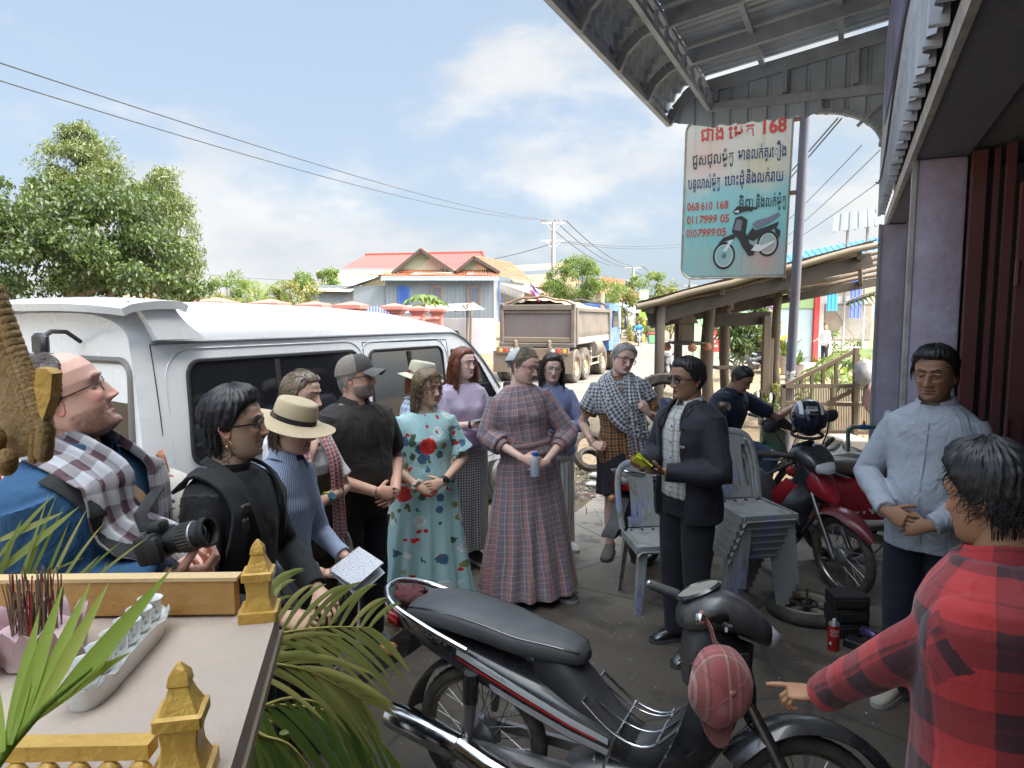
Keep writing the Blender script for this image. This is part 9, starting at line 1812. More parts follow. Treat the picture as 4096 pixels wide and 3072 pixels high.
# ---- G: curly hair, floral dress
sG=dict(skin=(.46,.275,.20),brow=(.12,.08,.05),eye=.55,old=1,nose=1.0,lips=(.42,.16,.14),jaw=.98)
G_=Person('woman with curly honey blond hair, glasses and a long teal dress with red roses',(-.55,4.48),-76,1.60,'f',(0,0),1.10,.02,.028,(36,0,0),sG)
clasp(G_,.985,.235,.265,(.45,.5,.5,.5),1,wd=.08); G_.skin()
G_.hair(h_curl,'long',.012,.014,[dict(n=260,L=.19,region=(-.03,.112,20,180),comb=part,grav=.5,k=26,curl=.012,freq=150,r0=.0030,r1=.0012,up=.5),dict(n=60,L=.07,region=(.07,.11,0,50),comb=lambda P,rs:np.array([.4,0,-.1])+rs.randn(*P.shape)*.4,grav=.6,k=14,curl=.007,freq=190,r0=.0024,r1=.001,up=.6)],seed=15,ridge=.005)
m=MB(); G_.shirt(flor,.97,.84,.018,(.078,.082,.06),cuff=.098,wr=.006,top=1.455); G_.skirt(flor,.10,1.08,.25,.33,11,.028,'dress_skirt',off=.016); G_.glasses(fr_pur,.026,.018,fr=.002)
p0=G_.arm[1][1]-(G_.arm[1][1]-G_.arm[1][0]).normalized()*.02; dd=(G_.arm[1][1]-G_.arm[1][0]).normalized(); m=MB(); m.lathe([(.028,-.011),(.031,0),(.028,.011)],p0,18,ax=dd); m.bbox(p0+V((.03,.0,.01)),(.012,.03,.034),.005); obj('black_watch',m,ink_b,G_.root,40,**a)
p0=G_.arm[-1][1]-(G_.arm[-1][1]-G_.arm[-1][0]).normalized()*.015; dd=(G_.arm[-1][1]-G_.arm[-1][0]).normalized(); x_=dd.orthogonal().normalized(); y_=dd.cross(x_); m=MB(); m.tube([p0+(x_*cos(t)+y_*sin(t))*.036+dd*.004*sin(t*9) for t in np.linspace(0,2*pi,40)],[.012+.003*sin(i*1.9) for i in range(40)],8); obj('scrunchie',m,fabric('scrunchie_cream',(.60,.53,.43)),G_.root,60,**a)
for q in(-1,1): shoe(G_.root,'',G_.leg[q][1],q*10,(shg,sol))
# ---- H: long auburn hair, lilac tee
sH=dict(skin=(.56,.36,.30),brow=(.22,.10,.06),eye=.75,lips=(.50,.22,.20),nose=.9)
H_p=Person('young woman with long auburn hair, round glasses and lilac T-shirt holding a small notebook',(-.385,5.45),-62,1.70,'f',(0,0),1.10,.015,.035,(24,-2,0),sH)
H_p.arms(-1,(.10,-.20,1.13),(.24,-.02,1.16),(.5,.8,.1),(-.2,-.2,-.9),.6); H_p.arms(1,(.08,.25,1.12),(.25,.10,1.12),(.5,-.8,.0),(0,0,1),.4)
H_p.skin(); H_p.hair(h_red,'long',.008,.010,[dict(n=330,L=.40,region=(-.05,.10,40,180),comb=lambda P,rs:part(P,rs)+np.array([-.3,0,0]),grav=.75,k=22,curl=.010,freq=42,r0=.0030,r1=.001,up=.2,push=(.112,.100,.125)),dict(n=90,L=.36,region=(0,.05,55,85),comb=down,grav=.8,k=18,curl=.008,freq=40,r0=.0025,r1=.001,up=.2,push=(.12,.11,.125))],seed=18,ridge=.003)
lil=fabric('tee_lilac',(.43,.36,.47)); H_p.shirt(lil,.93,.82,.012,(.068,.066,.05),cuff=.074,wr=.005); H_p.skirt(gingham,.14,1.02,.16,.20,9,.012,off=.012); H_p.glasses(fr_met,.026,.021,fr=.0010,rnd=.95)
pw=H_p.w((.30,.04,1.185)); t=thing('pocket_notebook','small notebook in the hands of the woman with auburn hair','notebook',pw,M=Matrix.Translation(pw)@Matrix.Rotation(R(-50),4,'Z')@Matrix.Rotation(R(-15),4,'Y')); m=MB(); m.bbox((0,0,0),(.12,.16,.012),.002); obj('page_block',m,M('paper_white',(.62,.63,.68),.9),t,30,**a)
p0=H_p.arm[-1][1]-(H_p.arm[-1][1]-H_p.arm[-1][0]).normalized()*.02; dd=(H_p.arm[-1][1]-H_p.arm[-1][0]).normalized(); m=MB(); m.lathe([(.027,-.010),(.032,0),(.027,.010)],p0,16,ax=dd); obj('black_bracelet',m,ink_b,H_p.root,60,**a)
bw=H_p.w((.19,-.02,1.03)); t=thing('belt_bag','mauve belt bag worn by the woman with auburn hair','bag',bw,M=Matrix.Translation(bw)@Matrix.Rotation(R(-50),4,'Z')); m=MB(); m.bbox((0,0,0),(.08,.26,.15),.035,seg=3); obj('pouch',m,fabric('bag_mauve',(.24,.17,.27)),t,50,**a)
for q in(-1,1): shoe(H_p.root,'',H_p.leg[q][1],q*10,(shd,sol))
# ---- I: plaid dress and prayer kapp
sI=dict(skin=(.52,.32,.25),brow=(.20,.13,.09),eye=.35,nose=1.0,lips=(.44,.19,.17),cheek=1.15,fat=.3)
I_=Person('woman in long coral and grey plaid dress, pale cap, holding a small bottle',(.11,4.83),-82,1.74,'f',(0,7),1.06,.02,.03,(46,12,-6),sI)
clasp(I_,.99,.24,.28,(.5,.55,.6,.6),-1,wd=.075); I_.skin(); I_.hair(h_lb,'long',.003,.003,[dict(mx=1.13,n=420,L=.11,region=(.02,.11,0,120),comb=back,grav=.1,k=8,r0=.0013,up=.0)],seed=21,ridge=.0018)
m=MB();
def kp(u,v):
 an=(-1+2*u)*pi/2; ph=v*pi/2*1.15; r=1.0; return I_.HP(V((-.032-.092*sin(ph)*1.0,.086*sin(an)*cos(ph*.82)**.5,.030+.098*cos(an)*cos(ph*.75)**.6 - .04*v)))
m.grid(kp,28,14,thick=.002); obj('prayer_cap',m,M('kapp_white',(.52,.54,.55),.7,0,.05,20,bump=.3,bs=300),I_.root,60,**a)
m=MB(); m.ball(I_.HP((-.105,0,.01)),(.035*I_.k,.04*I_.k,.05*I_.k),14,10); obj('hair_bun',m,M('kapp_white'),I_.root,60,**a)
I_.shirt(pl_dress,1.0,1.42,.018,(.088,.088,.075),cuff=None,wr=.007); I_.skirt(pl_dress,.055,1.10,.28,.335,13,.024,'dress_skirt',off=.014,swing=.02);
for q in(1,-1):
 e,w_=I_.arm[q]; p0=e.lerp(w_,.42); dd=(w_-e).normalized(); m=MB(); m.tube([p0-dd*.03,p0-dd*.01,p0+dd*.03],[.050,.056,.047],18); obj('sleeve_cuff',m,pl_dress,I_.root,60,**a)
m=MB(); m.rings([[I_.up(((.118+o_)*cos(x)*I_.b+.0+(.02*max(0,cos(x))),(.156+o_)*sin(x)*I_.b,z)) for x in np.linspace(0,2*pi,49)[:-1]] for o_,z in((.004,1.055),(.012,1.065),(.012,1.085),(.004,1.095))]); obj('waistband',m,pl_dress,I_.root,60,**a)
I_.glasses(fr_pur,.026,.017,fr=.0016)
bw=I_.w(V((.285,0,1.0))*I_.k); t=thing('water_bottle','small clear bottle with a bright blue cap in the hands of the woman in plaid','bottle',bw); m=MB(); m.lathe([(0,-.10),(.028,-.10),(.030,-.09),(.030,.0),(.024,.02),(.014,.034),(.014,.042)],bw,18); obj('bottle_body',m,glassy('bottle_clear',(.5,.55,.65),.1,.65),t,60); m=MB(); m.lathe([(.0165,.034),(.0175,.036),(.0175,.058),(.015,.060),(0,.060)],bw,18); obj('bottle_cap',m,M('cap_blue',(.02,.16,.62),.4),t,50)
I_.leg[1]=(I_.leg[1][0],V((.05,.20,.085))); shoe(I_.root,'',(.06,.17,.085),42,(shd,M('sole_grey',(.22,.21,.19),.8),ink_b),L=.29); shoe(I_.root,'',(.03,-.13,.085),-5,(shd,M('sole_grey'),ink_b))
# ---- J: curly dark hair, blue blouse, striped trousers
sJ=dict(skin=(.50,.31,.25),brow=(.06,.04,.03),eye=.5,lips=(.42,.18,.17),fat=.3)
J_=Person('young woman with long dark curls, clear glasses, blue blouse and striped trousers',(.34,5.82),-82,1.63,'f',(0,2),1.02,0,.02,(0,2,-3),sJ)
J_.arms(1,(.10,.25,1.12),(.20,-.02,1.08),(.2,-.95,0),(-1,0,0),.4); J_.arms(-1,(.10,-.25,1.12),(.22,.02,1.10),(.2,.95,0),(-1,0,0),.4)
J_.skin(); J_.hair(h_dbrn,'long',.012,.012,[dict(n=300,L=.30,region=(-.05,.11,35,180),comb=part,grav=.65,k=34,curl=.010,freq=120,r0=.0030,r1=.0012,up=.4,push=(.112,.10,.13))],seed=23,ridge=.004)
blu=fabric('blouse_blue',(.17,.20,.34)); J_.shirt(blu,.86,1.85,.020,(.076,.070,.055),wr=.007); J_.collar(blu,r=.064,h=.02); J_.trousers(st_pants,1.25,flare=.02,wr=.005); J_.glasses(fr_clr,.027,.021,fr=.0018)
J_.last=J_.last
for q in(-1,1): shoe(J_.root,'',J_.leg[q][1],q*14+ (10 if q>0 else 0),(shw,sol,sol))
# ---- K: grey haired woman leaning
sK=dict(skin=(.50,.30,.235),brow=(.30,.26,.23),eye=.35,old=1,nose=1.05,fat=.7,lips=(.44,.20,.18),cheek=1.15)
K_=Person('older woman with grey hair, black glasses and a black and white checked wrap',(.90,5.62),-98,1.74,'f',(4,6),1.14,.02,.03,(26,6,-16),sK)
K_.arms(-1,(-.04,-.34,1.08),(.12,-.24,.93),(.55,.8,-.1),(-.6,.4,-.5),(.9,.9,.9,.9)); K_.arms(1,(.04,.26,1.12),(.20,.17,1.20),(.3,-.5,.6),(-.6,-.5,0),(1.2,1.2,1.2,1.2))
K_.skin(True); K_.hair(h_gry,'long',.006,.010,[dict(mx=1.13,n=520,L=.12,region=(.0,.11,0,160),comb=back,grav=.04,k=9,r0=.0013,up=.15)],seed=25,ridge=.003)
m=MB(); m.ball(K_.HP((-.10,0,.045)),(.05,.055,.05),16,12); arr('hair_bun',np.array(m.v),np.array([f for f in m.f if len(f)==4]),h_gry,K_.root,180,world=False)
K_.shirt(pl_or,.80,.72,.018,(.080,.078,.06),cuff=.085,wr=.005,name='tunic'); K_.skirt(fabric('skirt_black',(.018,.018,.022)),.52,.98,.17,.215,8,.010,off=.010)
K_.glasses(fr_blk,.028,.021,fr=.0024,rnd=.7)
m=MB(); m.rings(K_.trings(1.20,1.47,.034));
for q in(1,-1): K_.armtube(m,q,(.094,.095,.09),.62 if q<0 else .5)
K_.garment('shawl',m,kr_blk,wr=.007,wf=16)
P=[K_.up((-.06,-.07,1.49)),K_.up((.05,-.10,1.46)),K_.up((.15,-.06,1.32)),K_.up((.20,.0,1.20)),K_.up((.18,.10,1.10)),K_.up((.16,.18,1.05))]; K_.ribbon(P,[.09,.12,.17,.20,.18,.13],kr_blk,'shawl_fold',fold=.012,nf=3.6,N=[(-.3,-.6,.8),(.4,-.4,.8),(1,-.2,.2),(1,0,0),(1,.3,0),(.8,.6,0)])
P=[K_.up((-.05,.07,1.49)),K_.up((.06,.09,1.46)),K_.up((.16,.09,1.33)),K_.up((.19,.10,1.18)),K_.up((.18,.11,1.02)),K_.up((.165,.12,.86))]; K_.ribbon(P,[.08,.10,.13,.16,.17,.18],kr_blk,'shawl_fold',fold=.012,nf=3.6,N=[(-.3,.6,.8),(.4,.4,.8)]+[(1,.2,.2)]*4)
P=[K_.up((.10,-.01,1.42)),K_.up((.155,.02,1.30)),K_.up((.17,.05,1.1)),K_.up((.175,.06,.90)),K_.up((.17,.07,.72))]; K_.ribbon(P,[.05,.06,.09,.11,.12],pl_or,'tunic_sash',fold=.010,N=[(1,0,.1)]*5)
for i in range(8): m=MB(); p=K_.up((.17,.02+.014*i,.72)); m.tube([p,p+V((0,.004*sin(i),-.05))],.0028,5); obj('tassel',m,pl_or,K_.root,60,**a)
for j,(f_) in enumerate((.80,.86,.94)):
 e,w_=K_.arm[-1]; p0=e.lerp(w_,f_); dd=(w_-e).normalized(); m=MB(); m.lathe([(.031,-.0015),(.0335,0),(.031,.0015),(.0295,0),(.031,-.0015)],p0,22,ax=(dd+V((.05*j,.1,0))).normalized()); obj('bangle',m,chrom if j else M('gold'),K_.root,60,**a)
for q in(-1,1):
 p=K_.leg[q][1]; shoe(K_.root,'',(p.x,p.y,.085),q*6-4,(fabric('sandal_grey',(.11,.10,.09)),sold),low=1)
# ---- L: lecturer in dark jacket
sL=dict(skin=(.235,.125,.075),brow=(.012,.01,.01),nose=.95,eye=.7,mouth=.9,lips=(.26,.10,.08),ear=1.1,jaw=.98)
L_=Person('man in a dark jacket and tinted glasses explaining, holding bright yellow notes',(1.02,4.02),208,1.71,'m',(1,0),1.0,0,0,(-10,2,0),sL)
L_.arms(1,(.02,.27,1.10),(.27,.09,1.11),(.9,-.35,.05),(0,-.4,.9),(.9,.9,.9,.9),(.9,.3)); L_.arms(-1,(.05,-.25,1.13),(.30,-.05,1.13),(.8,.45,.0),(.1,.4,.9),(.8,.8,.8,.8))
L_.skin(); L_.hair(h_blk,'full',.007,.014,[dict(mx=1.13,n=620,L=.030,region=(-.02,.112,0,180),comb=lambda P,rs:np.array([-.5,.1,.1])+rs.randn(*P.shape)*.35,grav=.05,k=5,r0=.0014,up=.7)],seed=30,front=.006,ridge=.002)
L_.shirt(pl_yel,.93,1.4,.008,(.064,.055,.05),wr=.003,name='plaid_shirt'); L_.collar(pl_yel,r=.070,h=.038,op=20); L_.placket(pl_yel,.96,1.38,y=0,w=.016); L_.buttons(btnk,(1.34,1.25,1.16,1.07,.99)); L_.trousers(trs((.012,.013,.018)),1.12,wr=.004)
jk=fabric('jacket_navy',(.016,.015,.024),.75,bumps=.6,sc=7)
def openf(X,Y,z,an):
 w=.055+.05*max(0,(1.30-z)/.4);
 if X>0 and abs(Y)<w: X=-.02
 return X,Y
L_.shirt(jk,.80,1.97,.036,(.092,.078,.056),wr=.009,wf=10,name='jacket',flare=.05,extra=openf)
for q in(1,-1):
 P=[L_.up((-.04,q*.085,1.475)),L_.up((.035,q*.098,1.462)),L_.up((.105,q*.10,1.40)),L_.up((.135,q*.085,1.33))]; L_.ribbon(P,[.06,.075,.085,.03],jk,'jacket_collar',fold=.0,thick=.005,N=[(-.2,q*.8,.6),(.3,q*.6,.7),(.8,q*.4,.4),(1,q*.2,.1)])
L_.glasses(fr_blk,.027,.018,lens=lensd,fr=.0022); m=MB(); m.grid(lambda u,v:L_.up((.168*cos(-1+2*u)*.76,.176*sin(-1+2*u),.905+.035*v)),16,2); obj('belt',m,shb,L_.root,60,**a)
m=MB(); p=L_.surf(.115*L_.k,1.24*L_.k,off=.004,tol=.03); m.bbox(p,(.006,.045,.016),.003); obj('name_badge',m,alu,L_.root,40,**a)
for q in(1,-1):
 p=L_.leg[q][1]
L_.leg
shoe(L_.root,'',(.03,.12,.085),12,(M('leather_black',(.012,.012,.014),.22,0,.2,8,coat=.5),sold),L=.29,low=1); shoe(L_.root,'',(-.06,-.10,.085),-14,(M('leather_black'),sold),L=.29,low=1)
nw=L_.w(V((.385,.05,1.16))*L_.k); t=thing('yellow_notes','pad of bright yellow sticky notes in the hands of the man in the dark jacket','notes',nw,M=Matrix.Translation(nw)@Matrix.Rotation(R(190),4,'Z')@Matrix.Rotation(R(28),4,'X')@Matrix.Rotation(R(-38),4,'Y')); ye=M('note_yellow',(.72,.78,.03),.7,0,.05,9)
m=MB(); m.bbox((0,0,0),(.10,.09,.008),.001); obj('note_pad',m,ye,t,**a); m=MB(); m.grid(lambda u,v:V((-.05+.1*u,-.045+.09*v,.006+.02*u*u)),6,2,thick=.001); obj('lifted_note',m,ye,t,60,**a)
pw2=nw+V((.03,.0,-.06)); t=thing('phone','dark phone under the yellow notes in the man\'s hand','phone',pw2,M=Matrix.Translation(L_.w(V((.36,.09,1.145))*L_.k))@Matrix.Rotation(R(190),4,'Z')@Matrix.Rotation(R(-40),4,'Y')); m=MB(); m.bbox((0,0,0),(.14,.07,.008),.003); obj('phone_case',m,black_gloss,t,30,**a)
# ---- M: mechanic in navy polo seated on the moped
sM=dict(skin=(.30,.16,.10),brow=(.015,.012,.012),nose=.9,eye=.15,lips=(.30,.12,.10),ear=1.05)
M_p=Person('mechanic in a navy polo shirt and jeans sitting on a moped, looking down',(1.93,6.60),-52,1.70,'m',(18,0),1.08,.01,0,(8,30,0),sM,pelz=.76)
M_p.arms(1,(.36,.42,1.02),(.36,.70,1.10),(-.1,.95,-.1),(.1,0,-1),(.7,.7,.8,.8)); M_p.arms(-1,(.20,-.30,.98),(.33,-.20,.78),(.3,.2,-.9),(-.5,.5,0),.6)
M_p.leg={1:(V((.42,.20,.70)),V((.30,.24,.12))),-1:(V((.42,-.16,.68)),V((.34,-.20,.10)))}
M_p.skin(); M_p.hair(h_blk,'full',.005,.010,[dict(mx=1.13,n=520,L=.026,region=(-.02,.112,0,180),comb=lambda P,rs:np.array([.2,.2,.2])+rs.randn(*P.shape)*.3,grav=.05,k=5,r0=.0013,up=.8)],seed=33,ridge=.0015)
nv=fabric('polo_navy',(.010,.016,.040),.8,bumps=.45); M_p.shirt(nv,.86,.80,.016,(.080,.074,.06),cuff=.074,wr=.006); M_p.collar(nv,r=.072,h=.034); M_p.trousers(fabric('jeans_blue',(.06,.09,.15)),1.1,wr=.006)
for q in(1,-1): shoe(M_p.root,'',M_p.leg[q][1],q*6,(shb,sold))
# ---- N: man in pale grey shirt
sN=dict(skin=(.25,.125,.070),brow=(.015,.012,.012),nose=1.0,eye=.15,lips=(.27,.11,.09),ear=1.1,jaw=1.0,stubble=((.05,.035,.03),.15))
N_=Person('man in a pale grey shirt and thin glasses with folded hands by the maroon door',(2.03,3.38),222,1.79,'m',(0,0),.93,.055,0,(0,4,0),sN,hs=1.05,vox=.007)
clasp(N_,.975,.265,.285,(.6,.65,.7,.75),-1,wd=.085); N_.skin(); N_.hair(h_blk,'full',.008,.013,[dict(mx=1.13,n=520,L=.075,region=(.02,.115,0,180),comb=lambda P,rs:np.array([.1,-.9,.1])+0*P+rs.randn(*P.shape)*.15,grav=.2,k=8,r0=.0018,up=.3),dict(mx=1.13,n=200,L=.03,region=(-.06,.03,95,180),comb=down,grav=.3,k=4,r0=.0014,up=.2)],seed=36,front=.012,ridge=.0025)
gs=fabric('shirt_palegrey',(.40,.43,.48),.8,bumps=.6,sc=11); N_.shirt(gs,.80,1.97,.024,(.078,.066,.050),wr=.007,flare=.04,wf=12); N_.collar(gs,r=.076,h=.042,op=30,flap=.055); N_.placket(gs,.84,1.40,w=.016); N_.buttons(btn,(1.36,1.28,1.18,1.08,.98,.88),r=.0065)
N_.trousers(trs((.014,.018,.032)),1.15); N_.glasses(fr_met,.026,.016,fr=.0011,drop=-.004)
m=MB(); m.grid(lambda u,v:N_.surf((.07+.09*u)*N_.k,(1.16+.11*v)*N_.k,off=.0035,tol=.02),6,6); obj('breast_pocket',m,gs,N_.root,60,**a)
for q in(1,-1): shoe(N_.root,'',N_.leg[q][1],q*10,(M('sandal_beige',(.34,.30,.24),.8,0,.1,9),sol),low=1)
# ---- O: boy in red and black checks, right foreground
sO=dict(skin=(.30,.155,.085),brow=(.015,.012,.012),nose=.9,eye=.8,ear=1.12,lips=(.35,.15,.12))
O_=Person('boy in a red and black checked shirt seen from behind, pointing at the black moped',(1.09,1.50),143,1.66,'m',(3,4),1.26,0,0,(-26,8,0),sO,vox=.0065)
Mi=O_.M.inverted(); hw0=Mi@at(822,694,1.84); el=Mi@at(903,652,1.56); O_.arms(1,el/O_.k,hw0/O_.k,(Mi.to_3x3()@V((-.93,.28,-.05))),(Mi.to_3x3()@V((-.1,.1,-1))),(.08,.95,1.15,1.25),(.5,.5)); O_.arms(-1,(-.02,-.27,1.12),(.0,-.28,.86),None,None,.5)
O_.skin(); O_.hair(h_blk,'full',.011,.016,[dict(mx=1.13,n=1700,L=.036,region=(-.03,.115,0,180),comb=lambda P,rs:np.array([.3,0,-.2])+rs.randn(*P.shape)*.55,grav=.25,k=6,r0=.0010,up=.5),dict(mx=1.13,n=300,L=.035,region=(-.08,.0,110,180),comb=down,grav=.4,k=6,r0=.0014,up=.25)],seed=39,front=.010,ridge=.004)
O_.shirt(pl_buff,.80,1.93,.026,(.068,.060,.050),wr=.008,flare=.05,wf=9,vs=.0065); O_.collar(pl_buff,r=.078,h=.048,flap=.03); O_.trousers(trs((.03,.035,.05)))
e,w_=O_.arm[1]; p0=e.lerp(w_,.90); dd=(w_-e).normalized(); m=MB(); m.tube([p0-dd*.04,p0-dd*.01,p0+dd*.028],[.045,.052,.048],20,uvs=True); obj('cuff',m,pl_buff,O_.root,60,**a); m=MB(); m.ball(p0+V((0,0,.05)),.006,8,6); obj('cuff_button',m,btnk,O_.root,60,**a)
for q in(1,-1): shoe(O_.root,'',O_.leg[q][1],q*10,(shw,sol))
# ---- background people
sq=dict(skin=(.30,.17,.11),cheap=1)
x,y=W(757,368,25).x,25.2
Q_=Person('student in a white shirt with a backpack sitting on the silver moped',(x-.05,y-.0),8,1.62,'m',(10,0),.95,0,0,(0,0,0),sq,pelz=.88,vox=.014)
Q_.arms(1,(.22,.22,1.12),(.45,.18,1.12),None,None,.5); Q_.arms(-1,(.22,-.22,1.12),(.45,-.18,1.12),None,None,.5); Q_.leg={1:(V((.38,.14,.80)),V((.30,.18,.28))),-1:(V((.38,-.14,.80)),V((.30,-.18,.28)))}; Q_.skin(); Q_.hair(h_blk,'full',.008,.012,seed=41); Q_.shirt(fabric('tee_white'),.86,1.5,.02,wr=.005); Q_.trousers(trs((.02,.022,.03)),vs=.014)
t=thing('school_backpack','grey-green backpack on the student\'s back','backpack',Q_.w((-.2,0,1.15)),M=Q_.M); m=MB(); m.ball((-.20,0,1.17),(.12,.14,.22),14,10); obj('backpack_body',m,fabric('pack_green',(.14,.17,.14)),t,180,**a)
for q in(1,-1): shoe(Q_.root,'',Q_.leg[q][1],0,(shb,sold))
x=W(822,365,27.6).x; R_p=Person('slim young man in a white shirt standing by the red door post',(x,27.4),200,1.66,'m',(0,0),.9,0,0,(30,0,0),dict(skin=(.30,.17,.11),cheap=1),vox=.014)
R_p.arms(1,(.0,.25,1.12),(.12,.22,.92),None,None,.5); R_p.arms(-1,(.05,-.24,1.12),(.30,-.22,1.05),None,None,.5); R_p.skin(); R_p.hair(h_blk,'full',.01,.02,seed=43); R_p.shirt(fabric('tee_white'),.84,1.6,.02,wr=.006); R_p.trousers(trs((.02,.022,.03)),vs=.014)
for q in(1,-1): shoe(R_p.root,'',R_p.leg[q][1],0,(shb,sold))
x=K4@V((.12,0,0)); S_=Person('road user in a blue jacket and brimmed hat riding the old moped with yellow cans',(x.x,x.y),-100,1.66,'m',(4,0),1.0,0,0,(0,0,0),dict(skin=(.30,.17,.11),cheap=1),pelz=.86,vox=.016)
S_.arms(1,(.25,.28,1.08),(.52,.24,1.02),None,None,.5); S_.arms(-1,(.25,-.28,1.08),(.52,-.24,1.02),None,None,.5); S_.leg={1:(V((.42,.18,.72)),V((.34,.2,.28))),-1:(V((.42,-.18,.72)),V((.34,-.2,.28)))}; S_.skin(); S_.hair(h_blk,'full',.008,.01,seed=45); S_.shirt(fabric('jacket_teal',(.02,.20,.34)),.86,1.9,.025,wr=.006); S_.trousers(fabric('jeans_blue'),vs=.014); hat(S_,fabric('hat_brown',(.16,.11,.07)),None,brim=.06,up=.03)
for q in(1,-1): shoe(S_.root,'',S_.leg[q][1],0,(shb,sold))
for s_ in(1,-1):
 p=K4@V((-.15,s_*.28,.48)); t=thing('yellow_jerrycan',['yellow jerrycan on the left of the ridden moped','yellow jerrycan on the right of the ridden moped'][s_<0],'can',p); m=MB(); m.bbox(p,(.24,.34,.46),.05,seg=2); m.tube([p+V((0,.08,.22)),p+V((0,.08,.27))],.04,10); obj('can_body',m,M('yellow_can',(.62,.42,.03),.5),t,50)
# ---------------- shrine table in the left foreground
gold=M('gold_paint',(.62,.38,.07),.45,.15,.2,12,bump=.5,bs=55,dirt=((.50,.27,.05),.5,9),coat=.2); gold2=M('ochre_paint',(.42,.21,.045),.7,0,.2,8,bump=.4,bs=60,dirt=((.50,.33,.16),.4,6)); tabm=M('table_mauve',(.42,.345,.28),.9,0,.08,6,bump=.35,bs=70,dirt=((.47,.30,.27),.3,3)); rawc=M('raw_concrete_tan',(.30,.24,.17),.9,0,.15,9,bump=.3,bs=50)
e1=V((-1,-.03,0)).normalized(); e2=V((.2,-.98,0)).normalized(); CC=V((-.515,1.50,0)); TZ=1.30
def TT(u,v,z=TZ): return CC+e1*u+e2*v+V((0,0,z))
tS2=thing('shrine_table','gold and mauve spirit shrine table with corner finials in the left foreground','shrine',TT(.6,.3,0))
m=MB(); P=[TT(.0,-.03),TT(1.5,-.03),TT(1.5,.66),TT(.0,.66)]; m.prism([p-V((0,0,.05)) for p in P],(0,0,0),(0,0,.05)); obj('table_top',m,tabm,tS2)
m=MB(); m.prism([TT(-.006,-.04,TZ-.075),TT(1.5,-.04,TZ-.075),TT(1.5,.68,TZ-.075),TT(-.006,.68,TZ-.075)],(0,0,0),(0,0,.022)); obj('table_edge',m,rawc,tS2)
m=MB(); m.prism([TT(.25,.1,0),TT(1.2,.1,0),TT(1.2,.5,0),TT(.25,.5,0)],(0,0,0),(0,0,TZ-.08)); obj('pedestal',m,gold2,tS2)
for nm,v0,u0 in(('back_rail',0,.085),('front_rail',.57,.10)):
 m=MB(); a0,a1=TT(u0,v0,TZ+(.045 if v0==0 else .052)),TT(1.5,v0,TZ+(.045 if v0==0 else .052)); m.bar(a0,a1,.030,.075 if v0==0 else .022); o=obj(nm,m,gold2 if v0==0 else gold,tS2)
m=MB(); m.bar(TT(.078,0,TZ+.086),TT(1.5,0,TZ+.086),.036,.008); obj('rail_cap',m,M('rail_cap_pale',(.60,.43,.22),.8,0,.1,9,bump=.4,bs=80),tS2)
for i in range(22):
 c=TT(.115+i*.042,.582,TZ+.02); m=MB(); m.ball(c,(.018,.012,.020),12,8); m.ball(c+V((0,-.008,.0)),(.008,.006,.009),8,6); obj('carved_petal',m,gold,tS2,180)
def finial(c,s=1,rz=12):
 t=[(0,.080),(.022,.080),(.024,.066),(.045,.050),(.060,.047),(.085,.052),(.088,.064),(.104,.064),(.107,.052),(.125,.036),(.140,.026),(.143,.030),(.156,.026),(.172,.004)]; m=MB(); q=[V((cos(R(rz+45+90*k))*1.0,sin(R(rz+45+90*k)),0)) for k in range(4)]
 rs=[]
 for z,w in t:
  r=[]
  for k in range(4):
   p0,p1=q[k]*w*.707*s,q[(k+1)%4]*w*.707*s
   for f in(.04,.5,.96): r.append(V(c)+p0.lerp(p1,f)+V((0,0,z*s)))
  rs.append(r)
 m.rings(rs); return obj('finial',m,gold,tS2,28)
finial(TT(.035,.01)); finial(TT(.060,.565),1.0)
tR=thing('shrine_roof','carved gold roof corner of the shrine at the left edge','shrine roof',at(10,380,.86)); D_g=M('carved_ochre',(.30,.17,.05),.7,0,.3,14,bump=.7,bs=60,dirt=((.40,.30,.16),.5,12))
P=[at(-60,255,.86),at(2,292,.86),at(24,352,.86),at(40,392,.86),at(52,428,.86),at(50,452,.86),at(8,460,.86),at(-60,470,.86)]; m=MB(); m.prism(P,(0,0,0),(-.05,.03,0)); obj('roof_panel',m,D_g,tR)
rnd=random.Random(4)
for i in range(34):
 f=i/33; a0=[V(P[1]),V(P[2]),V(P[3]),V(P[4]),V(P[5])]; j=f*4; k=min(3,int(j)); p=a0[k].lerp(a0[k+1],j-k)+V((-.004,-.006,0)); m=MB(); m.ball(p,(.011,.012,.012),10,8); m.ball(p+V((-.010,-.004,-.004)),(.006,.006,.009),8,6); obj('carved_scroll',m,D_g,tR,180)
m=MB(); P=[at(36,368,.84),at(46,369,.84),at(52,374,.84),at(50,398,.84),at(42,422,.84),at(38,410,.84),at(34,388,.84)]; m.prism(P,(0,0,0),(0,.02,0)); obj('gilded_petal',m,gold,tR)
for (x,y,r) in((6,462,.022),(-6,440,.022)): m=MB(); m.ball(at(x,y,.84),(r*.6,r*.6,r*.8),12,9); obj('scroll_end',m,D_g,tR,180)
pc=M('porcelain',(.72,.73,.71),.2,0,.04,8,coat=.6,dirt=((.5,.44,.36),.2,5)); A0=V((-.715,1.13,0)); B0=V((-.742,1.415,0)); dl=(B0-A0).normalized(); wl=V((dl.y,-dl.x,0)); LL=(B0-A0).length
tt_=thing('cup_tray','long white scalloped porcelain tray holding six small cups on the shrine table','tray',(A0+B0)/2+V((0,0,TZ)))
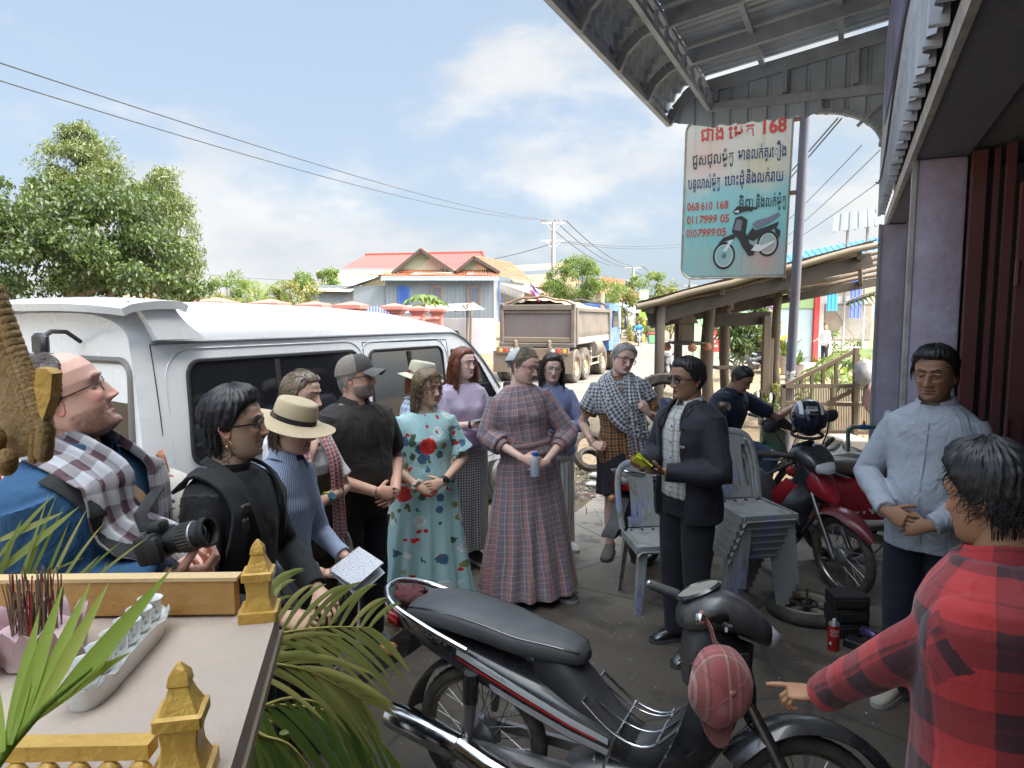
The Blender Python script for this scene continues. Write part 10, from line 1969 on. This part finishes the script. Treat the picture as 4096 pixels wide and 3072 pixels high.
def tray(u,v):
 an=u*2*pi; c,s_=cos(an),sin(an); L=LL/2+.025; w=.036; e=.35; x=L*copysign(abs(c)**e,c); y=w*copysign(abs(s_)**.7,s_); ro=[.82,.86,.97,1.06,1.10,1.04,.9,.0][min(7,int(v*7.001))]; zz=[0,.006,.025,.038,.043,.040,.030,.028][min(7,int(v*7.001))]; zz+=(.005*cos(an*12) if .5<v<.8 else 0); return (A0+B0)/2+dl*(x*(1-(1-ro)*.25) if ro>0 else 0)+wl*(y*ro)+V((0,0,TZ+.001+zz))
m=MB(); m.grid(tray,96,7); obj('tray_body',m,pc,tt_,60)
for i in range(6):
 c=A0.lerp(B0,(i+.2)/5.4)+V((0,0,TZ+.030)); t=thing('tea_cup',['nearest of the six white cups on the tray','second nearest white cup on the tray','third nearest white cup on the tray','third farthest white cup on the tray','second farthest white cup on the tray','farthest white cup on the tray'][i],'cup',c,group='white cups on the tray')
 m=MB(); m.lathe([(0,0),(.014,0),(.017,.004),(.0215,.014),(.0225,.040),(.0240,.046),(.0225,.045),(.020,.036),(.018,.012),(0,.008)],c,26); obj('cup_body',m,pc,t,50)
 for k in range(5):
  an=-.9+.16*sin(k*2.1); z=.012+.006*k; q=V((cos(an),sin(an),0)); sd=V((-q.y,q.x,0)); b=c+q*.0229+V((0,0,z)); l=(sd*(1 if k%2 else -1)*.007+V((0,0,.006))); m=MB(); m.add([b,b+l*.5+V((0,0,.002)),b+l,b+l*.5-V((0,0,.002))],[(0,1,2,3)]); obj('leaf_print',m,M('print_brown',(.28,.20,.17),.5),t)
c=V((-.905,1.30,TZ)); t=thing('incense_pot','pink lotus shaped pot full of burnt incense sticks on the shrine table','incense pot',c); lm=M('lotus_pink',(.48,.30,.32),.6,0,.15,12,dirt=((.5,.48,.45),.4,9))
m=MB(); m.lathe([(0,0),(.055,0),(.07,.02),(.075,.05),(.06,.06),(0,.055)],c,24); obj('pot_body',m,lm,t,50)
for i in range(16):
 an=i*pi/8; q=V((cos(an),sin(an),0)); sd=V((-q.y,q.x,0)); r=.068+.012*(i%2); m=MB(); m.grid(lambda u,v:c+q*(r+.022*v*v)+sd*((2*u-1)*.021*sin(min(1,v*.92+.12)*pi)**.7)+V((0,0,.005+.085*v)),5,7,thick=.002); obj('petal',m,lm,t,60)
ms=MB()
for i in range(95):
 an=rnd.random()*6.28; r=rnd.random()**.5*.042; p=c+V((r*cos(an),r*sin(an),.05)); L=rnd.uniform(.06,.125); q=p+V((rnd.gauss(0,.008),rnd.gauss(0,.008),L)); ms.tube([p,q],.0016,4,k=rnd.choice([0,0,0,1,2]))
obj('incense_sticks',ms,[M('stick_tan',(.22,.15,.10),.9),M('stick_red',(.30,.03,.03),.9),M('stick_grey',(.16,.12,.11),.9)],t)['kind']='stuff'
# ---------------- foreground leaves
def blade(m,p0,p1,w,sag,nrm=(0,-1,.3),n=9,pw=.8):
 p0,p1=V(p0),V(p1); d=p1-p0; L=d.length; s_=d.cross(V(nrm)).normalized(); nn=s_.cross(d).normalized(); vs=[]
 for i in range(n+1):
  f=i/n; c=p0+d*f+V((0,0,-sag*L*(f*f-f*.0)+ (sag*L*f*.35))); ww=w*sin(min(1,.12+f*.92)*pi)**pw*(1-.25*f); vs+=[c-s_*ww,c-nn*ww*.28,c+s_*ww]
 m.add(vs,[q for i in range(n) for q in((3*i,3*i+1,3*i+4,3*i+3),(3*i+1,3*i+2,3*i+5,3*i+4))]); return m
L_lime=leaf_mat('leaf_lime',(.26,.38,.05),(.36,.48,.07),(.46,.52,.10),.4,.4); L_blade=leaf_mat('leaf_blade',(.14,.20,.05),(.26,.31,.08),(.42,.40,.16),.4,.45)
t=thing('lime_palm_frond','bright lime green palm frond arching over the cups at the lower left corner','palm frond',at(0,760,.6))
m=MB(); m.tube([at(-30,800,.60),at(10,745,.62),at(45,705,.63),at(92,668,.64)],[.006,.005,.004,.002],7); obj('rachis',m,L_lime,t,60)
for i,(b,e,w,s_) in enumerate((((2,752),(-14,640),.0075,.1),((8,745),(40,612),.0085,-.05),((14,738),(64,582),.0085,.0),((26,724),(92,579),.0075,.0),((38,712),(111,577),.0075,.02),((55,700),(174,572),.0095,-.06),((70,690),(128,628),.0085,.0),((2,758),(-20,700),.008,.1),((30,722),(132,640),.007,.15),((0,765),(-30,668),.008,.1))):
 m=MB(); blade(m,at(*b,.61+.004*i),at(*e,.66+.006*(i%4)),w,s_); lvattr(obj('leaflet',m,L_lime,t,180),30,i)
t=thing('strappy_plant','plant with long thin arching leaves in front of the man in blue','plant',at(20,640,1.60))
bl=[((-6,575),(80,506),.010,.0),((-4,560),(55,487),.006,.1),((14,612),(56,487),.006,.1),((6,616),(50,500),.005,-.1),((38,610),(88,498),.005,.1),((34,606),(70,520),.005,0),((44,612),(105,508),.0045,.15),((60,602),(122,531),.004,.15),((64,606),(150,528),.004,.1),((80,598),(128,562),.004,.1),((88,604),(108,560),.0035,0),((20,600),(64,505),.005,0),((-6,590),(22,512),.008,.1),((0,540),(64,512),.008,.0),((10,600),(84,545),.004,.2),((48,606),(100,555),.004,.0)]
for i,(b,e,w,s_) in enumerate(bl): m=MB(); blade(m,at(*b,1.585),at(*e,1.56+.01*(i%3)),w,s_,pw=.6); lvattr(obj('leaf',m,L_blade,t,180),30,i)
m=MB(); m.tube([V((at(10,640,1.6).x,1.62,0)),at(10,640,1.62)],.02,8); obj('stem',m,L_blade,t,60)
pb_=V((-.72,1.95,0)); t=thing('areca_palm','areca palm with arching feathered fronds between the shrine and the black moped','palm',pb_); m=MB(); m.lathe([(0,0),(.13,0),(.17,.26),(.18,.28),(.16,.28),(0,.25)],pb_,20); obj('pot',m,M('pot_dark',(.10,.08,.07),.8),t,50)
for k in range(4): m=MB(); m.tube([pb_+V((.04*cos(k*1.6),.04*sin(k*1.6),.24)),pb_+V((.06*cos(k*1.6),.06*sin(k*1.6),.75))],.014,8); obj('cane',m,M('cane_green',(.16,.20,.06),.5,0,.3,9),t,60)
L_pa=leaf_mat('leaf_areca',(.10,.19,.05),(.17,.28,.07),(.32,.36,.09),.35,.35); L_pb=leaf_mat('leaf_areca_yellow',(.26,.30,.09),(.38,.39,.13),(.52,.46,.16),.35,.35)
def frond(pts,n,lf,sides,mat,seed,g=.5,w=.0075,f0=.06):
 D=[at(*p) for p in pts]; D=[V(x) for x in smooth_st([tuple(d) for d in D],5)]; D=[pb_+V((0,0,.6))]+D if False else D; m=MB(); m.tube(D,[.006*(1-.8*i/len(D)) for i in range(len(D))],7); fr=obj('frond',m,M('rachis_yellow',(.36,.32,.08),.5),t,60); rnd=random.Random(seed)
 for i in range(n):
  f=f0+(1-f0)*(i+.5)/n; j=f*(len(D)-1); k=min(len(D)-2,int(j)); p=D[k].lerp(D[k+1],j-k); tg=(D[k+1]-D[k]).normalized()
  for sd in sides:
   d=(tg*rnd.uniform(.55,.8)+V(sd)*rnd.uniform(.85,1.1)+V((0,rnd.uniform(-.12,.12),0))).normalized(); L=lf*(.55+.45*sin(min(1,f*.9+.18)*pi))*rnd.uniform(.9,1.1); mm=MB(); q=8; s_=d.cross(V((0,-1,.2))).normalized(); vs=[]
   for z in range(q+1):
    h=z/q; c_=p+d*L*h+V((0,0,-g*L*h*h)); ww=w*sin(min(1,.10+h*.93)*pi)**.6; tt=(d+V((0,0,-2*g*h))).normalized(); s_=tt.cross(V((.2,-1,.25))).normalized(); nn=s_.cross(tt); vs+=[c_-s_*ww,c_+nn*ww*.25,c_+s_*ww]
   mm.add(vs,[x for z in range(q) for x in((3*z,3*z+1,3*z+4,3*z+3),(3*z+1,3*z+2,3*z+5,3*z+4))]); lvattr(obj('leaflet',mm,mat,fr,180),30,seed*50+i*2+(sides.index(sd)))
frond([(250,668,1.90),(262,640,1.93),(300,630,1.98),(340,627,2.03),(372,628,2.08)],13,.30,[(-.1,0,.9),(.35,0,-.5)],L_pb,1,.42)
frond([(248,690,1.88),(258,706,1.85),(290,698,1.85),(325,706,1.86),(352,728,1.88),(372,760,1.9)],17,.36,[(.2,-.05,-.95)],L_pa,2,.55,.0085)
frond([(246,680,1.85),(262,665,1.84),(300,668,1.85),(335,684,1.87),(360,700,1.9)],10,.24,[(.3,0,-.55),(.2,0,.3)],L_pb,3,.42)
frond([(250,712,1.95),(280,705,1.99),(330,712,2.05),(375,735,2.1),(410,780,2.12)],13,.24,[(.3,0,-.8)],L_pa,4,.5)
frond([(250,660,1.95),(258,615,1.97),(268,590,2.0)],6,.26,[(.5,0,.55)],L_pb,5,.45)
frond([(244,720,1.8),(262,735,1.78),(290,745,1.78),(315,775,1.78)],10,.30,[(.2,0,-.9),(-.3,0,-.8)],L_pa,6,.35)
